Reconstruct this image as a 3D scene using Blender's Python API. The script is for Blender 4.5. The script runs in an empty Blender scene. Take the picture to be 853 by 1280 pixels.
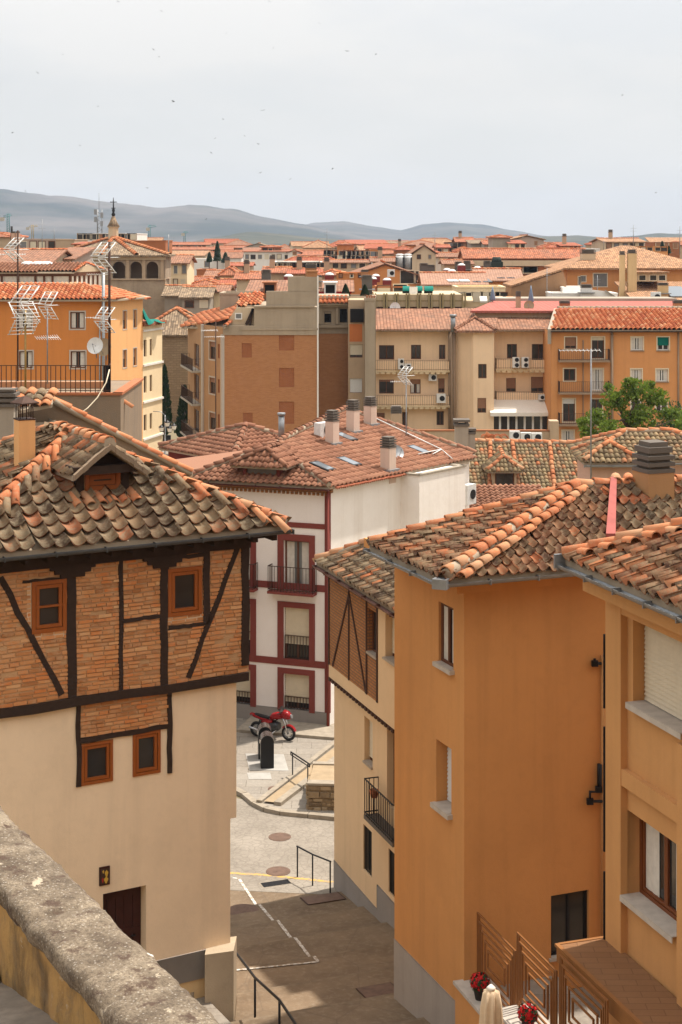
HAZE, EXPO = 0.00009, 0.30
import bpy, math, random
from mathutils import Vector as V, Matrix, noise
R = random.Random(7)
SC = bpy.context.scene
COL = SC.collection
FPX, CX, HY, CZ = 2000.0, 426.5, 301.0, 19.0      # measured from the photograph: focal length, centre column, horizon row (px), eye height (m)
CAM = V((0, 0, CZ))

def P(px, py, Y): return V(((px-CX)*Y/FPX, Y, CZ-(py-HY)*Y/FPX))
def ray(px, py): return V(((px-CX)/FPX, 1.0, -(py-HY)/FPX))
def zat(py, Y): return CZ-(py-HY)*Y/FPX
class Pl:
    def __init__(s, a, b, c): s.p = V(a); s.n = (V(b)-s.p).cross(V(c)-s.p).normalized()
    def hit(s, px, py):
        r = ray(px, py); return CAM + r*((s.p-CAM).dot(s.n)/r.dot(s.n))
    def z(s, x, y): return s.p.z-((x-s.p.x)*s.n.x+(y-s.p.y)*s.n.y)/s.n.z
UP = V((0, 0, 1))

# ---------------------------------------------------------------- objects
ROOT = {}
def thing(name, label, cat, loc=(0, 0, 0), rotz=0.0, group=None):
    o = bpy.data.objects.new(name, None); COL.objects.link(o)
    o.empty_display_size = .2
    o.location = loc; o.rotation_euler = (0, 0, rotz)
    tag(o, label, cat, group)
    ROOT[o.name] = (Matrix.Translation(V(loc)) @ Matrix.Rotation(rotz, 4, 'Z')).inverted()
    return o
def tag(o, label=None, cat=None, group=None, kind=None):
    if label: o['label'] = label
    if cat: o['category'] = cat
    if group: o['group'] = group
    if kind: o['kind'] = kind
    return o
def dup(o, loc, rotz=None, label=None, parent=None):
    c = o.copy(); COL.objects.link(c)
    if parent: c.parent = parent
    else:
        c.location = loc
        if rotz is not None: c.rotation_euler = (0, 0, rotz)
        if label: c['label'] = label
    for ch in KIDS.get(o.name, []): dup(ch, None, parent=c)
    return c
KIDS = {}

class MB:
    def __init__(s): s.v = []; s.f = []; s.m = []; s.sm = []
    def vs(s, pts):
        i = len(s.v); s.v.extend([tuple(p) for p in pts]); return i
    def face(s, pts, m=0, sm=False):
        i = s.vs(pts); s.f.append(tuple(range(i, i+len(pts)))); s.m.append(m); s.sm.append(sm)
    def box(s, c, ax, ay, az, m=0):
        """box with centre c and half-axis vectors"""
        c, ax, ay, az = V(c), V(ax), V(ay), V(az)
        i = s.vs([c+ax*a+ay*b+az*d for d in (-1, 1) for b in (-1, 1) for a in (-1, 1)])
        flip = ax.cross(ay).dot(az) < 0
        for q in ((0, 2, 3, 1), (4, 5, 7, 6), (0, 1, 5, 4), (2, 6, 7, 3), (0, 4, 6, 2), (1, 3, 7, 5)):
            q = tuple(i+k for k in q)
            s.f.append(q[::-1] if flip else q); s.m.append(m); s.sm.append(False)
    def bx(s, x0, x1, y0, y1, z0, z1, m=0):
        s.box(((x0+x1)/2, (y0+y1)/2, (z0+z1)/2), ((x1-x0)/2, 0, 0), (0, (y1-y0)/2, 0), (0, 0, (z1-z0)/2), m)
    def prism(s, base, ext, m=0):
        """polygon base (CCW seen from +ext) extruded by vector ext"""
        base = [V(p) for p in base]; ext = V(ext); n = len(base)
        i = s.vs(base); s.vs([p+ext for p in base])
        s.f.append(tuple(i+k for k in range(n-1, -1, -1))); s.f.append(tuple(i+n+k for k in range(n)))
        for k in range(n):
            a, b = k, (k+1) % n
            s.f.append((i+a, i+b, i+n+b, i+n+a))
        s.m += [m]*(n+2); s.sm += [False]*(n+2)
    def tube(s, pts, r, seg=6, m=0, caps=True, sm=True):
        pts = [V(p) for p in pts]; n = len(pts)
        rr = r if isinstance(r, (list, tuple)) else [r]*n
        base = len(s.v)
        prev = None
        for k, p in enumerate(pts):
            d = (pts[min(k+1, n-1)]-pts[max(k-1, 0)]).normalized()
            if prev is None:
                a = d.orthogonal().normalized()
            else:
                a = (prev-d*prev.dot(d))
                a = a.normalized() if a.length > 1e-6 else d.orthogonal().normalized()
            prev = a; b = d.cross(a)
            s.vs([p+(a*math.cos(t)+b*math.sin(t))*rr[k] for t in [2*math.pi*q/seg for q in range(seg)]])
        for k in range(n-1):
            for q in range(seg):
                i0 = base+k*seg+q; i1 = base+k*seg+(q+1) % seg
                s.f.append((i0, i1, i1+seg, i0+seg)); s.m.append(m); s.sm.append(sm)
        if caps:
            s.f.append(tuple(base+q for q in range(seg-1, -1, -1))); s.f.append(tuple(base+(n-1)*seg+q for q in range(seg)))
            s.m += [m, m]; s.sm += [False, False]
    def lathe(s, c, prof, seg=16, m=0, sm=True):
        """prof: list of (r,z) from bottom to top about vertical axis at c"""
        c = V(c); base = len(s.v)
        for r, z in prof:
            s.vs([c+V((r*math.cos(t), r*math.sin(t), z)) for t in [2*math.pi*q/seg for q in range(seg)]])
        for k in range(len(prof)-1):
            for q in range(seg):
                i0 = base+k*seg+q; i1 = base+k*seg+(q+1) % seg
                s.f.append((i0, i1, i1+seg, i0+seg)); s.m.append(m); s.sm.append(sm)
        s.f.append(tuple(base+q for q in range(seg-1, -1, -1))); s.f.append(tuple(base+(len(prof)-1)*seg+q for q in range(seg)))
        s.m += [m, m]; s.sm += [False, False]
    def build(s, name, mats, parent=None, label=None, local=False, **kw):
        me = bpy.data.meshes.new(name)
        vs = s.v
        inv = ROOT.get(parent.name) if parent else None
        if inv is not None and not local: vs = [tuple(inv @ V(p)) for p in vs]
        me.from_pydata(vs, [], s.f)
        if not isinstance(mats, (list, tuple)): mats = [mats]
        for m in mats: me.materials.append(MAT[m] if isinstance(m, str) else m)
        me.polygons.foreach_set('material_index', s.m)
        me.polygons.foreach_set('use_smooth', s.sm)
        uvl = me.uv_layers.new(name='UVMap')
        uvs = []
        W = s.v
        for f in s.f:
            n = V((0, 0, 0)); p0 = V(W[f[0]])
            for k in range(1, len(f)-1):
                n += (V(W[f[k]])-p0).cross(V(W[f[k+1]])-p0)
            if n.length < 1e-12: n = V((0, 0, 1))
            n.normalize()
            if abs(n.z) > .97: t = V((1, 0, 0)); w = V((0, 1, 0))
            else: t = UP.cross(n).normalized(); w = n.cross(t)
            for k in f:
                p = W[k]; uvs += [p[0]*t.x+p[1]*t.y+p[2]*t.z, p[0]*w.x+p[1]*w.y+p[2]*w.z]
        uvl.data.foreach_set('uv', uvs)
        me.update()
        o = bpy.data.objects.new(name, me); COL.objects.link(o)
        if parent:
            o.parent = parent; KIDS.setdefault(parent.name, []).append(o)
            if inv is not None: ROOT[o.name] = inv
        if label: o['label'] = label
        if kw: tag(o, **kw)
        return o

# ---------------------------------------------------------------- materials
MAT = {}
class NG:
    """tiny node-graph helper"""
    def __init__(s, name):
        s.m = bpy.data.materials.new(name); s.m.use_nodes = True; MAT[name] = s.m
        s.t = s.m.node_tree; s.b = s.t.nodes['Principled BSDF']; s.b.inputs['Roughness'].default_value = .85
        s.b.inputs['Specular IOR Level'].default_value = .25
        s._uv = s._ob = s._pos = None
    def n(s, typ, **kw):
        nd = s.t.nodes.new(typ)
        for k, v in kw.items():
            if k.startswith('i_'):
                key = k[2:]; key = int(key) if key.isdigit() else key.replace('_', ' ')
                s.put(nd.inputs[key], v)
            else: setattr(nd, k, v)
        return nd
    def put(s, sock, v):
        if isinstance(v, bpy.types.NodeSocket): s.t.links.new(v, sock)
        elif isinstance(v, (tuple, list)) and sock.type == 'RGBA' and len(v) == 3: sock.default_value = (*v, 1)
        else: sock.default_value = v
    def uv(s):
        if not s._uv: s._uv = s.n('ShaderNodeTexCoord').outputs['UV']
        return s._uv
    def pos(s):
        if not s._pos: s._pos = s.n('ShaderNodeNewGeometry').outputs['Position']
        return s._pos
    def island(s): return s.n('ShaderNodeNewGeometry').outputs['Random Per Island']
    def noise(s, scale, detail=4, rough=.55, vec=None, dist=0.):
        return s.n('ShaderNodeTexNoise', i_Vector=vec or s.pos(), i_Scale=scale, i_Detail=detail, i_Roughness=rough, i_Distortion=dist).outputs['Fac']
    def vor(s, scale, vec=None, feature='F1', out='Distance'):
        return s.n('ShaderNodeTexVoronoi', feature=feature, i_Vector=vec or s.pos(), i_Scale=scale).outputs[out]
    def ramp(s, fac, stops, interp='LINEAR'):
        nd = s.n('ShaderNodeValToRGB', i_Fac=fac); r = nd.color_ramp; r.interpolation = interp
        while len(r.elements) < len(stops): r.elements.new(.5)
        for e, (p, c) in zip(r.elements, stops):
            e.position = p; e.color = (*c, 1) if isinstance(c, (tuple, list)) else (c, c, c, 1)
        return nd.outputs['Color']
    def mix(s, fac, a, b, mode='MIX'):
        nd = s.n('ShaderNodeMix', data_type='RGBA', blend_type=mode)
        s.put(nd.inputs[0], fac); s.put(nd.inputs[6], a); s.put(nd.inputs[7], b); return nd.outputs[2]
    def math(s, op, a, b=0.5, c=None):
        nd = s.n('ShaderNodeMath', operation=op); s.put(nd.inputs[0], a); s.put(nd.inputs[1], b)
        if c is not None: s.put(nd.inputs[2], c)
        return nd.outputs[0]
    def scalev(s, v, sc):
        return s.n('ShaderNodeMapping', i_Vector=v, i_Scale=sc).outputs[0]
    def bump(s, h, dist=.01, strength=1.):
        nd = s.n('ShaderNodeBump', i_Height=h, i_Distance=dist, i_Strength=strength)
        if s.b.inputs['Normal'].is_linked: s.t.links.new(s.b.inputs['Normal'].links[0].from_socket, nd.inputs['Normal'])
        s.t.links.new(nd.outputs[0], s.b.inputs['Normal']); return s
    def col(s, c): s.put(s.b.inputs['Base Color'], c); return s
    def rough(s, r): s.put(s.b.inputs['Roughness'], r); return s
    def metal(s, v): s.b.inputs['Metallic'].default_value = v; return s

def mul(c, k): return tuple(min(1, x*k) for x in c)
def lerp(a, b, t): return tuple(x+(y-x)*t for x, y in zip(a, b))

def plaster(name, c, dirt=.25, streak=.35, bump=.006, dark=None):
    g = NG(name)
    dark = dark or mul(c, .62)
    a = g.noise(.55, 5, .6)
    b = g.noise(1.0, 4, .6, g.scalev(g.pos(), (2.2, 2.2, .12)))
    f = g.noise(14, 3, .6)
    k = g.mix(g.math('MULTIPLY', g.ramp(a, [(.42, 0.), (.72, 1.)]), dirt), c, dark)
    k = g.mix(g.math('MULTIPLY', g.ramp(b, [(.5, 0.), (.75, 1.)]), streak), k, mul(dark, 1.05))
    k = g.mix(g.math('MULTIPLY', f, .3), k, mul(c, 1.1))
    k = g.mix(g.math('MULTIPLY', g.ramp(g.noise(3.4, 6, .7), [(.50, 0.), (.66, 1.)]), dirt*.6), k, mul(dark, 1.25))
    k = g.mix(g.math('MULTIPLY', g.ramp(g.noise(1.9, 5, .65, g.scalev(g.pos(), (1., 1., .5))), [(.58, 0.), (.64, 1.)]), dirt*.35), k, mul(c, 1.18))
    g.col(k).rough(.9); g.bump(g.noise(30, 3, .6), bump, .5); g.bump(g.noise(1.6, 3), .03, .35)
    return g
def plain(name, c, rough=.6, metal=0., var=.15, scale=6., bump=0.):
    g = NG(name)
    g.col(g.mix(g.math('MULTIPLY', g.ramp(g.noise(scale, 4), [(.35, 0.), (.75, 1.)]), var*2), c, mul(c, .55))).rough(rough).metal(metal)
    if bump: g.bump(g.noise(scale*4, 3), bump, .5)
    return g
def brick(name, c1, c2, mortar, w, h, ms, bump=.012, var=.5, wob=.0, patch=None):
    g = NG(name)
    uv = g.uv()
    if wob:
        nz = g.n('ShaderNodeTexNoise', i_Vector=g.uv(), i_Scale=3.2, i_Detail=3)
        vm = g.n('ShaderNodeVectorMath', operation='MULTIPLY_ADD'); g.put(vm.inputs[0], nz.outputs['Color']); vm.inputs[1].default_value = (wob, wob*.7, 0); g.put(vm.inputs[2], g.uv())
        uv = vm.outputs[0]
    bt = g.n('ShaderNodeTexBrick', i_Vector=uv, i_Color1=c1, i_Color2=c2, i_Mortar=mortar, i_Scale=1., i_Mortar_Size=ms, i_Mortar_Smooth=.25, i_Bias=-.1, i_Brick_Width=w, i_Row_Height=h)
    k = bt.outputs['Color']
    n1 = g.noise(.9, 5, .65)
    k = g.mix(g.math('MULTIPLY', g.ramp(n1, [(.35, 0.), (.7, 1.)]), var), k, patch or mul(c2, .62))
    k = g.mix(g.math('MULTIPLY', g.ramp(g.noise(1., 4, .6, g.scalev(g.uv(), (1.6, 8., 1))), [(.45, 0.), (.68, 1.)]), var*.6), k, mul(c2, .72))
    k = g.mix(g.math('MULTIPLY', g.noise(22, 3), .35), k, mul(mortar, .9))
    g.col(k).rough(.92)
    g.bump(g.noise(25, 4), bump*.7, .6)
    g.bump(g.math('SUBTRACT', 1., bt.outputs['Fac']), bump, 1.)
    return g
def tile(name, stops, lichen=.5, lcol=(.30, .27, .17), dcol=(.07, .055, .045), rough=.9, lsc=9.):
    """clay tile: a tone per tile, patches of lichen and soot"""
    g = NG(name)
    k = g.ramp(g.island(), stops)
    n1 = g.noise(lsc, 6, .7)
    n2 = g.noise(.8, 3, .5)
    f = g.math('MULTIPLY', g.ramp(g.math('ADD', g.math('MULTIPLY', n1, .75), g.math('MULTIPLY', n2, .3)), [(.48, 0.), (.62, 1.)]), lichen)
    k = g.mix(f, k, lcol)
    k = g.mix(g.math('MULTIPLY', g.ramp(g.noise(lsc*1.7, 5, .75), [(.56, 0.), (.7, 1.)]), lichen*.75), k, dcol)
    k = g.mix(g.math('MULTIPLY', g.ramp(g.noise(lsc*4, 4, .7), [(.62, 0.), (.72, 1.)]), lichen*.6), k, (.5, .47, .38))
    g.col(k).rough(rough); g.bump(g.noise(45, 4, .7), .006, .6)
    return g
def roofmat(name, c, pitch=.3, row=.35, var=.35, amp=.05, old=.3):
    """far clay-tile roof: ribs and courses from the metre UVs of the roof plane"""
    g = NG(name)
    sx = g.n('ShaderNodeSeparateXYZ', i_0=g.uv())
    cell = g.n('ShaderNodeVectorMath', operation='FLOOR')
    g.put(cell.inputs[0], g.scalev(g.uv(), (1/pitch, 1/row, 1)))
    wn = g.n('ShaderNodeTexWhiteNoise', noise_dimensions='3D', i_Vector=cell.outputs[0]).outputs['Value']
    k = g.mix(g.math('MULTIPLY', wn, 1.), mul(c, 1-var), mul(c, 1+var*.8))
    k = g.mix(g.math('MULTIPLY', g.ramp(g.noise(.5, 5, .6), [(.4, 0.), (.75, 1.)]), old), k, (.13, .10, .075))
    k = g.mix(g.math('MULTIPLY', g.ramp(g.noise(5, 5, .7), [(.5, 0.), (.7, 1.)]), old*.8), k, (.27, .22, .15))
    g.col(k).rough(.9)
    w = g.math('SINE', g.math('MULTIPLY', sx.outputs[0], 2*math.pi/pitch))
    r = g.math('FRACT', g.math('MULTIPLY', sx.outputs[1], 1/row))
    g.bump(g.math('SUBTRACT', g.math('MULTIPLY', w, .8), g.math('MULTIPLY', r, .7)), amp, 1.)
    return g

# plasters (real paint tones, save the ochre copy with sunlight put in)
plaster('plaster_cream', (.80, .63, .445), .3, .4)
plaster('plaster_cream_base', (.62, .46, .31), .3, .4)
plaster('plaster_beige', (.68, .49, .30), .25, .35)
plaster('plaster_orange', (.58, .275, .095), .3, .4)
plaster('plaster_orange_near', (.55, .285, .11), .28, .35)
plaster('plaster_white', (.80, .75, .72), .15, .22, dark=(.5, .44, .38))
plaster('plaster_whiteside', (.83, .78, .72), .18, .4, dark=(.5, .42, .34))
plaster('trim_red', (.20, .048, .037), .3, .3)
plaster('plinth_grey', (.27, .245, .225), .4, .4)
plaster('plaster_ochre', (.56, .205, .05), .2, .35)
plaster('plaster_ochre_light', (.74, .40, .17), .2, .35)  # paler ochre copy: sunlight painted into the side wall, plain paint on the chimney
plaster('plaster_yellow', (.82, .60, .395), .22, .4)
plaster('plaster_paleyellow', (.76, .60, .38), .22, .35)
plaster('plaster_tan', (.44, .32, .21), .35, .5)
plaster('plaster_sand', (.55, .43, .29), .3, .4)
plaster('plaster_grey', (.34, .29, .23), .45, .6)
plaster('plaster_pink', (.52, .33, .24), .25, .35)
plaster('plaster_offwhite', (.72, .68, .62), .25, .4)
plaster('plaster_rust', (.36, .13, .05), .3, .4)
plaster('plaster_brown', (.30, .21, .14), .35, .5)
plaster('concrete', (.42, .375, .31), .4, .6)
plaster('concrete_dark', (.13, .11, .092), .4, .5)
plaster('cornice_cream', (.66, .52, .33), .3, .5)
plaster('stone_church', (.36, .28, .19), .6, .5, dark=(.15, .11, .075))
plaster('soffit_brown', (.24, .115, .045), .3, .3)
plaster('mortar', (.36, .29, .21), .5, .4, bump=.02)
# masonry
brick('brick_timber', (.44, .17, .058), (.32, .155, .075), (.42, .27, .15), .29, .072, .021, .03, .3, .03, patch=(.45, .125, .035))
brick('brick_thin', (.48, .20, .065), (.38, .15, .05), (.2, .12, .07), .26, .085, .018, .015, .2)
brick('brick_city', (.46, .20, .085), (.37, .145, .058), (.40, .215, .105), .30, .085, .014, .008, .25, patch=(.42, .18, .06))
brick('brick_red', (.40, .12, .04), (.33, .09, .035), (.3, .16, .08), .26, .08, .012, .006, .25)
brick('rubble', (.30, .21, .13), (.2, .14, .09), (.12, .09, .06), .62, .30, .03, .04, .5, .22)
brick('church_rubble', (.36, .25, .15), (.28, .19, .115), (.24, .17, .1), .6, .25, .03, .03, .45, .3, patch=(.22, .14, .085))
# wood, metal, glass
plain('timber', (.042, .024, .016), .85, 0, .4, 9, .008)
g = NG('wood_window'); g.col(g.mix(g.noise(5, 4, .6, g.scalev(g.pos(), (6, 6, 1))), (.22, .055, .010), (.35, .10, .018))).rough(.5)
plain('wood_door', (.05, .013, .008), .55, 0, .4, 6)
plain('wood_brown', (.13, .05, .025), .6)
plain('metal_grey', (.30, .31, .32), .45, .6, .3)
plain('gutter_dark', (.10, .105, .11), .5, .5, .3)
plain('metal_black', (.018, .018, .02), .45, .3, .2)
plain('metal_rust', (.075, .04, .028), .7, .3, .4)
plain('metal_chrome', (.62, .62, .63), .25, 1., .0)
plain('metal_white', (.72, .72, .70), .5, .1, .2)
plain('paint_white', (.75, .73, .69), .6, 0, .15)
plain('paint_cream', (.70, .60, .44), .6, 0, .15)
plain('blind_cream', (.62, .54, .40), .6, 0, .1)
plain('blind_brown', (.30, .15, .08), .65, 0, .15)
plain('blind_white', (.68, .67, .64), .6, 0, .1)
plain('curtain', (.62, .58, .52), .9, 0, .2)
plain('canvas', (.70, .53, .35), .95, 0, .2)
plain('canvas_white', (.78, .72, .63), .9, 0, .1)
plain('canvas_green', (.0, .16, .125), .8, 0, .2)
plain('rail_brown', (.30, .13, .045), .45, .35, .2)
plain('plastic_black', (.012, .012, .013), .35, 0, .1)
plain('rubber', (.02, .02, .021), .8, 0, .1)
plain('paint_red', (.26, .010, .012), .25, 0, .1)
plain('engine_dark', (.06, .06, .062), .4, .7, .3)
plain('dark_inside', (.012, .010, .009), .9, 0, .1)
plain('terracotta', (.40, .14, .06), .85, 0, .3)
plain('metal_blue', (.16, .22, .30), .5, .3, .2)
plain('crane_teal', (.10, .22, .23), .5, .2, .2)
plain('flashing_pink', (.34, .085, .07), .7, 0, .3, 4)
plain('roofing_felt', (.33, .13, .11), .85, 0, .3, 2)
plain('slate_roof', (.20, .135, .10), .85, 0, .3, 3)
plain('marble', (.50, .45, .39), .5, 0, .25, 5)
plain('sill_grey', (.42, .35, .28), .8, 0, .3, 5)
plain('pot_dark', (.04, .03, .028), .7)
plain('petal_red', (.55, .012, .012), .7, 0, .3, 30)
plain('brass_pole', (.30, .19, .06), .4, .5, .3)
plain('bird_dark', (.02, .018, .017), .8)
plain('enamel_green', (.0, .35, .16), .5)
plain('enamel_gold', (.55, .34, .05), .5)
plain('enamel_red', (.35, .02, .015), .5)
g = NG('glass_dark'); g.col(g.mix(g.noise(1.3, 2), (.012, .011, .010), (.045, .042, .04))).rough(.08); g.b.inputs['Specular IOR Level'].default_value = .5
g = NG('glass_pale'); g.col(g.mix(g.noise(.9, 2), (.10, .105, .11), (.22, .22, .22))).rough(.12); g.b.inputs['Specular IOR Level'].default_value = .5
g = NG('solar_dark'); g.col((.012, .014, .022)).rough(.2)
# tiles
tile('tile_left', [(0, (.075, .048, .03)), (.25, (.13, .083, .05)), (.5, (.20, .13, .075)), (.78, (.26, .17, .095)), (.90, (.28, .12, .06)), (1, (.40, .135, .06))], .8, (.25, .20, .13))
tile('tile_right', [(0, (.09, .05, .033)), (.25, (.17, .078, .045)), (.5, (.25, .115, .062)), (.75, (.29, .17, .098)), (.9, (.34, .13, .06)), (1, (.43, .15, .065))], .6, (.31, .235, .14))
tile('tile_beige', [(0, (.10, .065, .045)), (.4, (.19, .12, .075)), (.8, (.32, .22, .13)), (1, (.5, .19, .08))], .7, (.32, .27, .18))
tile('tile_ridge', [(0, (.42, .13, .055)), (.4, (.50, .17, .07)), (.8, (.54, .215, .095)), (1, (.48, .25, .135))], .34, (.45, .33, .2), (.2, .1, .06))
tile('tile_brown', [(0, (.20, .09, .053)), (.5, (.26, .115, .068)), (1, (.31, .15, .09))], .12, (.33, .22, .15), (.14, .07, .05))
tile('tile_grey', [(0, (.13, .085, .055)), (.4, (.24, .165, .095)), (.75, (.34, .245, .135)), (.9, (.36, .19, .10)), (1, (.42, .17, .08))], .5, (.27, .24, .13))
tile('tile_new', [(0, (.38, .10, .045)), (.4, (.48, .14, .055)), (.75, (.54, .19, .08)), (1, (.58, .30, .16))], .15, (.4, .25, .15), (.2, .08, .05))
roofmat('roof_orange', (.36, .12, .058), .3, .4, .4, .05, .45)
roofmat('roof_red', (.36, .10, .05), .3, .4, .25)
roofmat('roof_brown', (.29, .135, .08), .3, .4, .3, .05, .4)
roofmat('roof_tan', (.40, .215, .115), .25, .35, .35, .05, .35)
roofmat('roof_old', (.27, .19, .12), .25, .35, .5, .05, .5)
roofmat('roof_flatred', (.36, .11, .085), .45, 40, .06, .02, .08)
def leafmat(name, c1, c2, trans=.25):
    g = NG(name); g.col(g.mix(g.island(), c1, c2)).rough(.6)
    g.b.inputs['Transmission Weight'].default_value = 0
    tr = g.n('ShaderNodeBsdfTranslucent', i_Color=mul(c2, 1.4)); mx = g.n('ShaderNodeMixShader', i_0=trans)
    out = g.t.nodes['Material Output']; g.t.links.new(g.b.outputs[0], mx.inputs[1]); g.t.links.new(tr.outputs[0], mx.inputs[2]); g.t.links.new(mx.outputs[0], out.inputs[0])
g = NG('earth'); g.col(g.mix(g.noise(.02, 5), (.22, .17, .11), (.15, .14, .075))).rough(.95)
g = NG('lane_concrete')
k = g.mix(g.ramp(g.noise(.7, 6, .65), [(.35, 0.), (.7, 1.)]), (.215, .155, .10), (.135, .095, .06))
k = g.mix(g.math('MULTIPLY', g.ramp(g.noise(6, 6, .75), [(.5, 0.), (.68, 1.)]), .6), k, (.28, .22, .155))
k = g.mix(g.math('MULTIPLY', g.ramp(g.vor(.55, feature='DISTANCE_TO_EDGE', vec=g.scalev(g.pos(), (1, .6, 1))), [(.0, 1.), (.012, 0.)]), .35), k, (.1, .075, .055))
g.col(k).rough(.9); g.bump(g.noise(30, 5, .7), .008, .7)
plain('lane_edge', (.22, .165, .11), .9, 0, .4, 4, .01)
plain('kerb_stone', (.34, .29, .225), .9, 0, .35, 4, .01)
plain('sand', (.36, .27, .17), .95, 0, .25, 3, .01)
tile('rubble_stone', [(0, (.12, .085, .055)), (.4, (.22, .155, .09)), (.8, (.32, .23, .13)), (1, (.40, .32, .22))], .5, (.3, .22, .13), (.08, .055, .04), lsc=5.)
g = NG('road')
bt = g.n('ShaderNodeTexVoronoi', feature='DISTANCE_TO_EDGE', i_Vector=g.pos(), i_Scale=4.2)
k = g.mix(g.ramp(g.noise(.5, 6, .65), [(.35, 0.), (.7, 1.)]), (.29, .255, .21), (.185, .16, .13))
k = g.mix(g.math('MULTIPLY', g.ramp(bt.outputs['Distance'], [(.0, 1.), (.1, 0.)]), .5), k, (.15, .125, .1))
k = g.mix(g.math('MULTIPLY', g.ramp(g.noise(8, 5, .7), [(.5, 0.), (.7, 1.)]), .5), k, (.38, .335, .275))
g.col(k).rough(.9); g.bump(bt.outputs['Distance'], .03, .4)
g = NG('line_white'); g.col(g.mix(g.ramp(g.noise(11, 5, .7), [(.46, 0.), (.56, 1.)]), (.62, .59, .54), (.33, .26, .19))).rough(.85)
g = NG('line_yellow'); g.col(g.mix(g.ramp(g.noise(9, 5, .7), [(.46, 0.), (.58, 1.)]), (.56, .34, .09), (.27, .235, .19))).rough(.85)
plain('manhole', (.18, .115, .085), .7, .3, .4, 5)
g = NG('coping_stone')
k = g.mix(g.ramp(g.noise(3.6, 7, .7), [(.38, 0.), (.62, 1.)]), (.13, .098, .068), (.30, .24, .17))
k = g.mix(g.math('MULTIPLY', g.ramp(g.noise(46, 5, .75), [(.48, 0.), (.58, 1.)]), .6), k, (.075, .055, .04))
k = g.mix(g.math('MULTIPLY', g.ramp(g.vor(34), [(.14, 1.), (.28, 0.)]), .5), k, (.50, .45, .38))
k = g.mix(g.ramp(g.noise(5.5, 6, .7), [(.54, 0.), (.62, 1.)]), k, (.095, .062, .044))
k = g.mix(g.ramp(g.noise(4.0, 6, .75, g.scalev(g.pos(), (1.1, 1., .9))), [(.61, 0.), (.65, 1.)]), k, (.50, .42, .31))
k = g.mix(g.ramp(g.vor(1.7), [(.045, 1.), (.06, 0.)]), k, (.72, .69, .62))
g.col(k).rough(.95); g.bump(g.noise(60, 6, .75), .012, 1.); g.bump(g.noise(9, 5, .7), .03, .8)
g = NG('parapet_plaster')
k = g.mix(g.ramp(g.noise(1.5, 5, .6), [(.3, 0.), (.7, 1.)]), (.47, .29, .10), (.36, .21, .085))
k = g.mix(g.ramp(g.noise(2.2, 6, .65, g.scalev(g.pos(), (1.3, 1.3, .5))), [(.44, 0.), (.68, 1.)]), k, (.07, .048, .03))
k = g.mix(g.math('MULTIPLY', g.ramp(g.noise(9, 5, .7), [(.5, 0.), (.7, 1.)]), .6), k, (.2, .15, .09))
k = g.mix(g.ramp(g.noise(3.1, 5, .7), [(.62, 0.), (.7, 1.)]), k, (.5, .43, .32))
g.col(k).rough(.95); g.bump(g.noise(25, 5, .7), .01, .8)
plain('terrace_floor', (.26, .215, .17), .95, 0, .5, 5, .01)
plain('plate_grey', (.46, .44, .40), .6, .3, .2, 3)
g = plaster('stone_render', (.42, .34, .24), .5, .5, .02)
g = NG('paving')
bt = g.n('ShaderNodeTexBrick', i_Vector=g.pos(), i_Color1=(.285, .255, .215), i_Color2=(.22, .195, .165), i_Mortar=(.14, .12, .095), i_Scale=1., i_Mortar_Size=.012, i_Brick_Width=1.1, i_Row_Height=.7)
k = g.mix(g.math('MULTIPLY', g.ramp(g.noise(.45, 6, .65), [(.4, 0.), (.68, 1.)]), .55), bt.outputs['Color'], (.22, .18, .14))
k = g.mix(g.math('MULTIPLY', g.ramp(g.noise(7, 5, .7), [(.45, 0.), (.7, 1.)]), .4), k, (.40, .36, .30))
g.col(k).rough(.9); g.bump(g.noise(20, 4), .006, .6); g.bump(g.math('SUBTRACT', 1., bt.outputs['Fac']), .006, .6)
tile('brick_old', [(0, (.34, .14, .05)), (.3, (.50, .215, .08)), (.6, (.58, .27, .105)), (.85, (.56, .19, .055)), (1, (.64, .36, .17))], .5, (.54, .35, .20), (.3, .14, .065), lsc=5.)
plaster('mortar_warm', (.50, .30, .155), .5, .3, .02)
plain('timber_brown', (.07, .032, .02), .8, 0, .3, 8)
plain('gutter_brown', (.20, .10, .075), .5, .4, .2)
plain('canopy_brown', (.27, .115, .035), .7, 0, .2)
plain('wood_window_dark', (.17, .05, .015), .45, 0, .2)
brick('canopy_tile', (.27, .14, .065), (.24, .12, .055), (.17, .085, .04), .55, .22, .010, .002, .3)
leafmat('leaf_dark', (.012, .03, .012), (.03, .06, .02), .15)
leafmat('leaf_green', (.035, .075, .008), (.145, .205, .024), .3)
leafmat('leaf_far', (.02, .05, .02), (.05, .09, .03), .15)
plain('bark', (.09, .06, .045), .9, 0, .4, 8)
plaster('plaster_chimney', (.62, .47, .38), .25, .5)
tile('tile_redstrip', [(0, (.36, .10, .055)), (1, (.45, .15, .08))], .15)
plain('gutter_red', (.10, .03, .025), .5, .3, .2)
g = NG('glass_sky'); g.col((.25, .28, .31)).rough(.1); g.b.inputs['Metallic'].default_value = .5
plaster('plaster_gable', (.25, .18, .12), .6, .7, .03, dark=(.17, .135, .10))
plaster('plaster_rust_light', (.42, .20, .10), .3, .4)
plaster('plaster_grey_light', (.46, .40, .34), .2, .3)
plaster('plaster_cement', (.36, .29, .21), .4, .5); plaster('plaster_brickcolour', (.40, .23, .115), .3, .4); plaster('brick_orange_patch', (.5, .16, .05), .4, .4)
plain('metal_thin', (.28, .19, .12), .6, .2)
plaster('plaster_ochre_soft', (.60, .27, .10), .22, .35)
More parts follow.
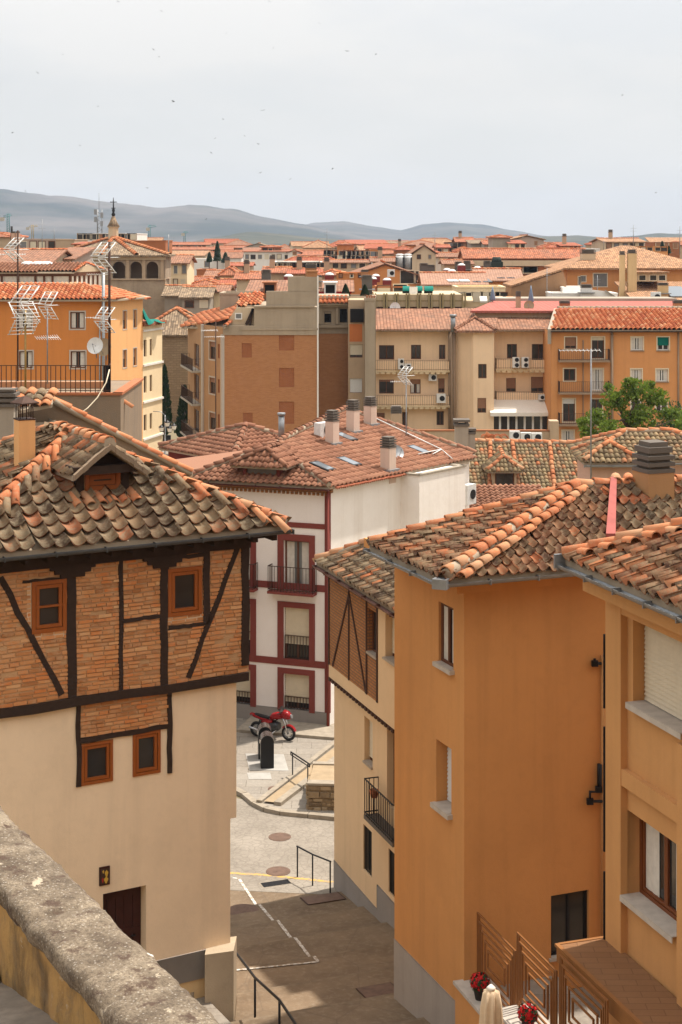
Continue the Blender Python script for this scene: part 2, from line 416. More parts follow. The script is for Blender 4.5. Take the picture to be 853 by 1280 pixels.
g = NG('signal_green'); g.col((.0, .4, .2)); g.b.inputs['Emission Color'].default_value = (.0, .8, .4, 1); g.b.inputs['Emission Strength'].default_value = .6
plaster('concrete_cream', (.52, .43, .28), .3, .5); plaster('concrete_olive', (.30, .24, .12), .3, .5); plaster('plaster_pinkgrey', (.45, .34, .27), .3, .4); plaster('plaster_brickorange', (.50, .19, .06), .3, .3)
plain('paint_red_dull', (.22, .03, .025), .6, 0, .2)
plaster('plinth_pale', (.36, .32, .285), .4, .5)
plaster('plaster_chimney_brown', (.40, .22, .10), .3, .4)
tile('tile_lip', [(0, (.13, .055, .032)), (.6, (.24, .095, .05)), (1, (.36, .15, .075))], .3, (.22, .17, .1))
plain('tank_green', (.02, .035, .03), .8)
plain('canvas_orange', (.5, .22, .07), .9)
roofmat('roof_flatbrown', (.34, .19, .13), .3, .4, .15, .03, .2)
plaster('plaster_whitewash', (.8, .77, .72), .15, .3); plaster('plaster_gablebrown', (.32, .185, .10), .4, .5); plaster('plaster_yellowochre', (.60, .42, .22), .25, .4)
brick('brick_dark', (.2, .085, .05), (.16, .07, .04), (.2, .12, .08), .3, .09, .012, .006, .2)
plaster('stone_tower', (.38, .29, .20), .75, .7, .03, dark=(.19, .14, .1))
plain('crane_yellow', (.36, .28, .14), .6)
g = NG('mountain'); k = g.mix(g.ramp(g.noise(.0022, 7, .6), [(.4, 0.), (.62, 1.)]), (.018, .028, .028), (.105, .095, .088)); k = g.mix(g.math('MULTIPLY', g.ramp(g.noise(.008, 6, .65), [(.5, 0.), (.66, 1.)]), .6), k, (.035, .045, .028)); k = g.mix(g.ramp(g.noise(.011, 5, .7, g.scalev(g.pos(), (1, .3, 2.))), [(.70, 0.), (.74, 1.)]), k, (.32, .31, .30)); g.col(k).rough(.95)
g = NG('hill_green'); k = g.mix(g.ramp(g.noise(.012, 7, .7), [(.38, 0.), (.64, 1.)]), (.016, .026, .014), (.075, .068, .04)); g.col(k).rough(.95)
# ---------------------------------------------------------------- building helpers
class Wall:
    """vertical wall A->B in plan; seen from outside A is at the left"""
    def __init__(s, A, B):
        s.A = V((A[0], A[1], 0)); d = V((B[0]-A[0], B[1]-A[1], 0)); s.L = d.length; s.d = d.normalized(); s.n = V((s.d.y, -s.d.x, 0))
    def pt(s, u, z, n=0.): return s.A+s.d*u+s.n*n+UP*z
    def u(s, px):
        k = (px-CX)/FPX; return (s.A.x-k*s.A.y)/(k*s.d.y-s.d.x)
    def Y(s, px): return s.A.y+s.d.y*s.u(px)
    def z(s, px, py): return zat(py, s.Y(px))
    def rect(s, px0, px1, py0, py1):
        """opening: columns px0..px1, rows py0..py1 read at the middle"""
        m = (px0+px1)/2; return (s.u(px0), s.u(px1), s.z(m, py1), s.z(m, py0))
    def box(s, mb, u0, u1, z0, z1, n0, n1, m=0):
        mb.box(s.pt((u0+u1)/2, (z0+z1)/2, (n0+n1)/2), s.d*((u1-u0)/2), s.n*((n1-n0)/2), UP*((z1-z0)/2), m)
    def bar(s, mb, a, b, w, n0, n1, m=0):
        """timber from (u,z) a to b with width w"""
        pa, pb = s.pt(a[0], a[1], (n0+n1)/2), s.pt(b[0], b[1], (n0+n1)/2)
        t = (pb-pa)/2; k = t.normalized().cross(s.n)*(w/2)
        mb.box((pa+pb)/2, t, k, s.n*((n1-n0)/2), m)
    def mesh(s, mb, u0, u1, z0, z1, holes=(), depth=.2, m=0, mr=None, n=0., div=None):
        mr = m if mr is None else mr
        us = sorted({u0, u1, *[h[0] for h in holes], *[h[1] for h in holes]}); us = [u for u in us if u0-1e-6 <= u <= u1+1e-6]
        zs = sorted({z0, z1, *[h[2] for h in holes], *[h[3] for h in holes]}); zs = [z for z in zs if z0-1e-6 <= z <= z1+1e-6]
        for a, b in zip(us, us[1:]):
            for c, d in zip(zs, zs[1:]):
                mu, mz = (a+b)/2, (c+d)/2
                if any(h[0] < mu < h[1] and h[2] < mz < h[3] for h in holes): continue
                mb.face([s.pt(a, c, n), s.pt(b, c, n), s.pt(b, d, n), s.pt(a, d, n)], m)
        for h in holes:
            a, b, c, d = h[:4]; c = max(c, z0); d = min(d, z1)
            q = lambda u, z, k: s.pt(u, z, n-k)
            D = h[4] if len(h) > 4 else depth
            mb.face([q(a, c, 0), q(a, d, 0), q(a, d, D), q(a, c, D)], mr)
            mb.face([q(b, c, 0), q(b, c, D), q(b, d, D), q(b, d, 0)], mr)
            mb.face([q(a, d, 0), q(b, d, 0), q(b, d, D), q(a, d, D)], mr)
            mb.face([q(a, c, 0), q(a, c, D), q(b, c, D), q(b, c, 0)], mr)

def window(parent, w, r, dep=.16, frame='wood_window', glass='glass_dark', fw=.07, cols=2, rows=1, th=.05, blind=None, bf=0., curtain=None, name='window', sash=0.):
    """a window set dep behind the wall face: frame with mullions (part), pane and blind or curtain (sub-parts)"""
    a, b, c, d = r[:4]; mb = MB(); f, k = -dep, -dep+th
    w.box(mb, a, a+fw, c, d, f, k); w.box(mb, b-fw, b, c, d, f, k)
    w.box(mb, a+fw, b-fw, c, c+fw, f, k); w.box(mb, a+fw, b-fw, d-fw, d, f, k)
    if sash:
        e = fw+.012
        for i in range(cols):
            x0 = a+e+(b-a-2*e)*i/cols; x1 = a+e+(b-a-2*e)*(i+1)/cols
            w.box(mb, x0, x0+sash, c+e, d-e, f-.02, k-.015); w.box(mb, x1-sash, x1, c+e, d-e, f-.02, k-.015)
            w.box(mb, x0+sash, x1-sash, c+e, c+e+sash, f-.02, k-.015); w.box(mb, x0+sash, x1-sash, d-e-sash, d-e, f-.02, k-.015)
    else:
        for i in range(1, cols):
            u = a+(b-a)*i/cols; w.box(mb, u-fw*.5, u+fw*.5, c+fw, d-fw, f, k-.004)
    for j in range(1, rows):
        z = c+(d-c)*j/rows; w.box(mb, a+fw, b-fw, z-fw*.25, z+fw*.25, f, k-.01)
    o = mb.build(name, frame, parent)
    p = MB(); n = f+.012
    p.face([w.pt(a+fw*.5, c+fw*.5, n), w.pt(b-fw*.5, c+fw*.5, n), w.pt(b-fw*.5, d-fw*.5, n), w.pt(a+fw*.5, d-fw*.5, n)])
    p.build('pane', glass, o)
    if blind and bf > 0:
        p = MB(); z0 = d-(d-c)*bf; nn = max(2, int((d-z0)/.085)); nn = min(nn, 40)
        for j in range(nn):
            za, zb = z0+(d-z0)*j/nn, z0+(d-z0)*(j+1)/nn
            n0, n1 = k+.036, k+.004
            p.face([w.pt(a+.02, za, n0), w.pt(b-.02, za, n0), w.pt(b-.02, zb, n1), w.pt(a+.02, zb, n1)])
            p.face([w.pt(a+.02, za, n1), w.pt(b-.02, za, n1), w.pt(b-.02, za, n0), w.pt(a+.02, za, n0)])
        p.build('roller_blind', blind, o)
    for half in (((0, 6), (12, 18)) if curtain == 'part' else ((0, 18),)) if curtain else ():
        p = MB(); N = 18
        for i in range(*half):
            ua, ub = a+fw+(b-a-2*fw)*i/N, a+fw+(b-a-2*fw)*(i+1)/N
            g = lambda q: n+.008+.006*math.sin(q*37)
            p.face([w.pt(ua, c+fw, g(ua)), w.pt(ub, c+fw, g(ub)), w.pt(ub, d-fw, g(ub)), w.pt(ua, d-fw, g(ua))], 0, True)
        p.build('curtain', 'curtain', o)
    return o
def sill(parent, w, r, mat='sill_grey', out=.1, th=.07, ex=.08, dep=.16, name='sill'):
    mb = MB(); w.box(mb, r[0]-ex, r[1]+ex, r[2]-th, r[2]-.003, -.0, out); w.box(mb, r[0]+.004, r[1]-.004, r[2]+.0, r[2]+.012, -dep, out*.98)
    return mb.build(name, mat, parent)
def railing(parent, pts, z0, h, mat='metal_black', gap=.12, r=.011, name='railing', rail=.018):
    """balusters and rails along plan points"""
    mb = MB()
    for p, q in zip(pts, pts[1:]):
        p, q = V((p[0], p[1], 0)), V((q[0], q[1], 0)); L = (q-p).length; n = max(1, int(L/gap))
        for i in range(n+1):
            c = p.lerp(q, i/n); mb.box(c+UP*(z0+h/2), (r, 0, 0), (0, r, 0), (0, 0, h/2))
        d = (q-p)/2; k = d.normalized().cross(UP)*rail
        for zz in (z0+h, z0+.08): mb.box((p+q)/2+UP*zz, d, k, UP*rail*.7)
    return mb.build(name, mat, parent)
def rect_trim(parent, w, r, tw, mat, n=.03, bottom=True, name='surround'):
    a, b, c, d = r[:4]; mb = MB()
    w.box(mb, a-tw, a, c-(tw if bottom else 0), d+tw, 0.0, n); w.box(mb, b, b+tw, c-(tw if bottom else 0), d+tw, 0.0, n)
    w.box(mb, a, b, d, d+tw, 0., n)
    if bottom: w.box(mb, a, b, c-tw, c, 0., n)
    return mb.build(name, mat, parent)

def inpoly(x, y, pl):
    c = False; n = len(pl); j = n-1
    for i in range(n):
        if (pl[i][1] > y) != (pl[j][1] > y) and x < (pl[j][0]-pl[i][0])*(y-pl[i][1])/(pl[j][1]-pl[i][1])+pl[i][0]: c = not c
        j = i
    return c
def pnormal(poly):
    n = V((0, 0, 0))
    for i in range(1, len(poly)-1): n += (poly[i]-poly[0]).cross(poly[i+1]-poly[0])
    n.normalize(); return n if n.z > 0 else -n
def tiles(mb, poly, pitch=.28, row=.33, cd=.3, lift=.05, style='scoop', m=0, jit=1., seed=1, seg=5, over=.06, mo=None, po=.5, ml=None):
    """lay real clay tiles over a roof plane (poly, first edge = eave)"""
    rg = random.Random(seed)
    n = pnormal(poly); t = UP.cross(n).normalized(); s = n.cross(t); o = poly[0]
    p2 = [((p-o).dot(t), (p-o).dot(s)) for p in poly]
    u0, u1 = min(p[0] for p in p2), max(p[0] for p in p2); v0, v1 = min(p[1] for p in p2), max(p[1] for p in p2)
    for i in range(int((u1-u0)/pitch)+2):
        cu = rg.uniform(-.012, .012)*jit
        for j in range(int((v1-v0)/row)+1):
            uc = u0+(i+.5)*pitch; va = v0+j*row-over
            if not inpoly(uc, max(va+row*po, v0+.01), p2): continue
            ju = cu+rg.uniform(-.016, .016)*jit; jv = rg.uniform(-.02, .02)*jit; jr = rg.uniform(-.035, .035)*jit
            ln = row*1.28; base = rg.uniform(0, .014)*jit + (.006 if i % 2 else 0); tilt = rg.uniform(.8, 1.25) if jit else 1.
            k0 = len(mb.v); mm = m if mo is None or rg.random() > mo[0] else mo[1]
            ri = rg.uniform(-.05, .05)*jit
            for e, (vv, hh, ww) in enumerate(((va+jv, lift*tilt, .50), (va+jv+ln, 0., .54))):
                for q in range(seg+1):
                    x = -1+2*q/seg
                    if style == 'scoop': h = cd*pitch*x*x*(1+ri*x)
                    elif style == 'cover': h = cd*pitch*(1-x*x)
                    else: h = cd*pitch*.5*(1+math.sin(x*math.pi+.6))
                    uu = uc+ju+x*ww*pitch+jr*(vv-va-ln/2)
                    mb.v.append(tuple(o+t*uu+s*vv+n*(base+hh+h)))
            th = .026
            for q in range(seg+1):
                mb.v.append(tuple(V(mb.v[k0+q])-n*th+s*.004))
            w = seg+1
            for q in range(seg):
                mb.f.append((k0+q, k0+q+1, k0+w+q+1, k0+w+q)); mb.m.append(mm); mb.sm.append(True)
                mb.f.append((k0+2*w+q, k0+2*w+q+1, k0+q+1, k0+q)); mb.m.append(mm if ml is None else ml); mb.sm.append(False)
def slab(mb, poly, th=.1, m=0, off=0.):
    poly = [V(p) for p in poly]; n = V((0, 0, 0))
    for i in range(1, len(poly)-1): n += (poly[i]-poly[0]).cross(poly[i+1]-poly[0])
    if n.z < 0: poly = poly[::-1]
    mb.prism([p-UP*(th+off) for p in poly], UP*th, m)
def ridge(mb, p0, p1, r=.12, ln=.4, m=0, seed=1, seg=6, jit=1., bed=None, flat=1.):
    """overlapping convex tiles along a hip or ridge"""
    rg = random.Random(seed); p0, p1 = V(p0), V(p1); L = (p1-p0).length; d = (p1-p0)/L
    a = d.cross(UP).normalized(); b = a.cross(d).normalized(); n = max(1, int(L/ln))
    for i in range(n):
        k0 = len(mb.v); c = p0+d*(L*i/n)
        j = a*rg.uniform(-.02, .02)*jit+b*rg.uniform(-.01, .015)*jit
        for vv, rr, hh in ((0, 1.1, .03), (L/n*1.18, .88, 0.)):
            for q in range(seg+1):
                th = math.pi*q/seg
                mb.v.append(tuple(c+j+d*vv+a*math.cos(th)*r*rr+b*(math.sin(th)*r*rr*flat+hh)))
        w = seg+1
        for q in range(seg+1): mb.v.append(tuple(c+(V(mb.v[k0+q])-c)*.84))
        for q in range(seg):
            mb.f.append((k0+q, k0+w+q, k0+w+q+1, k0+q+1)); mb.m.append(m); mb.sm.append(True)
            mb.f.append((k0+q, k0+q+1, k0+2*w+q+1, k0+2*w+q)); mb.m.append(m); mb.sm.append(False)
    if bed is not None:
        K = max(2, int(L/.25)); pts = []; rr = []
        for i in range(K+1):
            pts.append(p0+d*(L*i/K)+b*rg.uniform(-.03, .0)); rr.append(r*rg.uniform(.85, 1.12))
        mb.tube(pts, rr, 7, bed)
def gutter(mb, p0, p1, r=.08, m=0):
    p0, p1 = V(p0), V(p1); d = (p1-p0).normalized(); a = d.cross(UP).normalized()
    prof = [(math.cos(t)*r, math.sin(t)*r) for t in [math.pi+math.pi*q/8 for q in range(9)]]
    prof += [(x*.86, y*.86) for x, y in prof[::-1]]
    i = mb.vs([p0+a*x+UP*y for x, y in prof]); mb.vs([p1+a*x+UP*y for x, y in prof]); n = len(prof)
    for k in range(n):
        q = (k+1) % n; mb.f.append((i+k, i+q, i+n+q, i+n+k)); mb.m.append(m); mb.sm.append(False)
    for c in (0, n): 
        mb.f.append(tuple(i+c+k for k in range(n))); mb.m.append(m); mb.sm.append(False)
    L = (p1-p0).length; K = max(1, int(L/1.0))
    for j in range(K+1): mb.box(p0.lerp(p1, j/K)-UP*(r*.45), d*.012, a*(r*1.06), UP*(r*.6), m)

def roof_faces(w, dep, ze, rise, kind, ov=.4):
    """roof planes over the rectangle behind wall w (depth dep): list of polygons, ridge lines, gable triangles"""
    a, b, f, k = -ov, w.L+ov, ov, -dep-ov; L = w.L+2*ov; D = dep+2*ov
    q = lambda u, n, z: w.pt(u, z, n)
    if kind == 'gable':      # ridge parallel to the front
        m = -dep/2; zr = ze+rise; return ([[q(a, f, ze), q(b, f, ze), q(b, m, zr), q(a, m, zr)], [q(b, k, ze), q(a, k, ze), q(a, m, zr), q(b, m, zr)]], [(q(a, m, zr), q(b, m, zr))],
            [[w.pt(0, ze, 0), w.pt(0, ze, -dep), w.pt(0, zr-.1, m)], [w.pt(w.L, ze, 0), w.pt(w.L, ze, -dep), w.pt(w.L, zr-.1, m)]])
    if kind == 'front':      # gable end faces the front
        m = w.L/2; zr = ze+rise; return ([[q(a, k, ze), q(a, f, ze), q(m, f, zr), q(m, k, zr)], [q(b, f, ze), q(b, k, ze), q(m, k, zr), q(m, f, zr)]], [(q(m, f, zr), q(m, k, zr))],
            [[w.pt(0, ze, 0), w.pt(w.L, ze, 0), w.pt(m, zr-.1, 0)], [w.pt(0, ze, -dep), w.pt(w.L, ze, -dep), w.pt(m, zr-.1, -dep)]])
    if kind == 'hip':
        h = min(L, D)/2
        if L >= D:
            r0, r1 = q(a+h, f-h, ze+rise), q(b-h, f-h, ze+rise)
            fs = [[q(a, f, ze), q(b, f, ze), r1, r0], [q(b, k, ze), q(a, k, ze), r0, r1], [q(a, k, ze), q(a, f, ze), r0], [q(b, f, ze), q(b, k, ze), r1]]
        else:
            r0, r1 = q((a+b)/2, f-h, ze+rise), q((a+b)/2, k+h, ze+rise)
            fs = [[q(a, f, ze), q(b, f, ze), r0], [q(b, k, ze), q(a, k, ze), r1], [q(a, k, ze), q(a, f, ze), r0, r1], [q(b, f, ze), q(b, k, ze), r1, r0]]
        if (r1-r0).length < .3: r1 = r0; fs = [[p for i, p in enumerate(f_) if i == 0 or (p-f_[i-1]).length > .01] for f_ in fs]
        rl = [(q(a, f, ze), r0), (q(b, f, ze), r1 if L >= D else r0), (q(a, k, ze), r0 if L >= D else r1), (q(b, k, ze), r1)]
        if (r1-r0).length > .3: rl.append((r0, r1))
        return fs, rl, []
    if kind == 'shed':       # rises to the back
        zr = ze+rise; return ([[q(a, f, ze), q(b, f, ze), q(b, k, zr), q(a, k, zr)]], [], [[w.pt(0, ze, 0), w.pt(0, ze, -dep), w.pt(0, zr-.05, -dep)], [w.pt(w.L, ze, 0), w.pt(w.L, ze, -dep), w.pt(w.L, zr-.05, -dep)], [w.pt(0, ze, -dep), w.pt(w.L, ze, -dep), w.pt(w.L, zr-.1, -dep), w.pt(0, zr-.1, -dep)]])
def shell(w, dep):
    """the four walls of a rectangular building whose front is w"""
    a, b = w.pt(0, 0), w.pt(w.L, 0); c, d = w.pt(w.L, 0, -dep), w.pt(0, 0, -dep)
    return w, Wall(b, c), Wall(c, d), Wall(d, a)     # front, right, back, left
def block(t, w, dep, z0, ze, wall_mat, kind='gable', rise=1.5, roof_mat='roof_orange', holes=(), lholes=(), rholes=(), ov=.4, hdep=.18, ridge_mat='tile_new', parapet=.4, cornice=None, rr=.14):
    """walls + roof of a rectangular building as parts of thing t"""
    ws = shell(w, dep); mb = MB()
    for q, hs in zip(ws, (holes, rholes, (), lholes)): q.mesh(mb, 0, q.L, z0, ze, hs, hdep)
    if kind == 'flat':
        mb.face([w.pt(0, ze-parapet), w.pt(w.L, ze-parapet), w.pt(w.L, ze-parapet, -dep), w.pt(0, ze-parapet, -dep)])
        for q in ws: q.box(mb, .0, q.L, ze-.1, ze+.06, -.25, .06)
        mb.build('wall', wall_mat, t); return ws
    fs, rl, gs = roof_faces(w, dep, ze, rise, kind, ov)
    for g_ in gs: mb.face(g_)
    mb.build('wall', wall_mat, t)
    rb = MB()
    for f_ in fs: slab(rb, f_, .14, 0, -.14)
    for i, (p, q) in enumerate(rl): ridge(rb, p+UP*.14, q+UP*.14, rr, .45, 1, i, 4)
    rb.build('roof', [roof_mat, ridge_mat], t)
    if cornice:
        cb = MB()
        for q in ws: q.box(cb, -.06, q.L+.06, ze-.28, ze-.02, 0.0, .16)
        cb.build('cornice', cornice, t)
    return ws
# ================================================================ ground, lane, plaza
LO = V((-.2, 47, 0)); LA = V((.35, -.937, 0)).normalized(); LC = V((.937, .35, 0)).normalized()
STEP, SLOPE, RISE, W0 = 1.9, .170, .15, .7
def lane_z(x, y):
    w = (V((x, y, 0))-LO).dot(LA)-W0
    if w < 0: return .0
    k = math.floor(w/STEP); return SLOPE*STEP*k+RISE+(w-k*STEP)/STEP*(SLOPE*STEP-RISE)
ground_z = lane_z
def G(px, py, z=None):
    """point of the ground (or of height z) under a pixel"""
    r = ray(px, py)
    if z is not None: return CAM+r*((z-CZ)/r.z)
    D = 30.
    while D < 5000:
        p = CAM+r*D
        if p.z <= lane_z(p.x, p.y): return p
        D += .02
    return p
def ground():
    mb = MB()
    mb.face([(-9000, -300, 0), (9000, -300, 0), (9000, 14000, 0), (-9000, 14000, 0)])
    tag(mb.build('ground', 'earth'), kind='structure')
    mb = MB()       # stepped lane
    q = lambda w, c, z: LO+LA*(w+W0)+LC*c+UP*z
    for k in range(12):
        a, b = k*STEP, (k+1)*STEP; z0 = SLOPE*STEP*k; z1 = z0+RISE; z2 = SLOPE*STEP*(k+1)
        mb.face([q(a, -9, z0), q(a, 7, z0), q(a, 7, z1), q(a, -9, z1)][::-1], 1); mb.face([q(a, -9, z1), q(a, 7, z1), q(b, 7, z2), q(b, -9, z2)][::-1])
        for i in range(12):   # worn stone nosings
            c0 = -9+i*16/12+.01; c1 = -9+(i+1)*16/12-.01
            mb.prism([q(a-.012, c0, z1-.02), q(a-.012, c1, z1-.02), q(a+.26, c1, z1-.02+.002), q(a+.26, c0, z1-.02+.002)][::-1], UP*.026, 1)
    tag(mb.build('lane', ['lane_concrete', 'lane_edge']), kind='structure')
    mb = MB(); mb.face([q(-6, -9, .006), q(-6, 7, .006), q(.0, 7, .006), q(.0, -9, .006)][::-1]); tag(mb.build('lane', 'lane_concrete'), kind='structure')
    mb = MB()
    z = .012
    mb.face([G(230, 1110, z), G(560, 1125, z), G(620, 1035, z), G(430, 1020, z), G(250, 990, z), G(150, 1000, z)], 0)
    tag(mb.build('road', 'road'), kind='structure')
    zs = .13; mb = MB()
    cur = [(200, 975), (285, 983), (303, 992), (316, 1003), (330, 1010), (350, 1014.5), (385, 1018), (425, 1022), (560, 1036)]
    fr = [G(x, y, zs) for x, y in cur]; bk = [V((14, 80, zs)), V((-22, 80, zs))]
    mb.prism([p-UP*(zs+.05) for p in (fr+bk)], UP*(zs+.05), 0)
    tag(mb.build('pavement', 'paving'), kind='structure')
    mb = MB()
    for a, b in zip(fr, fr[1:]):
        L = (b-a).length; n = max(1, int(L/.9)); d = (b-a)/n; k = UP.cross(d).normalized()
        for i in range(n):
            p = a+d*(i+.5); mb.box(p+k*.09-UP*.055, d*.48, k*.12, UP*.07)
    tag(mb.build('kerb', 'kerb_stone'), kind='structure')
    # dark kerb line at the foot of the white house
    mb = MB(); a, b = G(296, 915.5, zs), G(424, 926, zs); d = (b-a)/2; k = UP.cross(d).normalized()
    mb.box((a+b)/2+UP*.05+k*1.1, d, k*1.1, UP*.06); tag(mb.build('kerb', 'kerb_stone'), kind='structure')
    # steps up to the raised plot
    for (p, q_, h, wd) in (((324, 1004), (424, 926), .12, .10), ((347, 1007), (424, 948), .14, .13)):
        mb = MB(); a, b = G(*p, zs), G(*q_, zs); d = (b-a); n = 7; k = UP.cross(d).normalized()
        for i in range(n): mb.box(a+d*((i+.5)/n)+UP*(h/2-.02), d*(.495/n), k*wd, UP*(h/2))
        tag(mb.build('kerb', 'kerb_stone'), kind='structure')
    mb = MB(); a, b = G(330, 1004, zs), G(424, 932, zs); c, e = G(424, 950, zs), G(348, 1006, zs); mb.face([a+UP*.07, e+UP*.07, c+UP*.07, b+UP*.07]); tag(mb.build('path', 'sand'), kind='structure')
    # raised plot with rubble front
    t = thing('stone_wall', 'low rubble stone wall holding up the sandy plot by the plaza', 'wall', G(386, 1013, 0))
    a = G(385.5, 1013, .1); w = Wall((a.x, a.y), (a.x+7, a.y-.5)); zt = w.z(386, 981); mb = MB(); dep = 2.2
    rg = random.Random(4)
    mb.face([w.pt(0, 0, 0), w.pt(7, 0, 0), w.pt(7, zt, 0), w.pt(0, zt, 0)]); mb.face([w.pt(0, 0, -dep), w.pt(0, 0, 0), w.pt(0, zt, 0), w.pt(0, zt, -dep)])
    for wl in (w, Wall(w.pt(0, 0, -dep), w.pt(0, 0, 0))):
        z = .1
        while z < zt-.03:
            h = min(rg.uniform(.13, .24), zt-z); u = 0
            while u < wl.L:
                l = rg.uniform(.14, .46); e_ = min(u+l, wl.L); o = rg.uniform(.0, .07)
                wl.box(mb, u+.012, e_-.014, z+.012+rg.uniform(0, .02), z+h-.014-rg.uniform(0, .02), -.05, .02+o); u = e_
            z += h
    mb.build('stones', 'rubble_stone', t)
    mb = MB(); w.box(mb, -.03, 7, zt, zt+.07, -.3, .06); mb.face([w.pt(0, zt+.02, -.3), w.pt(7, zt+.02, -.3), w.pt(7, zt+.02, -dep), w.pt(0, zt+.02, -dep)], 1); w.box(mb, -.03, 7, zt, zt+.07, -dep, -dep+.25)
    mb.build('top', ['kerb_stone', 'sand'], t)
def draped(name, pts, wd, mat, label=None, dz=.006):
    mb = MB(); fine = []
    for a, b in zip(pts, pts[1:]):
        n = max(1, int((b-a).length/.1)); fine += [a.lerp(b, i/n) for i in range(n)]
    fine.append(pts[-1])
    rg = random.Random(3)
    for a, b in zip(fine, fine[1:]):
        d = (b-a); d.z = 0
        k = UP.cross(d.normalized())*wd*rg.uniform(.42, .55)
        q = [a-k, b-k, b+k, a+k]; zz = [lane_z(p.x, p.y) for p in (a, b)]
        za, zb = zz
        if abs(za-zb) > .1: continue
        mb.face([V((p.x, p.y, lane_z(p.x, p.y)+dz)) for p in q])
    return tag(mb.build(name, mat), kind='structure')
def paint():
    draped('painted_line', [G(291, 1098), G(299, 1099), G(347, 1151), G(398, 1203)], .085, 'line_white', dz=.02)
    draped('painted_line', [G(398, 1203), G(291, 1214)], .085, 'line_white', dz=.02)
    mb = MB(); pts = [G(x, y, .016) for x, y in ((270, 1090), (330, 1093.5), (380, 1098.5), (430, 1104))]
    for a, b in zip(pts, pts[1:]):
        k = UP.cross((b-a).normalized())*.07; mb.face([a-k, b-k, b+k, a+k])
    tag(mb.build('painted_line', 'line_yellow'), kind='structure')
    for px, py, r, z, lb in ((347, 986, .33, .135, 'rust red round manhole cover on the pale paved corner'), (350, 1046, .36, .02, 'brown round manhole cover in the middle of the cobbled road'), (348, 1089, .37, .02, 'brown round manhole cover next to the yellow road line'), (304, 1139, .46, None, 'dark round manhole cover on the shaded lane by the house corner')):
        c = G(px, py, z) if z else G(px, py)+UP*.012
        o = thing('manhole_cover', lb, 'manhole cover', c, group='manhole covers'); mb = MB()
        mb.lathe(c-UP*.02, [(r, 0), (r, .024), (r*.86, .026)], 28, sm=False); mb.build('rim', 'manhole', o)
        mb = MB(); mb.lathe(c-UP*.02, [(r*.84, 0), (r*.84, .028), (r*.55, .029), (r*.5, .024), (r*.2, .024), (r*.18, .029)], 24, sm=False); mb.build('lid', 'manhole', o)
    for (px, py, hx, hy, lb, k) in ((345, 1105, .46, .19, 'dark iron drain grate at the top of the lane', 7), (404, 1124, .55, .33, 'brown iron plate on the lane near the beige house', 0), (474, 1240, .42, .35, 'rust brown iron plate on the lane by the orange plinth', 0)):
        c = G(px, py); o = thing('drain_grate' if k else 'iron_plate', lb, 'grate' if k else 'plate', c); mb = MB()
        sl = 0. if lane_z(c.x, c.y) < .01 else .09
        ax, ay = LC*hx, (LA+UP*sl)*hy
        if k:
            mb.box(c+UP*.012, ax, ay, UP*.01); mb.build('frame', 'kerb_stone', o); mb = MB()
            for i in range(9): mb.box(c+UP*.02+ax*(-.85+.2125*i), ax*.07, ay*.85, UP*.008)
            mb.box(c+UP*.016, ax*.92, ay*.88, UP*.008); mb.build('grille', 'metal_black', o)
        else:
            mb.box(c+UP*.022, ax, ay, UP*.012); mb.build('plate', 'manhole', o)
            mb = MB(); mb.box(c+UP*.026, ax*1.06, ay*1.06, UP*.004); mb.build('frame', 'metal_rust', o)
ground(); paint()

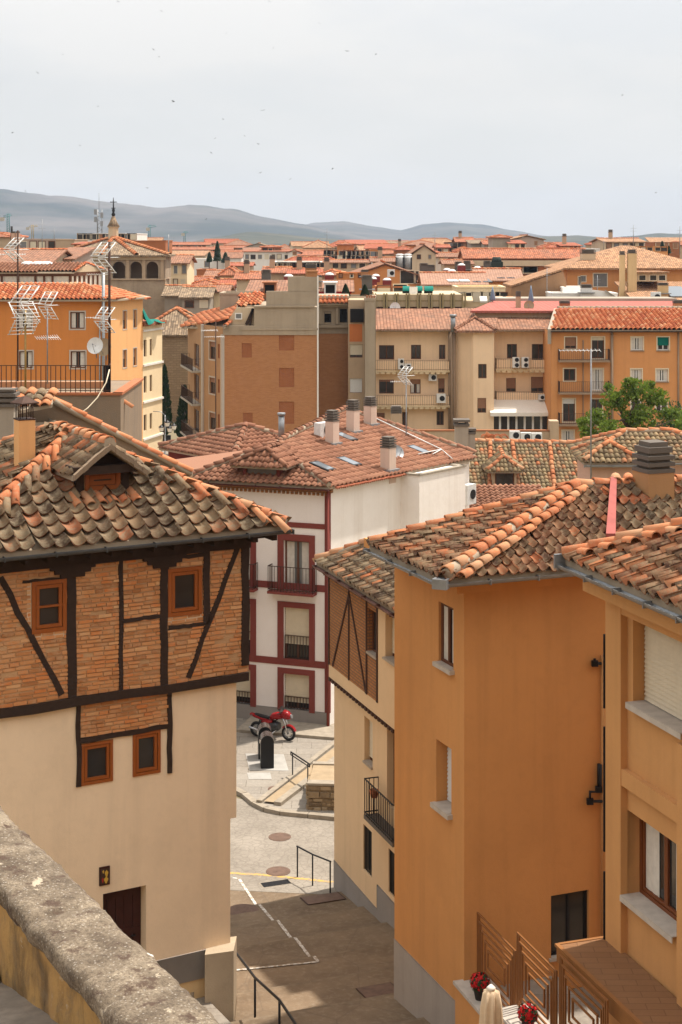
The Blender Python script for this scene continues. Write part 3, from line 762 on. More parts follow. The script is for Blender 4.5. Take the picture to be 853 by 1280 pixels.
# ---------------------------------------------------------------- foreground parapet
def parapet():
    dd = V((.498, -.867, 0)); n = V((-.867, -.498, 0)); z = 14.53; p0 = V((-2.687, 12.6, 0)); T0, T1 = -3.5, 11.
    t = thing('parapet', 'lichen covered stone coping on an old stained ochre wall in the foreground', 'wall', (-2.2, 11.5, 13))
    th = .41; mb = MB()
    prof = [(-.03, -.17), (-.045, -.10), (-.03, -.03), (.02, .0)]+[(th*i/9, .012*math.sin(math.pi*i/9)) for i in range(1, 9)]+[(th-.0, .005), (th+.055, -.015), (th+.07, -.06), (th+.065, -.12), (th+.03, -.17)]
    N = int((T1-T0)/.03); m = len(prof)
    joints = [-1.1, .42, 2.1, 3.4, 4.9, 6.3, 8]
    for i in range(N+1):
        u = T0+(T1-T0)*i/N
        j = min(abs(u-q+.0) for q in joints)
        dip = .02*math.exp(-(j/.03)**2)
        for k, (a, h) in enumerate(prof):
            q = p0+dd*u+n*a+UP*(z+h)
            nz = noise.fractal(q*3.0, 1, 2, 4)*.016+noise.fractal(q*14, 1, 2, 3)*.008
            edge = .022*max(0, noise.noise(V((u*4, a*9+3, 2)))) if k in (2, 3, 4, m-5, m-4, m-3) else 0
            q += UP*(nz-dip-edge)+n*(noise.fractal(q*5+V((9, 2, 1)), 1, 2, 3)*.02)*(1 if k > m/2 else -1)
            mb.v.append(tuple(q))
    for i in range(N):
        for k in range(m-1):
            a = i*m+k; mb.f.append((a, a+m, a+m+1, a+1)); mb.m.append(0); mb.sm.append(True)
    mb.build('coping', 'coping_stone', t)
    w = Wall(p0+n*(th-.01)-dd*3.5+V((0, 0, 0)), p0+n*(th-.01)+dd*11)
    # near face (n points towards the terrace)
    mb = MB(); M, H = 240, 16
    a = p0+n*(th-.015)
    for i in range(M+1):
        u = T0+(T1-T0)*i/M
        for k in range(H+1):
            zz = 13.0+(z-.11-13.0)*k/H; q = a+dd*u+UP*zz
            q += n*(noise.fractal(q*2.5, 1, 2, 4)*.03); mb.v.append(tuple(q))
    for i in range(M):
        for k in range(H):
            c = i*(H+1)+k; mb.f.append((c, c+1, c+H+2, c+H+1)); mb.m.append(0); mb.sm.append(True)
    b = p0+n*.02; mb.face([b+dd*T0+UP*0, b+dd*T1, b+dd*T1+UP*(z-.1), b+dd*T0+UP*(z-.1)])
    mb.face([b+dd*T0, b+dd*T0+UP*(z-.1), a+dd*T0+UP*(z-.1), a+dd*T0])
    mb.build('wall', 'parapet_plaster', t)
    pl = Pl(a, a+dd, a+UP); f0 = pl.hit(0, 1226); f1 = pl.hit(76, 1281)
    v = (f1-f0); g0 = f0-v*3; g1 = f0+v*8
    mb = MB(); mb.face([g0-n*.05, g1-n*.05, g1+n*3, g0+n*3]); tag(mb.build('terrace', 'terrace_floor'), kind='structure')
    mb = MB(); c = pl.hit(-2, 1216)+n*.10; base = len(mb.v)
    for i in range(9):
        for k in range(14):
            ph = math.pi*i/8; th_ = 2*math.pi*k/14; q = V((math.sin(ph)*math.cos(th_)*.12, math.sin(ph)*math.sin(th_)*.12, math.cos(ph)*.10)); q += q*noise.noise(q*9)*.5
            mb.v.append(tuple(c+q))
    for i in range(8):
        for k in range(14):
            a_ = base+i*14+k; b_ = base+i*14+(k+1) % 14; mb.f.append((a_, a_+14, b_+14, b_)); mb.m.append(0); mb.sm.append(True)
    tag(mb.build('stone', 'coping_stone'), 'rounded rough stone at the foot of the foreground wall', 'stone')
parapet()

# ---------------------------------------------------------------- hand rails
def handrail(label, pts, h, ext=.0, mat='metal_black', r=.022, double=False):
    t = thing('hand_railing', label, 'railing', pts[0]); tops = [p+UP*h for p in pts]
    for p, q in zip(pts, tops):
        mb = MB(); mb.tube([p-UP*.05, q], r, 8); mb.build('post', mat, t)
    d0 = (tops[1]-tops[0]).normalized(); d1 = (tops[-1]-tops[-2]).normalized()
    line = [tops[0]-d0*ext]+tops+[tops[-1]+d1*ext]
    mb = MB(); mb.tube(line, r*1.15, 8)
    if double: mb.tube([p-UP*.1 for p in line], r*.9, 8); mb.tube([line[0], line[0]-UP*.1], r, 6); mb.tube([line[-1], line[-1]-UP*.1], r, 6)
    mb.build('rail', mat, t)
    return t
def gp(px, D):
    x = (px-CX)/FPX*D; return V((x, D, lane_z(x, D)))
handrail('black handrail with posts climbing beside the house corner at the bottom', [gp(292.5, 37.8), gp(319, 35.6), gp(349.5, 33.5), gp(374, 31.6)], 1.0, .05, 'metal_black', .026)
handrail('short black handrail with three posts at the top of the lane', [G(372, 1097), G(391, 1107.5), G(413, 1117)], .93, .03)
handrail('short double black handrail by the steps of the sandy plot', [G(366, 971.5, .14), G(385, 984.5, .14)], .85, .14, double=True)

# ---------------------------------------------------------------- bins
def bins():
    pl = MB(); q = [G(307, 942, .137), G(312, 962.5, .137), G(361, 963.5, .137), G(355, 943, .137)]
    mb = MB(); mb.prism([p-UP*.03 for p in q], UP*.035)
    tag(mb.build('steel_plate', 'plate_grey'), 'square pale steel platform under the two black waste bins', 'plate')
    mb = MB(); q = [G(309, 966, .137), G(311, 974, .137), G(340, 974, .137), G(338, 966, .137)]; mb.prism([p-UP*.03 for p in q], UP*.035); tag(mb.build('steel_hatch', 'plate_grey'), 'narrow pale steel hatch in front of the bin platform', 'plate')
    for k, (px, py, lb) in enumerate(((334.5, 960.5, 'black round topped waste bin, the nearer of the two on the steel plate'), (331.5, 949, 'black round topped waste bin half hidden behind the nearer bin'))):
        c = G(px, py, .145); o = thing('waste_bin', lb, 'bin', c, group='waste bins on the plaza'); w, h, dp = .235, 1.15, .62
        f = V((.10, -1, 0)).normalized(); s = V((1, .10, 0)).normalized()
        arc = [(-w, 0), (w, 0), (w, h-w*.95)]+[(w*math.cos(a), h-w*.95+w*math.sin(a)) for a in [math.pi*i/10 for i in range(1, 10)]]+[(-w, h-w*.95)]
        mb = MB(); mb.prism([c+s*x+UP*z for x, z in arc], -f*dp); 
        mb.build('body', 'plastic_black', o)
        mb = MB(); arc2 = [(w*1.04*math.cos(a), h-w*.95+w*1.04*math.sin(a)) for a in [math.pi*i/12 for i in range(13)]]+[(w*.9*math.cos(a), h-w*.95+w*.9*math.sin(a)) for a in [math.pi*(12-i)/12 for i in range(13)]]
        mb.prism([c+s*x+UP*z-f*.03 for x, z in arc2], -f*(dp-.06)); mb.build('lid', 'metal_chrome', o)
        mb = MB(); mb.box(c+s*(-w-.02)+UP*(h-w)-f*.2, s*.03, f*.05, UP*.06); mb.build('handle', 'metal_chrome', o)
bins()

# ---------------------------------------------------------------- motorcycle
def motorcycle():
    rear, front = G(321.5, 920.5, .13), G(361, 926, .13)
    mid = (rear+front)/2; ang = math.atan2(front.y-rear.y, front.x-rear.x)
    t = thing('motorcycle', 'red sports motorcycle parked in front of the white house', 'motorcycle', mid, ang)
    wb = (front-rear).length/2
    def wheel(x, r, wt):
        mb = MB(); N, K = 28, 8; base = 0
        for i in range(N):
            a = 2*math.pi*i/N
            for k in range(K):
                b = 2*math.pi*k/K; rr = r-wt*.5+wt*.5*math.cos(b); mb.v.append((x+rr*math.cos(a), wt*.55*math.sin(b), r+rr*math.sin(a)))
        for i in range(N):
            for k in range(K):
                a0, a1 = i*K+k, i*K+(k+1) % K; b0, b1 = ((i+1) % N)*K+k, ((i+1) % N)*K+(k+1) % K
                mb.f.append((a0, b0, b1, a1)); mb.m.append(0); mb.sm.append(True)
        wo = mb.build('wheel', 'rubber', t, local=True)
        mb = MB(); ri = r-wt
        for i in range(24):
            a, b = 2*math.pi*i/24, 2*math.pi*(i+1)/24
            for y in (-.03, .03):
                q = [(x+rr*math.cos(c), y, r+rr*math.sin(c)) for rr, c in ((ri, a), (ri, b), (ri*.88, b), (ri*.88, a))]; mb.face(q if y < 0 else q[::-1])
            mb.face([(x+ri*.88*math.cos(a), -.03, r+ri*.88*math.sin(a)), (x+ri*.88*math.cos(b), -.03, r+ri*.88*math.sin(b)), (x+ri*.88*math.cos(b), .03, r+ri*.88*math.sin(b)), (x+ri*.88*math.cos(a), .03, r+ri*.88*math.sin(a))])
        for i in range(6):
            a = 2*math.pi*i/6+.2; mb.tube([(x, 0, r), (x+ri*.9*math.cos(a), 0, r+ri*.9*math.sin(a))], .016, 5)
        mb.tube([(x, -.07, r), (x, .07, r)], .035, 8); mb.build('rim', 'metal_grey', wo, local=True)
        mb = MB(); mb.tube([(x, -.05, r), (x, -.045, r)], ri*.6, 18); mb.build('brake_disc', 'metal_chrome', wo, local=True)
    rr = .29; wheel(-wb, rr, .11); wheel(wb, rr, .095)
    def loft(name, secs, mat, parent=t, seg=12):
        """secs: (x, z centre, half height, half width)"""
        mb = MB()
        for x, z, h, w in secs:
            for q in range(seg):
                a = 2*math.pi*q/seg; c, s_ = math.cos(a), math.sin(a); c = math.copysign(abs(c)**.75, c); s_ = math.copysign(abs(s_)**.75, s_)
                mb.v.append((x, w*c, z+h*s_))
        for k in range(len(secs)-1):
            for q in range(seg):
                a, b = k*seg+q, k*seg+(q+1) % seg; mb.f.append((a, b, b+seg, a+seg)); mb.m.append(0); mb.sm.append(True)
        mb.f.append(tuple(range(seg))[::-1]); mb.f.append(tuple((len(secs)-1)*seg+q for q in range(seg))); mb.m += [0, 0]; mb.sm += [False, False]
        return mb.build(name, mat, parent, local=True)
    k = wb/.68
    loft('fuel_tank', [(-.10*k, .80, .06, .08), (.0, .86, .12, .13), (.18*k, .90, .14, .15), (.33*k, .90, .12, .12), (.42*k, .88, .07, .07)], 'paint_red')
    loft('seat', [(-.74*k, .86, .035, .08), (-.5*k, .82, .05, .12), (-.2*k, .78, .05, .11), (-.06*k, .82, .04, .08)], 'plastic_black')
    tl = loft('tail', [(-.92*k, .86, .03, .06), (-.78*k, .80, .07, .10), (-.5*k, .74, .06, .12), (-.2*k, .70, .05, .11)], 'paint_red')
    mb = MB(); mb.bx(-.93*k-.03, -.93*k, -.06, .06, .80, .87); mb.build('tail_light', 'enamel_red', tl, local=True)
    fa = loft('fairing', [(.38*k, .95, .10, .10), (.50*k, .98, .17, .17), (.66*k, .96, .15, .16), (.78*k, .92, .09, .10)], 'paint_red')
    mb = MB(); mb.face([(.44*k, -.13, 1.12), (.44*k, .13, 1.12), (.66*k, .12, 1.08), (.66*k, -.12, 1.08)]); mb.face([(.44*k, -.13, 1.12), (.44*k, .13, 1.12), (.36*k, .10, 1.26), (.36*k, -.10, 1.26)]); mb.build('windscreen', 'glass_dark', fa, local=True)
    mb = MB(); mb.tube([(.77*k, 0, .93), (.83*k, 0, .93)], [.085, .075], 14); mb.build('headlight', 'glass_pale', fa, local=True)
    loft('engine', [(-.22*k, .43, .15, .14), (-.05*k, .45, .20, .2), (.15*k, .47, .2, .2), (.3*k, .5, .13, .14)], 'engine_dark')
    loft('side_panel', [(-.42*k, .62, .08, .13), (-.15*k, .63, .09, .15), (.02*k, .66, .05, .13)], 'paint_red')
    mb = MB()
    for y in (-.16, .16): mb.tube([(.25*k, y*.7, .42), (.05*k, y*1.1, .24), (-.35*k, y*1.2, .27), (-.9*k, y*1.35, .40)], [.025, .03, .045, .05], 8)
    mb.build('exhaust', 'metal_chrome', t, local=True)
    mb = MB()
    for y in (-.085, .085): mb.tube([(wb, y, rr), (.44*k, y, 1.0)], .026, 8)
    mb.build('fork', 'metal_chrome', t, local=True)
    mb = MB()
    for y in (-.085, .085): mb.tube([(-wb, y, rr), (-.15*k, y, .40)], .028, 6); mb.tube([(-wb+.05, y, rr), (-.5*k, y, .72)], .03, 6)
    mb.tube([(.42*k, 0, .92), (.1*k, 0, .68), (-.5*k, 0, .66)], .03, 6); mb.build('frame', 'metal_black', t, local=True)
    mb = MB(); mb.tube([(.34*k, -.34, 1.06), (.42*k, -.2, 1.06), (.42*k, .2, 1.06), (.34*k, .34, 1.06)], .016, 6); ha = mb.build('handlebar', 'metal_black', t, local=True)
    for y in (-.3, .3):
        mb = MB(); mb.tube([(.42*k, y*.8, 1.06), (.46*k, y*1.1, 1.22)], .008, 5); mb.box((.45*k, y*1.15, 1.25), (.012, 0, 0), (0, .055, 0), (0, 0, .035)); mb.build('mirror', 'plastic_black', ha, local=True)
    mb = MB(); N = 8
    for i in range(N):
        a, b = math.radians(20+i*15), math.radians(20+(i+1)*15); R_ = rr+.03
        mb.face([(wb+R_*math.cos(a), -.06, rr+R_*math.sin(a)), (wb+R_*math.cos(a), .06, rr+R_*math.sin(a)), (wb+R_*math.cos(b), .06, rr+R_*math.sin(b)), (wb+R_*math.cos(b), -.06, rr+R_*math.sin(b))], 0, True)
        for y in (-.06, .06): mb.face([(wb+q*math.cos(c), y, rr+q*math.sin(c)) for q, c in ((R_, a), (R_, b), (R_-.05, b), (R_-.05, a))])
    mb.build('front_mudguard', 'paint_red', t, local=True)
    mb = MB(); mb.tube([(0, .12, .35), (-.06, .28, .145)], .012, 5); mb.build('kickstand', 'metal_grey', t, local=True)
motorcycle()

def sky_blocker_hill():
    """added slope of the upper town, unseen behind the viewpoint, blocking low sky light"""
    mb = MB(); prof = [(6.2, 0), (6., 9), (1.5, 13.2), (-2.5, 15.5), (-6, 21), (-9, 29), (-22, 37), (-50, 44), (-140, 46)]; xs = [-150+7.5*i for i in range(41)]
    for x in xs:
        for y, z in prof: e = noise.noise(V((x*.05, y*.05, 1)))*2; mb.v.append((x, y-abs(x)*.10+e*.3-(2.5 if abs(x) > 12 else 0), max(0, z+(e if z > 20 else 0))))
    n = len(prof)
    for i in range(len(xs)-1):
        for k in range(n-1): a = i*n+k; mb.f.append((a, a+n, a+n+1, a+1)[::-1]); mb.m.append(0); mb.sm.append(False)
    tag(mb.build('sky_blocker_hill', 'church_rubble'), kind='structure')  # out of view, added to darken the near walls facing the camera
sky_blocker_hill()
# ================================================================ 1. half-timbered house (left)
def courses(mb, w, u0, u1, z0, z1, holes, seed, n0=0.):
    """uneven hand laid brick courses standing proud of the mortar"""
    rg = random.Random(seed); z = z0
    while z < z1-.03:
        h = rg.uniform(.058, .082); u = u0-rg.uniform(0, .25)
        while u < u1:
            l = rg.uniform(.17, .36); a, b = max(u, u0), min(u+l, u1); mz = z+h/2; mu = (a+b)/2
            wob = .020*math.sin(mu*1.7+seed+z*.9)+.012*noise.noise(V((mu*2.2, z*3, seed)))
            if b-a > .05 and rg.random() > .035:
                for q in holes:
                    if q[2]-.03 < mz < q[3]+.03:
                        if a < q[0]-.02 < b: b = q[0]-.02
                        elif a < q[1]+.02 < b: a = q[1]+.02
                mu = (a+b)/2
                if b-a > .04 and not any(q[0]-.01 < mu < q[1]+.01 and q[2]-.03 < mz < q[3]+.03 for q in holes):
                    t_ = rg.uniform(-.012, .012); c = w.pt(mu, mz+wob, n0+rg.uniform(-.004, .016)); dz = rg.uniform(.78, 1.)
                    mb.box(c, w.d*((b-a)/2-.004)+UP*t_*.3, w.n*.018, UP*(h/2*dz))
            u += l+rg.uniform(.008, .022)
        z += h+rg.uniform(.016, .030)
def left_house():
    d = V((.877, .48, 0)); C1 = V(((311-CX)/FPX*36, 36, 0))
    t = thing('timbered_house', 'half-timbered brick and cream plaster house with a mossy hipped tile roof', 'house', (-4, 36, 0))
    A = C1-d*7.0
    W = Wall(A, C1); n = W.n
    zbm = W.z(305, 846); ztop = 12.35
    # upper brick storey
    wl = W.rect(39.5, 83, 725, 790); wr = W.rect(209.7, 252, 709, 769)
    ur = W.u(304)
    mb = MB(); W.mesh(mb, 0, W.L, zbm, ztop, [wl, wr], .16)
    side = [Wall(C1, C1-n*6.5), Wall(C1-n*6.5, A-n*6.5), Wall(A-n*6.5, A)]
    for s in side: s.mesh(mb, 0, s.L, zbm, ztop)
    mb.build('brick_wall', 'mortar_warm', t)
    mb = MB(); courses(mb, W, 0, W.L-.05, zbm, ztop, [wl, wr], 7); mb.build('bricks', 'brick_old', t)
    for r, row in ((wl, 2), (wr, 1)): window(t, W, r, .05, 'wood_window', 'glass_dark', .085, 1, row, .09, sash=.07)
    for r in (wl, wr): # plaster bands around the windows
        mb = MB(); W.box(mb, r[0]-.10, r[0]-.002, r[2]-.02, r[3]+.05, 0, .012); W.box(mb, r[0], r[1]+.03, r[2]-.14, r[2]-.004, 0, .014); mb.build('plaster_patch', 'plaster_cream_base', t)
    # lower plastered storey and recessed base
    A2 = A-n*.07; B2 = C1-d*.27-n*.07
    L = Wall(A2, B2); zs = L.z(295, 1022)
    w1 = L.rect(101.5, 141, 927, 979); w2 = L.rect(166, 200.5, 914, 968)
    A3 = A-n*.07; B3 = C1-d*.42-n*.07
    K = Wall(A3, B3); zp = K.z(250, 1188)
    dr = K.rect(129, 183, 1112, 1230)
    dr = (dr[0], dr[1], dr[3]-2.15, dr[3])
    mb = MB(); L.mesh(mb, 0, L.L, zs, zbm, [w1, w2], .2)
    Wall(B2, B2-n*6.3).mesh(mb, 0, 6.3, zs, zbm); Wall(A2-n*6.3, A2).mesh(mb, 0, 6.3, zs, zbm)
    mb.face([L.pt(K.L, zs, 0), L.pt(L.L, zs, 0), L.pt(L.L, zs, -.5), L.pt(K.L, zs, -.5)])
    K.mesh(mb, 0, K.L, zp, zs, [dr], .34)
    Wall(B3, B3-n*6.2).mesh(mb, 0, 6.2, 0, zs); Wall(A3-n*6.2, A3).mesh(mb, 0, 6.2, 0, zs)
    mb.build('plaster_wall', 'plaster_cream', t)
    for r in (w1, w2): window(t, L, r, .06, 'wood_window', 'glass_dark', .065, 1, 1, .09, sash=.06)
    mb = MB(); K.mesh(mb, 0, K.L, zp-.62, zp, n=.03); K.box(mb, 0, K.L, zp-.62, zp, -.1, .03)
    mb.build('plinth', 'plinth_pale', t); mb = MB(); K.mesh(mb, 0, K.L, 0, zp-.5, n=-.02); mb.build('footing', 'plaster_yellowochre', t)
    # door
    mb = MB(); a, b, c, e = dr
    for i in range(5):
        u0, u1 = a+(b-a)*i/5, a+(b-a)*(i+1)/5; K.box(mb, u0+.006, u1-.006, c, e, -.38, -.31)
    K.box(mb, a, b, c, e, -.42, -.375)
    for zz in (c+.3, c+1.1, e-.2): K.box(mb, a+.03, b-.03, zz-.07, zz+.07, -.31, -.29)
    do = mb.build('door', 'wood_door', t)
    mb = MB(); mb.tube([K.pt(b-.16, c+1.0, -.29), K.pt(b-.16, c+1.0, -.24), K.pt(b-.27, c+1.0, -.24)], .014, 6); mb.build('handle', 'metal_black', do)
    # brick panel over the small windows
    px = [(99, 876), (210, 860)]
    u0, u1 = L.u(100), L.u(210)
    mb = MB(); zl = L.z(155, 916.0)
    L.box(mb, u0, u1, zl+.05, zbm-.05, 0, .012); bp = mb.build('brick_panel', 'mortar_warm', t); mb = MB(); courses(mb, L, u0, u1, zl+.05, zbm-.05, [], 9, .012); mb.build('bricks', 'brick_old', bp)
    # timbers
    def beam(nm, a, b, w, wall=W, n0=-.05, n1=.035, wob=True):
        mb = MB(); K_ = 7; rg = random.Random(int(a[0]*100+b[1]*37))
        pts = [V((a[0]+(b[0]-a[0])*i/K_, a[1]+(b[1]-a[1])*i/K_, 0)) for i in range(K_+1)]
        dd = V((b[0]-a[0], b[1]-a[1], 0)).normalized(); nn = V((-dd.y, dd.x, 0))
        off = [0]+[rg.uniform(-.018, .018) for _ in range(K_-1)]+[0]
        L_, R_ = [], []
        for p, o in zip(pts, off):
            L_.append(p+nn*(w/2*rg.uniform(.86, 1.1)+o)); R_.append(p-nn*(w/2*rg.uniform(.86, 1.1)-o))
        for i in range(K_):
            q = [R_[i], R_[i+1], L_[i+1], L_[i]]
            if (q[1]-q[0]).cross(q[3]-q[0]).z < 0: q = q[::-1]
            mb.prism([wall.pt(p.x, p.y, n0) for p in q], wall.n*(n1-n0))
        return mb.build(nm, 'timber', t)
    U = W.u
    def Z(px, py): return W.z(px, py)
    beam('post', (U(90), zbm), (U(89.5), ztop), .21); beam('post', (U(151), zbm), (U(151.5), ztop), .10)
    beam('post', (U(205), zbm), (U(205), ztop), .19); beam('post', (U(257.5), Z(257, 780)), (U(258), ztop), .16)
    beam('post', (W.L-.09, Z(308, 831)), (W.L-.09, ztop), .19, n0=-.1, n1=.05)
    beam('beam', (0, zbm-.02), (W.L-.02, zbm+.01), .20, n1=.07)
    beam('beam', (0, ztop-.12), (W.L+.02, ztop-.12), .26, n1=.09)
    beam('brace', (U(0), Z(0, 722)), (U(77), Z(77, 868)), .13); beam('brace', (U(299.5), Z(299, 677)), (U(235), Z(235, 847)), .12)
    beam('rail_beam', (U(153.5), Z(153.5, 776)), (U(200), Z(200, 770)), .09); beam('rail_beam', (U(210.5), Z(210, 785)), (U(255), Z(255, 779.5)), .09)
    beam('rail_beam', (U(210), Z(210, 698)), (U(254), Z(254, 693)), .09); beam('lintel', (U(28), Z(28, 727)), (U(84), Z(84, 722)), .06)
    for p in (90, 205):   # corbels under the wall plate
        mb = MB()
        for k, hw in ((0, .50), (1, .40), (2, .27)): W.box(mb, U(p)-hw, U(p)+hw, ztop-.31-.09*k-(.0), ztop-.22-.09*k, -.05, .10-.01*k)
        mb.build('corbel', 'timber', t)
    U2 = L.u
    beam('post', (U2(98), L.z(98, 983)), (U2(98), zbm), .10, L, n1=.045); beam('post', (U2(212), L.z(212, 966)), (U2(212), zbm), .11, L, n1=.045)
    beam('beam', (U2(100), L.z(100, 926)), (U2(210), L.z(210, 907)), .11, L, n1=.05)
    # roof
    G = V((-1.23, 35.8, 12.60)); Le = 7.57; tp = .485
    q = lambda a, s: G-d*a-n*s+UP*(tp*s)
    h = Le/2; ap = q(h, h); bk = ap-n*1.2
    E1, E0 = q(0, 0), q(Le, 0); B1, B0 = q(0, 0)-n*(Le+1.2), q(Le, 0)-n*(Le+1.2)
    B1.z = B0.z = G.z
    front = [E0, E1, ap]; left = [B0, E0, ap, bk]; right = [E1, B1, bk, ap]; back = [B1, B0, bk]
    rf = MB()
    for f_ in (front, left, right, back): slab(rf, f_, .12, 2, -.02)
    tiles(rf, front, .355, .40, .40, .075, m=0, seed=3, seg=6, ml=3, jit=1.4)
    tiles(rf, left, .355, .40, .40, .075, m=0, seed=4, seg=6, ml=3, jit=1.4); tiles(rf, right, .355, .40, .40, .075, m=0, seed=5)
    for i, (a, b) in enumerate(((E1, ap), (E0, ap), (ap, bk), (B0, bk))): ridge(rf, a+UP*.09, b+UP*.09, .115, .42, 1, 11+i, bed=2)
    # rough cover tiles straddling the visible hips
    rg = random.Random(5)
    for (a, b, sgn) in ((E1, ap, -1), (E0, ap, 1)):
        Lh = (b-a).length; dd = (b-a)/Lh
        for i in range(int(Lh/.50)):
            c = a+dd*(.35+i*.50); dirn = d*sgn
            c2 = c+n*.20+UP*.10; e2 = c2+(n*.75-dd*.55).normalized()*rg.uniform(.32, .42)
            base = Pl(E0, E1, ap); e2.z = base.z(e2.x, e2.y)+.10+rg.uniform(0, .03)
            if i % 1 == 0: ridge(rf, e2-UP*.05, c2-UP*.03, .095, .6, rg.choice((0, 1, 1)), 50+i)
    rfo = rf.build('roof', ['tile_left', 'tile_ridge', 'mortar', 'tile_lip'], t)
    mb = MB(); go = n*.07-UP*.06
    gutter(mb, E0+go-d*.0, E1+go+d*.12, .085); gutter(mb, E1+go+d*.05-n*.0, E1+go+d*.05-n*5, .085)
    mb.build('gutter', 'gutter_dark', t)
    mb = MB()  # soffit boards and rafters ends
    mb.prism([E0-UP*.16-n*.08, E1-UP*.16-n*.08-d*.1, E1-UP*.2-n*1.2-d*.1, E0-UP*.2-n*1.2], UP*.05)
    for i in range(16):
        c = E0.lerp(E1, (i+.5)/16); mb.box(c-n*.42-UP*.24, d*.06, n*.33, UP*.06)
    W.box(mb, 0, W.L+.5, ztop-.05, ztop+.25, -.15, .1)
    mb.build('rafters', 'timber', t)
    # dormer
    pl = Pl(E0, E1, ap); b0 = pl.hit(128, 616)
    dn = -n; hw = .60; he = .62; hr = 1.0
    D = Wall(b0-d*hw, b0+d*hw); zb = b0.z-.05
    dm = MB(); wd = (hw-.41, hw+.41, zb+.12, zb+.12+.44)
    D.mesh(dm, 0, 2*hw, zb-.2, zb+he, [wd], .12); dm.face([D.pt(0, zb+he), D.pt(2*hw, zb+he), D.pt(hw, zb+hr-.05)])
    for sg, u in ((0, 0.), (1, 2*hw)):
        dm.face([D.pt(u, zb-.2, 0), D.pt(u, zb+he, 0), D.pt(u, zb+he, -2.2), D.pt(u, zb-.2, -2.2)])
    dmo = dm.build('dormer', 'plaster_yellow', t)
    dm = MB(); D.box(dm, -.02, .17, zb-.1, zb+he, -.1, .03); D.box(dm, 2*hw-.17, 2*hw+.02, zb-.1, zb+he, -.1, .03)
    D.box(dm, -.20, 2*hw+.20, zb+he-.09, zb+he+.09, -.15, .42); dm.prism([D.pt(-.2, zb+he+.05, .04), D.pt(2*hw+.2, zb+he+.05, .04), D.pt(hw, zb+hr-.06, .04)], D.n*.05)
    dm.build('dormer_frame', 'timber', dmo)
    window(dmo, D, wd, -.0, 'wood_window', 'glass_dark', .1, 1, 1, .05, name='dormer_window', sash=.09)
    dr_ = MB(); o = .50; k = -3.0
    ze = zb+he+.0; zr = zb+hr+.14; uo = .24
    pe = lambda u, nn, z: D.pt(u, z, nn)
    ls = [pe(-uo, k, ze-.1), pe(-uo, o, ze-.1), pe(hw, o, zr), pe(hw, k, zr)]
    rs = [pe(2*hw+uo, o, ze-.1), pe(2*hw+uo, k, ze-.1), pe(hw, k, zr), pe(hw, o, zr)]
    for f_ in (ls, rs): slab(dr_, f_, .09, 2, 0)
    tiles(dr_, ls, .26, .36, .32, .05, m=0, seed=8, style='cover', mo=(.25, 1)); tiles(dr_, rs, .26, .36, .32, .05, m=0, seed=9, style='cover', mo=(.3, 1))
    ridge(dr_, pe(hw, o, zr+.06), pe(hw, k, zr+.06), .14, .42, 1, 4, bed=2)
    for a, b in ((ls[1], ls[2]), (rs[0], rs[3])):   # mortared verge at the gable
        dd = (b-a); [dr_.box(a+dd*((i_+.5)/8)+D.n*rg.uniform(.0, .03)+UP*rg.uniform(-.02, .02), dd*(.5/8+.004), D.n*.06, UP*rg.uniform(.05, .075), 3) for i_ in range(8)]
    for i in range(6): ridge(dr_, D.pt(-.1+i*.27, zb-.17, .50), D.pt(-.1+i*.27, zb+.02, .02), .12, .6, 1, 70+i)
    dr_.build('dormer_roof', ['tile_left', 'tile_ridge', 'mortar', 'plaster_gable'], dmo)
    # chimney with metal cap
    lp = Pl(B0, E0, ap); c = lp.hit(31, 585)
    dm = MB(); dm.box(c+UP*.35, d*.19, n*.19, UP*.75); cho = dm.build('chimney', 'plaster_ochre_light', t)
    dm = MB(); z0 = c.z+1.1
    for a in (-1, 1):
        for b in (-1, 0, 1): dm.tube([c*1+d*.15*a+n*.15*b+UP*1.1, c+d*.15*a+n*.15*b+UP*1.48], .014, 5)
    for b in (-1, 1): dm.tube([c+n*.15*b+UP*1.1, c+n*.15*b+UP*1.48], .014, 5)
    dm.lathe(c+UP*1.46, [(.02, .0), (.33, .0), (.33, .03), (.06, .16), (.02, .17)], 4, sm=False)
    dm.box(c+UP*1.115, d*.2, n*.2, UP*.015); dm.build('chimney_cap', 'metal_rust', cho)
    # plaque by the door: its own thing
    a, b, c_, e = K.rect(124, 137, 1083, 1106)
    mb = MB(); K.box(mb, a, b, c_, e, -.01, .035)
    p = thing('wall_plaque', 'small dark picture tile hung above the house door', 'plaque', K.pt((a+b)/2, c_, .02))
    mb.build('frame', 'wood_door', p)
    mb = MB(); w_ = b-a; h_ = e-c_
    K.box(mb, a+w_*.1, b-w_*.1, c_+h_*.08, e-h_*.08, .03, .038, 0)
    pic = mb.build('picture', 'metal_rust', p)
    mb = MB()
    for (u, z, rx, rz, m) in ((.66, .62, .2, .22, 0), (.62, .28, .24, .2, 0), (.3, .3, .12, .16, 1), (.35, .75, .1, .1, 0)):
        pts = [K.pt(a+w_*(u+rx*math.cos(k)*(.8+.2*math.sin(3*k))), c_+h_*(z+rz*math.sin(k)*(.85+.15*math.cos(4*k))), .041) for k in [2*math.pi*i/12 for i in range(12)]]
        mb.face(pts, m)
    mb.build('figure', ['enamel_gold', 'enamel_red'], pic)
    # stone pier at the foot of the house corner
    mb = MB(); c0 = P(256, 1192, 35.2); c1 = P(292, 1186, 35.4)
    zt = c0.z; x0, x1 = c0.x, c1.x
    i0 = []
    pr = [(x0, 35.25, zt-.02), (x1, 35.45, zt+.02), (x1+.02, 36.2, zt+.05), (x0, 36.0, zt)]
    mb.prism([V((p[0], p[1], 0)) for p in pr], UP*(zt-.05)); 
    rg = random.Random(3)
    top = MB()
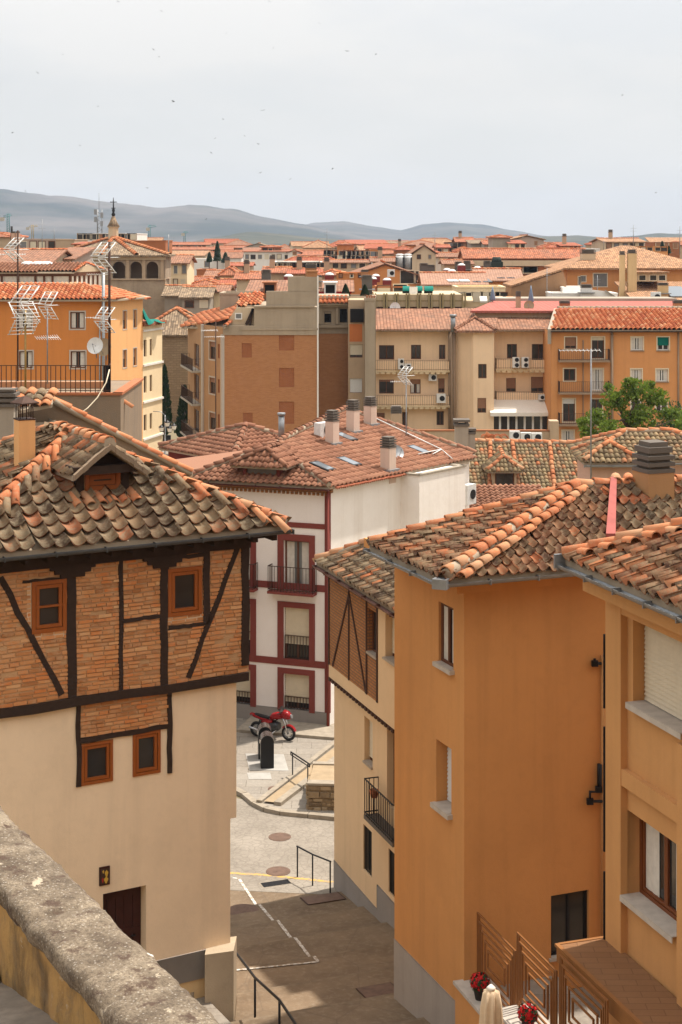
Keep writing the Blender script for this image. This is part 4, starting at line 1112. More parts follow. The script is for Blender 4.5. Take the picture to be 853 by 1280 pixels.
    tag(mb.build('stone_pier', 'stone_render'), 'rough cream rendered pier at the foot of the timbered house corner', 'pier')
    # low passage in front of the house with flagstones
    mb = MB(); q0 = K.pt(K.u(150), 0, .0); q1 = K.pt(K.L-.3, 0, 0)
    zf = zp-1.05
    mb.prism([V((p.x, p.y, 0)) for p in (K.pt(-1, 0, 1.6), K.pt(K.L-.62, 0, 1.6), K.pt(K.L-.62, 0, 0), K.pt(-1, 0, 0))], UP*zf)
    tag(mb.build('path', 'paving'), kind='structure')
    for (px, py, sx) in ((232, 1236, .4), (222, 1225, .3)):
        mb = MB(); c = P(px, py, 35.6); c.z = zf
        rg = random.Random(px); pts = [c+V((sx*math.cos(a)*rg.uniform(.7, 1.1), sx*.7*math.sin(a)*rg.uniform(.7, 1.1), 0)) for a in [2*math.pi*i/7 for i in range(7)]]
        mb.prism(pts, UP*rg.uniform(.1, .22)); tag(mb.build('stone_slab', 'mortar'), 'pale flat stone on the ground under the grey plinth' if px == 232 else 'smaller pale flat stone behind the other by the plinth', 'stone')
left_house()
# ================================================================ 2. tall orange house (centre right)
def orange_house():
    c = V((2.54, 33, 0)); dl = V((-.366, .93, 0)); df = V((.93, .366, 0))
    t = thing('orange_house', 'tall orange rendered house with two small sill windows on its narrow left face', 'house', (4, 34, 0))
    Lw = Wall(c+dl*3.62, c); Fw = Wall(c, c+df*6.2)
    ze = 12.1
    a = Lw.rect(548.5, 567, 756, 832); b = Lw.rect(545.5, 564.5, 930, 1010)
    f = Fw.rect(689, 736, 1116, 1193)
    mb = MB(); zp = 3.14
    Lw.mesh(mb, 0, Lw.L, zp, ze, [a, (*b, .36)], .16); Fw.mesh(mb, 0, Fw.L, zp, ze, [f], .16)
    bk = [Fw.pt(Fw.L, 0), Fw.pt(Fw.L, 0, -7), Lw.pt(0, 0, -3)]
    for p, q in ((bk[0], bk[1]), (bk[1], bk[2]), (bk[2], Lw.pt(0, 0))): w = Wall(p, q); w.mesh(mb, 0, w.L, 0, ze)
    mb.build('wall', 'plaster_orange', t)
    mb = MB(); Lw.mesh(mb, 0, Lw.L, 0, zp, n=.015); Fw.mesh(mb, 0, Fw.L, 0, zp, n=.015); Lw.box(mb, 0, Lw.L+.015, zp-.02, zp, -.1, .015); mb.build('plinth', 'plinth_pale', t)
    window(t, Lw, a, .12, 'wood_brown', 'glass_dark', .07, 2, 1, .06, curtain='part'); sill(t, Lw, a, 'marble', .12, .09, .06)
    window(t, Lw, b, .33, 'wood_brown', 'glass_dark', .06, 1, 1, .05, 'blind_white', .97); sill(t, Lw, b, 'marble', .12, .10, .06, .36)
    window(t, Fw, f, .12, 'metal_black', 'glass_dark', .06, 2, 1, .05, 'blind_brown', .0); sill(t, Fw, f, 'marble', .06, .06, .05)
    # eaves cornice
    mb = MB()
    for w, e0, e1 in ((Lw, 0, .3), (Fw, -.0, 0)):
        w.box(mb, 0, w.L+e1, ze-.30, ze-.0, 0.002, .30); w.box(mb, 0, w.L+e1*2.2, ze+.002, ze+.20, -.1, .75)
    mb.build('cornice', 'plaster_orange', t)
    # roof
    G = V((2.0, 31.8, 12.26)); ap = P(720, 611, 36.4)
    Lf = G+dl*3.75; E2 = G+df*8
    fp = Pl(G, E2, ap); lp = Pl(G, Lf, ap)
    R1 = fp.hit(1040, 597)
    s0, s1 = fp.hit(757, 709), fp.hit(763, 608)
    rf = MB(); left = [Lf, G, ap]; f1 = [G, s0, s1, ap]; f2 = [s0, E2, R1, s1]
    back = [ap, R1, R1+V((-.8, 4, -1.8)), ap+V((.6, 4, -1.8))]; back2 = [Lf, ap, ap+V((.6, 4, -1.8)), Lf+V((2.2, 3., -1.2))]
    for q in (left, f1, f2, back, back2): slab(rf, q, .12, 2, -.02)
    tiles(rf, left, .235, .32, .46, .06, m=0, seed=21, mo=(.06, 1), ml=4, jit=1.3); tiles(rf, f1, .235, .32, .46, .06, m=0, seed=22, mo=(.04, 1), ml=4, jit=1.3)
    tiles(rf, f2, .27, .34, .46, .06, m=3, seed=23, mo=(.03, 1), ml=4, jit=1.3)
    ridge(rf, G+UP*.11+df*.1, ap+UP*.10, .135, .36, 1, 31, bed=2); 
    off = (ap-G).normalized().cross(UP).normalized()
    ridge(rf, G+off*.26+UP*.04+df*.2, ap+off*.22+UP*.02, .11, .36, 1, 32)
    ridge(rf, Lf+UP*.07, ap+UP*.09, .11, .42, 1, 33, bed=2); ridge(rf, ap+UP*.08, R1+UP*.08, .115, .42, 1, 34, bed=2)
    for i in range(5): p = fp.hit(772+i*16, 612); ridge(rf, p+UP*.13-(R1-s1)*.0, p+(ap-p).normalized()*.0+V((.05, .45, .2)), .13, .6, 1, 90+i)
    rf.build('roof', ['tile_right', 'tile_ridge', 'mortar', 'tile_left', 'tile_lip'], t)
    mb = MB(); q = [fp.hit(757.5, 682), fp.hit(769.5, 682), fp.hit(771, 610), fp.hit(763.5, 610)]; mb.prism([p+fp.n*.02*(1 if fp.n.z > 0 else -1) for p in q], UP*.24); mb.build('flashing', 'flashing_pink', t)
    mb = MB(); nl = Lw.n; nf = Fw.n
    gutter(mb, Lf+nl*.06-UP*.06, G+nl*.06-UP*.06, .09); gutter(mb, G+nf*.06-UP*.06-df*.06, G+df*3.2+nf*.06-UP*.06, .09)
    mb.box(G+nl*.04+nf*.05-UP*.06, (df-dl).normalized()*.15, (df+dl).normalized()*.11, UP*.1); mb.build('gutter', 'metal_grey', t)
    # chimney with slotted concrete cowl
    b0 = P(817, 612, 36.6); d1 = df*.34; d2 = nf*.34; mb = MB()
    mb.box(b0+UP*.0, d1, d2, UP*.42); ch = mb.build('chimney', 'plaster_chimney_brown', t)
    mb = MB(); z = .42
    for i in range(4):
        k = 1.04 if i < 3 else .92
        mb.box(b0+UP*(z+.045), d1*k, d2*k, UP*.045)
        if i < 3: mb.box(b0+UP*(z+.12), d1*.78, d2*.78, UP*.035)
        z += .15
    mb.prism([b0+UP*(z-.06)+d1*x*.92+d2*y*.92 for x, y in ((-1, -1), (1, -1), (1, 1), (-1, 1))], UP*.04)
    mb.box(b0+UP*(z+.03), d1*.7, d2*.7, UP*.06)
    mb.build('chimney_cowl', 'concrete_dark', ch)
    # service pipes on the front face
    p = thing('gas_pipe', 'thin vertical service pipe with black elbows on the orange wall', 'pipe', Fw.pt(Fw.u(752), 5, .06))
    mb = MB(); u = Fw.u(752); mb.tube([Fw.pt(u, Fw.z(752, 1178), .06), Fw.pt(u, Fw.z(752, 818), .06)], .04, 6); mb.build('pipe', 'plaster_orange_near', p)
    for (pts) in ([(749, 828), (741, 828), (741, 822)], [(750, 1000), (735, 1000), (735, 988), (748, 988), (748, 954)], [(746, 953), (746, 985)]):
        mb = MB(); mb.tube([Fw.pt(Fw.u(x), Fw.z(x, y), .09) for x, y in pts], .035, 6)
        x, y = pts[-1]; mb.box(Fw.pt(Fw.u(pts[1][0]), Fw.z(pts[1][0], pts[1][1]), .09), (.07, 0, 0), (0, .05, 0), (0, 0, .06)); mb.build('elbow', 'metal_black', p)
    return c, dl, df, Fw
orange_house()

# ================================================================ 3. beige house beyond with the timbered corner
def beige_house():
    A = V((-.2, 47, 0)); d = V((.324, -.946, 0)).normalized(); B = A+d*9.5
    t = thing('beige_house', 'narrow beige house with thin brick and timber panel under old tile eaves', 'house', (1.5, 43, 0))
    Lo = Wall(A, B); n = Lo.n; Up = Wall(A+n*.14-d*.08, B+n*.14)
    zj = Lo.z(418, 846); ze = 9.45
    v1 = Lo.rect(455.7, 466, 899, 955); v2 = Lo.rect(484, 499, 915, 1012)
    v3 = Lo.rect(454.5, 465, 1035, 1092); v4 = Lo.rect(486, 496, 1065, 1120)
    mb = MB(); zp = .82
    Lo.mesh(mb, 0, Lo.L, .2, zj, [v1, v2, v3, v4], .26)
    far = Wall(A-n*6, A); far.mesh(mb, 0, far.L, -.2, ze)
    u1, u2 = Up.rect(460, 471.5, 763, 818), Up.rect(482, 496.5, 771, 826)
    ub = Up.u(472)
    mb.face([Up.pt(0, zj), Up.pt(Up.L, zj), Up.pt(Up.L, zj, -.2), Up.pt(0, zj, -.2)])
    zb = Up.z(415, 833)
    Up.mesh(mb, 0, Up.L, zj, zb); Up.mesh(mb, ub, Up.L, zb, ze, [u2], .3)
    e = Wall(Up.pt(0, 0, -.4), Up.pt(0, 0)); e.mesh(mb, 0, e.L, zj, ze)
    mb.build('wall', 'plaster_beige', t)
    mb = MB(); Up.mesh(mb, 0, ub, zb, ze, [u1], .3, n=-.0); mb.build('brick_panel', 'brick_thin', t)
    window(t, Up, u1, .18, 'wood_brown', 'glass_dark', .06, 2, 1); window(t, Up, u2, .26, 'wood_brown', 'glass_dark', .05, 1, 1, .05, 'blind_cream', .9)
    sill(t, Up, u2, 'sill_grey', .08, .05, .05, .3); sill(t, Up, u1, 'sill_grey', .05, .05, .02, .3)
    window(t, Lo, v1, .22, 'wood_brown', 'glass_dark', .05, 1, 1, .05, 'blind_cream', .9); sill(t, Lo, v1, 'sill_grey', .05, .05, .02, .26)
    window(t, Lo, v2, .24, 'wood_brown', 'glass_pale', .05, 2, 1)
    for v in (v3, v4):
        o = window(t, Lo, v, .2, 'metal_black', 'glass_dark', .05, 2, 1)
        mb = MB(); k = 6
        for i in range(k+1): u = v[0]+(v[1]-v[0])*i/k; Lo.box(mb, u-.012, u+.012, v[2], v[3], -.06, -.035)
        mb.build('grille', 'metal_black', o)
    def tim(nm, a, b, w):
        mb = MB(); Up.bar(mb, a, b, w, -.03, .03); mb.build(nm, 'timber_brown', t)
    q = lambda px, py: (Up.u(px), Up.z(px, py))
    tim('post', (.04, zb), (.04, ze), .09); tim('post', (Up.u(436.7), zb), (Up.u(436.7), ze-.05), .07); tim('post', (Up.u(458.9), zb), (Up.u(458.9), ze-.05), .08); tim('post', (ub, zb), (ub, ze), .09)
    tim('brace', q(437, 742), q(416.5, 832), .07); tim('brace', q(437, 742), q(458, 866), .07)
    mb = MB()     # carved jetty edge: a row of dark joist ends
    N = int(Up.L/.26)
    for i in range(N): Up.box(mb, i*.26+.04, i*.26+.19, zj-.10, zj-.003, -.12, .035)
    mb.build('jetty_joists', 'timber_brown', t)
    mb = MB(); us = Lo.u(472.5)
    Lo.mesh(mb, 0, us, -.3, zp, n=.02); Lo.mesh(mb, us, Lo.L, -.3, 1.5, n=.035); Lo.box(mb, us, Lo.L, 1.48, 1.5, -.1, .035); Lo.box(mb, 0, us, zp-.02, zp, -.1, .02)
    Lo.box(mb, us, us+.05, zp, 1.5, -.1, .035); mb.build('plinth', 'plinth_grey', t)
    # balcony
    zb2 = Lo.z(473, 1016); u0, u1_ = Lo.u(473), Lo.u(473)+2.2
    mb = MB(); Lo.box(mb, u0, u1_, zb2-.1, zb2, 0, .42); bo = mb.build('balcony', 'concrete_dark', t)
    railing(bo, [Lo.pt(u0+.02, 0, 0), Lo.pt(u0+.02, 0, .4), Lo.pt(u1_-.02, 0, .4), Lo.pt(u1_-.02, 0, 0)], zb2, .98, 'metal_black', .13)
    mb = MB(); p_ = Lo.pt(u0+.5, zb2+.62, .3); mb.lathe(p_, [(.09, 0), (.13, .2)], 10); pot = thing('flower_pot', 'small dark pot hung on the beige house balcony', 'flower pot', p_); mb.build('pot', 'terracotta', pot)
    # roof
    E0 = V((-.723, 47.1, 9.52)); E1 = E0+d*8.6; s = -n
    up = lambda p, k: p+s*k+UP*(k*.42)
    pl = Pl(E0, E1, up(E0, 3)); T = pl.hit(470, 681)
    rf = MB(); T1 = T+d*7.5; poly = [E0, E1, T1, T]
    slab(rf, poly, .12, 2, -.02); slab(rf, [T, T1, T1+s*4-UP*1.5, T+s*4-UP*1.5], .12, 2)
    tiles(rf, poly, .22, .32, .46, .06, m=0, seed=41, mo=(.05, 1)); ridge(rf, E0+UP*.1, T+UP*.14, .12, .4, 1, 4, bed=2); ridge(rf, T+UP*.12, T1+UP*.12, .12, .4, 1, 5)
    rf.build('roof', ['tile_beige', 'tile_ridge', 'mortar'], t)
    mb = MB(); gutter(mb, E0+n*.06-UP*.07, E1+n*.06-UP*.07, .075); mb.build('gutter', 'gutter_brown', t)
    mb = MB(); mb.prism([E0-UP*.12, E1-UP*.12, E1-UP*.12+s*.7, E0-UP*.12+s*.7], UP*.05)
    N = int(8.6/.35)
    for i in range(N): c = E0.lerp(E1, (i+.5)/N)+s*.3-UP*.17; mb.box(c, d*.05, s*.28, UP*.05)
    mb.build('rafters', 'timber_brown', t)
beige_house()

# ================================================================ 4. near orange apartment building (right edge)
def near_right():
    A = V((4.957, 30, 0)); d = V((.31, -.95, 0)).normalized(); A = A-d*.0; W = Wall(A, A+d*11); n = W.n
    t = thing('apartment_building', 'near orange apartment building with pilasters, wood windows and a flat canopy', 'building', (7, 27, 0))
    zt = 12.75
    u0 = W.u(777); up = (W.u(783), W.u(852), W.z(783, 878), W.z(783, 771)); lo = (W.u(776), W.u(841), W.z(776, 1119), W.z(776, 1013))
    mb = MB(); W.mesh(mb, 0, W.L, 0, zt, [up, lo], .40, n=-.14)
    for q in (Wall(W.pt(0, 0, -8), W.pt(0, 0)), Wall(W.pt(W.L, 0), W.pt(W.L, 0, -8))): q.mesh(mb, 0, q.L, 0, zt)
    # pilasters, bands
    W.box(mb, 0, W.u(776), 0, zt-.0, -.3, 0); W.box(mb, W.u(846), W.u(846)+.75, 0, W.z(783, 878)-.2, -.3, .0); W.box(mb, W.u(856), W.u(856)+.8, 0, zt, -.3, -.004)
    zb = W.z(777, 962); W.box(mb, W.u(776), W.L, zb-.30, zb, -.3, -.012); W.box(mb, W.u(776), W.L, zt-.62, zt, -.3, -.01)
    mb.build('wall', 'plaster_orange_near', t)
    mb = MB(); W.box(mb, -.1, W.L, zt-.30, zt+.12, -.1, .42); W.box(mb, -.05, W.L, zt-.42, zt-.303, -.1, .16); mb.build('cornice', 'plaster_orange_near', t)
    o = window(t, W, up, .46, 'wood_window_dark', 'glass_dark', .08, 2, 1, .07, 'blind_cream', .98); sill(t, W, up, 'marble', .02, .10, .0, .5)
    o = window(t, W, lo, .46, 'wood_window_dark', 'glass_dark', .08, 2, 1, .07, sash=.06, curtain='part'); sill(t, W, lo, 'marble', .02, .10, .0, .5)
    # canopy
    zc = 5.9; mb = MB(); pts = [W.pt(-.12, 0, 0), W.pt(-.12, 0, .95), W.pt(6, 0, .95), W.pt(6, 0, 0)]
    W.box(mb, -.12, 6, zc-.33, zc-.02, -.1, .95); W.box(mb, -.14, 6, zc-.05, zc, .90, .98); W.box(mb, -.15, -.08, zc-.05, zc, -.1, .90)
    ca = mb.build('canopy', 'canopy_brown', t)
    mb = MB(); W.box(mb, -.07, 6, zc-.02, zc-.008, -.1, .895); mb.build('canopy_tiles', 'canopy_tile', ca)
    # end wall louvres seen in the narrow gap
    F2 = Wall(W.pt(0, 0, -1.5), W.pt(0, 0, 0))
    for (y0, y1) in ((790, 882), (905, 1060), (1085, 1170)):
        mb = MB(); za, zb_ = zat(y1, 30.2), zat(y0, 30.2); k = int((zb_-za)/.12)
        W.box(mb, -.05, -.012, za, zb_, -.5, .02, 1)
        for i in range(k): W.box(mb, -.056, -.048, za+i*.12, za+i*.12+.05, -.5, .022, 0)
        mb.build('louvre', ['rail_brown', 'dark_inside'], t)
    # roof
    e0 = W.pt(0, 13.02, .72)-d*.22; e1 = e0+d*12; s = -n; pl = Pl(e0, e1, e0+s*3+UP*1.15)
    T0 = pl.hit(853, 664); v = T0-e0; T1 = e0+v*2.1
    poly = [e0, e1, e1+s*6+UP*2.3, T1]
    rf = MB(); slab(rf, poly, .12, 2, -.02); slab(rf, [e0, T1, T1+V((0, 1.0, -.5)), e0+V((0, .12, -.05))], .06, 2)
    tiles(rf, poly, .24, .36, .46, .06, m=0, seed=61, mo=(.16, 1), ml=3, jit=1.5)
    vd = v.normalized()
    ridge(rf, e0+UP*.10-d*.05, T1+UP*.10, .11, .5, 1, 62, bed=2)
    L = (T1-e0).length
    for i in range(int(L/.42)):     # bright cover tiles laid down the slope along the verge
        c = e0+vd*(.32+i*.42)+pl.n*.09; e = c+d*.46-UP*.0; e -= pl.n*0; ridge(rf, e+pl.n*.01, c-pl.n*.02, .105, .7, 1, 200+i)
    rf.build('roof', ['tile_right', 'tile_ridge', 'mortar', 'tile_lip'], t)
    mb = MB(); gutter(mb, e0+n*.07-UP*.08, e1+n*.07-UP*.08, .10); mb.box(e0+n*.07-UP*.02-d*.04, d*.03, n*.14, UP*.13); mb.build('gutter', 'metal_grey', t)

near_right()

# ================================================================ 5. terrace railing, parasol and pots
def terrace():
    R0 = V((2.80, 33.0, 0)); d = V((.31, -.95, 0)).normalized(); W = Wall(R0, R0+d*8); n = W.n
    t = thing('terrace_wall', 'low orange terrace wall stepped beside the lane with pale ledge', 'wall', R0)
    mb = MB(); lb = MB()
    for (a, b, z) in ((-.15, 1.98, 3.74), (1.98, 3.85, 4.14), (3.85, 7.5, 4.5)):
        W.box(mb, a, b, 0, z-.07, -.25, .42); W.box(lb, a-.0, b, z-.068, z, -.3, .47)
    mb.build('wall', 'plaster_orange', t); lb.build('ledge', 'marble', t)
    mb = MB(); W.box(mb, -.2, 7.5, 2.2, 3.5, -1.9, -.26); tag(mb.build('terrace', 'paving'), kind='structure')
    lab = ['brown metal railing panel of nested rectangles next to the orange house', 'brown metal railing panel of nested rectangles, middle of the three', 'brown metal railing panel of nested rectangles half behind the canopy']
    for k, (a, b, z) in enumerate(((.06, 1.93, 3.74), (2.03, 3.75, 4.14), (3.9, 5.75, 4.5))):
        r = thing('railing_panel', lab[k], 'railing', W.pt(a, z, 0), group='terrace railing panels')
        h = 1.42; mb = MB(); T = .017
        def vb(u, z0, z1): W.box(mb, u-T, u+T, z0, z1, -T, T)
        def hb(u0, u1, zz): W.box(mb, u0-T, u1+T, zz-T, zz+T, -T*.9, T*.9)
        for u in (a, a+.07, b-.07, b): mb = MB(); vb(u, z+.02, z+h); mb.build('post', 'rail_brown', r)
        mb = MB()
        hb(a, b, z+h); hb(a+.07, b-.07, z+h-.14); hb(a+.07, b-.07, z+.12)
        m0, m1 = a+.22, b-.22
        for i in range(4):
            e = i*.15; q0, q1, z0, z1 = m0+e, m1-e, z+.24+e*.95, z+h-.28-e*.95
            if z1-z0 < .06: break
            vb(q0, z0, z1); vb(q1, z0, z1); hb(q0, q1, z0); hb(q0, q1, z1)
        for u in (a+.145, b-.145): vb(u, z+.12, z+h-.14)
        mb.build('lattice', 'rail_brown', r)
    # folded parasol on the lane
    zg = ground_z(2.72, 29.0)
    p = thing('folded_parasol', 'cream folded parasol tied shut beside the terrace railing', 'parasol', (2.72, 29.0, zg))
    c = V((2.72, 29.0, 0)); zt = zat(1232, 29.0); mb = MB()
    prof = [(.05, .0), (.13, .05), (.17, .3), (.2, .75), (.16, 1.1), (.2, 1.35), (.17, 1.6)]
    seg = 40; base = len(mb.v)
    for r, dz in prof:
        for q in range(seg):
            th = 2*math.pi*q/seg; rr = r*(1+.20*math.sin(8*th+dz*.8)) if r > .08 else r
            mb.v.append((c.x+rr*math.cos(th), c.y+rr*math.sin(th), zt-.06-dz))
    for k in range(len(prof)-1):
        for q in range(seg):
            i0 = base+k*seg+q; i1 = base+k*seg+(q+1) % seg; mb.f.append((i0, i0+seg, i1+seg, i1)); mb.m.append(0); mb.sm.append(True)
    mb.build('canopy', 'canvas', p)
    mb = MB(); mb.lathe(c+UP*(zt-.07), [(.07, 0), (.085, .03), (.05, .06), (.02, .09)], 12); mb.build('finial', 'canvas_white', p)
    mb = MB(); mb.tube([c+UP*zg, c+UP*(zt-.2)], .025, 8); mb.lathe(c+UP*zg, [(.3, 0), (.3, .05), (.06, .09)], 16); mb.build('pole', 'wood_brown', p)
    # two pots of red geraniums
    for k, (px, py, Y, lb) in enumerate(((600, 1246, 32.2, 'pot of red geraniums on the lower ledge against the orange house'), (642, 1272, 30.3, 'pot of red geraniums on the higher ledge right of the parasol'))):
        u = W.u(px)-.0; zl = 3.74 if k == 0 else 4.14
        c = W.pt(W.u(px)-.10, zl, .27) if k else W.pt(.75, zl, .3)
        if k == 0:
            c = P(600, 1252, 32.2); c.z = zl
            c = W.pt((c-W.A).dot(W.d), zl, min(.35, max(.15, (c-W.A).dot(W.n))))
        else:
            c = P(642, 1275, 30.0); c = W.pt((c-W.A).dot(W.d), zl, .22)
        o = thing('flower_pot', lb, 'flower pot', c, group='geranium pots on the ledge')
        mb = MB(); mb.lathe(c, [(.09, 0), (.13, .19), (.14, .2), (.14, .22), (.11, .22)], 14); mb.build('pot', 'pot_dark', o)
        rg = random.Random(k+4); mb = MB(); lf = MB()
        for i in range(420):
            v = V((rg.gauss(0, 1), rg.gauss(0, 1), rg.gauss(0, .8))).normalized(); q = c+UP*.34+v*V((.23, .23, .17)).length*.55*rg.uniform(.75, 1.05)
            a = v.orthogonal().normalized(); a.rotate(Matrix.Rotation(rg.uniform(0, 6), 3, v)); b = v.cross(a); s_ = rg.uniform(.02, .04)
            (mb if rg.random() < .62 else lf).face([q+a*s_, q+b*s_, q-a*s_, q-b*s_])
        mb.build('blossom', 'petal_red', o); lf.build('foliage', 'leaf_dark', o)
terrace()
# ================================================================ middle distance
def P2(px, D): return ((px-CX)/FPX*D, D)
def pcap(mb, c, d1, d2, h, n=4, m=0, z0=0., top=True):
    """slotted cowl: n flat slabs over the shaft"""
    z = z0; s = h/(n+.3)
    for i in range(n):
        mb.box(c+UP*(z+s*.3), d1, d2, UP*s*.3, m); mb.box(c+UP*(z+s*.8), d1*.72, d2*.72, UP*s*.2, m); z += s
    if top: mb.box(c+UP*(z+s*.2), d1*.85, d2*.85, UP*s*.2, m)
def chimney(c, w, h, cap, label, ang=0., mat='plaster_chimney', group=None, sink=.5):
    t = thing('chimney', label, 'chimney', c, 0, group)
    d1 = V((math.cos(ang), math.sin(ang), 0))*w/2; d2 = V((-math.sin(ang), math.cos(ang), 0))*w/2; mb = MB()
    mb.box(c+UP*(h-sink)/2, d1, d2, UP*(h+sink)/2); mb.build('shaft', mat, t)
    mb = MB(); pcap(mb, c+UP*h, d1*1.06, d2*1.06, cap); mb.build('cowl', 'concrete_dark', t)
    mb = MB(); mb.box(c+UP*.02, d1*1.5, d2*1.5, UP*.05); mb.build('flashing', 'metal_grey', t)
    return t
def ac_unit(c, w, h, dp, fwd, label, fans=1, group='air conditioners'):
    t = thing('air_conditioner', label, 'air conditioner', c, 0, group); f = V((fwd[0], fwd[1], 0)).normalized(); s = V((-f.y, f.x, 0)); mb = MB()
    mb.box(c+UP*h/2, s*w/2, f*dp/2, UP*h/2); mb.build('casing', 'metal_white', t)
    for i in range(fans):
        q = c+f*(dp/2+.005)+UP*(h*(i+.5)/fans)+s*w*.12; mb = MB(); r = min(w*.3, h/fans*.4)
        mb.tube([q, q+f*.02], r, 14); mb.build('fan', 'metal_black', t)
    return t
def dish(c, r, fwd, label, mat='metal_white'):
    t = thing('satellite_dish', label, 'satellite dish', c); f = V(fwd).normalized(); a = f.orthogonal().normalized(); b = f.cross(a); mb = MB(); N = 18
    prof = [(0, -.22), (.5, -.16), (.85, -.05), (1., .02)]
    for rr, z in prof: mb.vs([c+(a*math.cos(t_)+b*math.sin(t_))*rr*r+f*z*r for t_ in [2*math.pi*q/N for q in range(N)]])
    for k in range(3):
        for q in range(N): i0, i1 = k*N+q, k*N+(q+1) % N; mb.f.append((i0, i0+N, i1+N, i1)); mb.m.append(0); mb.sm.append(True)
    mb.build('reflector', mat, t)
    mb = MB(); mb.tube([c-UP*r*.9, c+f*r*.8-UP*r*.1], r*.035, 5); mb.box(c+f*r*.8, f*r*.1, a*r*.07, b*r*.07); mb.tube([c-f*.2*r, c-f*.5*r, c-f*.5*r-UP*r*1.4], r*.06, 6); mb.build('arm', 'metal_grey', t)
    return t

def white_house():
    C = V((-.48, 62, 0)); dfl = V((-.94, .34, 0)).normalized(); dr = V((.609, .793, 0)).normalized(); C = V(((412.5-CX)/FPX*62, 62, 0))
    t = thing('white_house', 'white house with dark red window surrounds and bands beside the plaza', 'house', (-2, 64, 0))
    A = C+dfl*8.0; F_ = Wall(A, C); Rw = Wall(C, C+dr*9.9); nf, nr = F_.n, Rw.n
    ze = 9.25; zp = F_.z(411, 891)
    cols = [((347.5, 394), (355, 387)), ((262, 320.5), (270, 313.5))]
    rows = [((668, 742), (676, 738)), ((753, 828), (760, 826)), ((836, 889), (843, 888))]
    holes = []; sur = []
    for (sx, ox) in cols:
        for (sy, oy) in rows:
            m = 371; zt = lambda y: F_.z(m, y)
            holes.append((F_.u(ox[0]), F_.u(ox[1]), zt(oy[1]), zt(oy[0]))); sur.append((F_.u(sx[0]), F_.u(sx[1]), zt(sy[1]), zt(sy[0])))
    mb = MB(); F_.mesh(mb, 0, F_.L, zp, ze, holes, .26)
    mb.build('front_wall', 'plaster_white', t)
    mb = MB(); Rw.mesh(mb, 0, Rw.L, 0, 9.36)
    bk = [Rw.pt(Rw.L, 0), Rw.pt(Rw.L, 0, -9), A-nf*3]
    for p, q in zip(bk, bk[1:]+[A]): w = Wall(p, q); w.mesh(mb, 0, w.L, 0, ze)
    # stair box
    q0 = Rw.pt(4.73, 0); q1 = q0+nr*.94; q2 = q1+dr*3.42; q3 = q2-nr*.94; zb = 9.42
    for p, q in ((q0, q1), (q1, q2), (q2, q3)): w = Wall(p, q); w.mesh(mb, 0, w.L, 0, zb)
    mb.face([q0+UP*zb, q1+UP*zb, q2+UP*zb, q3+UP*zb])
    mb.build('side_wall', 'plaster_whiteside', t)
    mb = MB()
    for p, q in ((q0, q1), (q1, q2), (q2, q3)): w = Wall(p, q); w.box(mb, -.02, w.L+.02, zb+.003, zb+.07, -.2, .05)
    mb.build('coping', 'kerb_stone', t)
    mb = MB(); F_.mesh(mb, 0, F_.L, 0, zp, n=.03); F_.box(mb, 0, F_.L, zp-.02, zp, -.1, .03); mb.build('plinth', 'plinth_grey', t)
    for y0, y1 in ((729, 738), (824, 833), (653, 660)): mb = MB(); F_.box(mb, 0, F_.L, F_.z(371, y1)+.02, F_.z(371, y0), 0, .03); mb.build('band', 'trim_red', t)
    mb = MB(); F_.box(mb, F_.L-.20, F_.L+.02, zp, ze, -.1, .04); mb.build('corner_strip', 'trim_red', t)
    mb = MB(); F_.box(mb, 0, F_.L+.1, ze-.02, ze+.14, -.1, .12); F_.box(mb, 0, F_.L+.16, ze+.14, ze+.26, -.1, .22)
    for i in range(44): F_.box(mb, .1+i*.18, .19+i*.18, ze-.14, ze-.02, 0, .08)
    mb.build('cornice', 'brick_thin', t)
    mb = MB(); p = F_.pt(F_.L-.02, 0, .14); mb.tube([p+UP*.2, p+UP*(ze+.15)], .06, 8); mb.build('downpipe', 'trim_red', t)
    for i, (h, s) in enumerate(zip(holes, sur)):
        tw0 = h[0]-s[0]; mb = MB()
        F_.box(mb, s[0], h[0], s[2], s[3], 0, .045); F_.box(mb, h[1], s[1], s[2], s[3], 0, .045); F_.box(mb, h[0], h[1], h[3], s[3], 0, .045)
        if i % 3 != 2: F_.box(mb, h[0], h[1], s[2], h[2], 0, .045)
        mb.build('surround', 'trim_red', t)
        r = i % 3
        o = window(t, F_, h, .2, 'wood_brown', 'glass_pale' if r == 0 else 'glass_dark', .07, 2, 1, .05, *( ('blind_cream', (.0, .70, .80)[r])), curtain='part' if r == 0 else None)
        if r == 0:
            mb = MB(); F_.box(mb, s[0]-.25, s[1]+.1, h[2]-.10, h[2], .045, .5); b = mb.build('balcony', 'trim_red', t)
            railing(b, [F_.pt(s[0]-.22, 0, .05), F_.pt(s[0]-.22, 0, .47), F_.pt(s[1]+.07, 0, .47), F_.pt(s[1]+.07, 0, .05)], h[2], .98, 'metal_rust', .13)
        else: railing(o, [F_.pt(h[0]+.03, 0, -.06), F_.pt(h[1]-.03, 0, -.06)], h[2], .95 if r == 1 else .5, 'metal_rust', .12, .014)
    # roof
    Ec = C+nf*.35+nr*.12+UP*9.50; E0 = Ec+dfl*6.1
    fp = Pl(Ec, E0, Ec-nf*3+UP*1.15); A1 = fp.hit(341, 558); rp = Pl(Ec, Ec+dr*5, A1)
    Re = Ec+dr*10.3; T1 = rp.hit(432, 513); T2 = rp.hit(594, 568)
    front = [E0, Ec, A1]; right = [Ec, Re, T2, T1, A1]; leftp = [E0, A1, T1, T1+V((-7, 3, -3.4)), E0+V((-3, 7, -.4))]
    rf = MB()
    for q in (front, right): slab(rf, q, .1, 1, -.02)
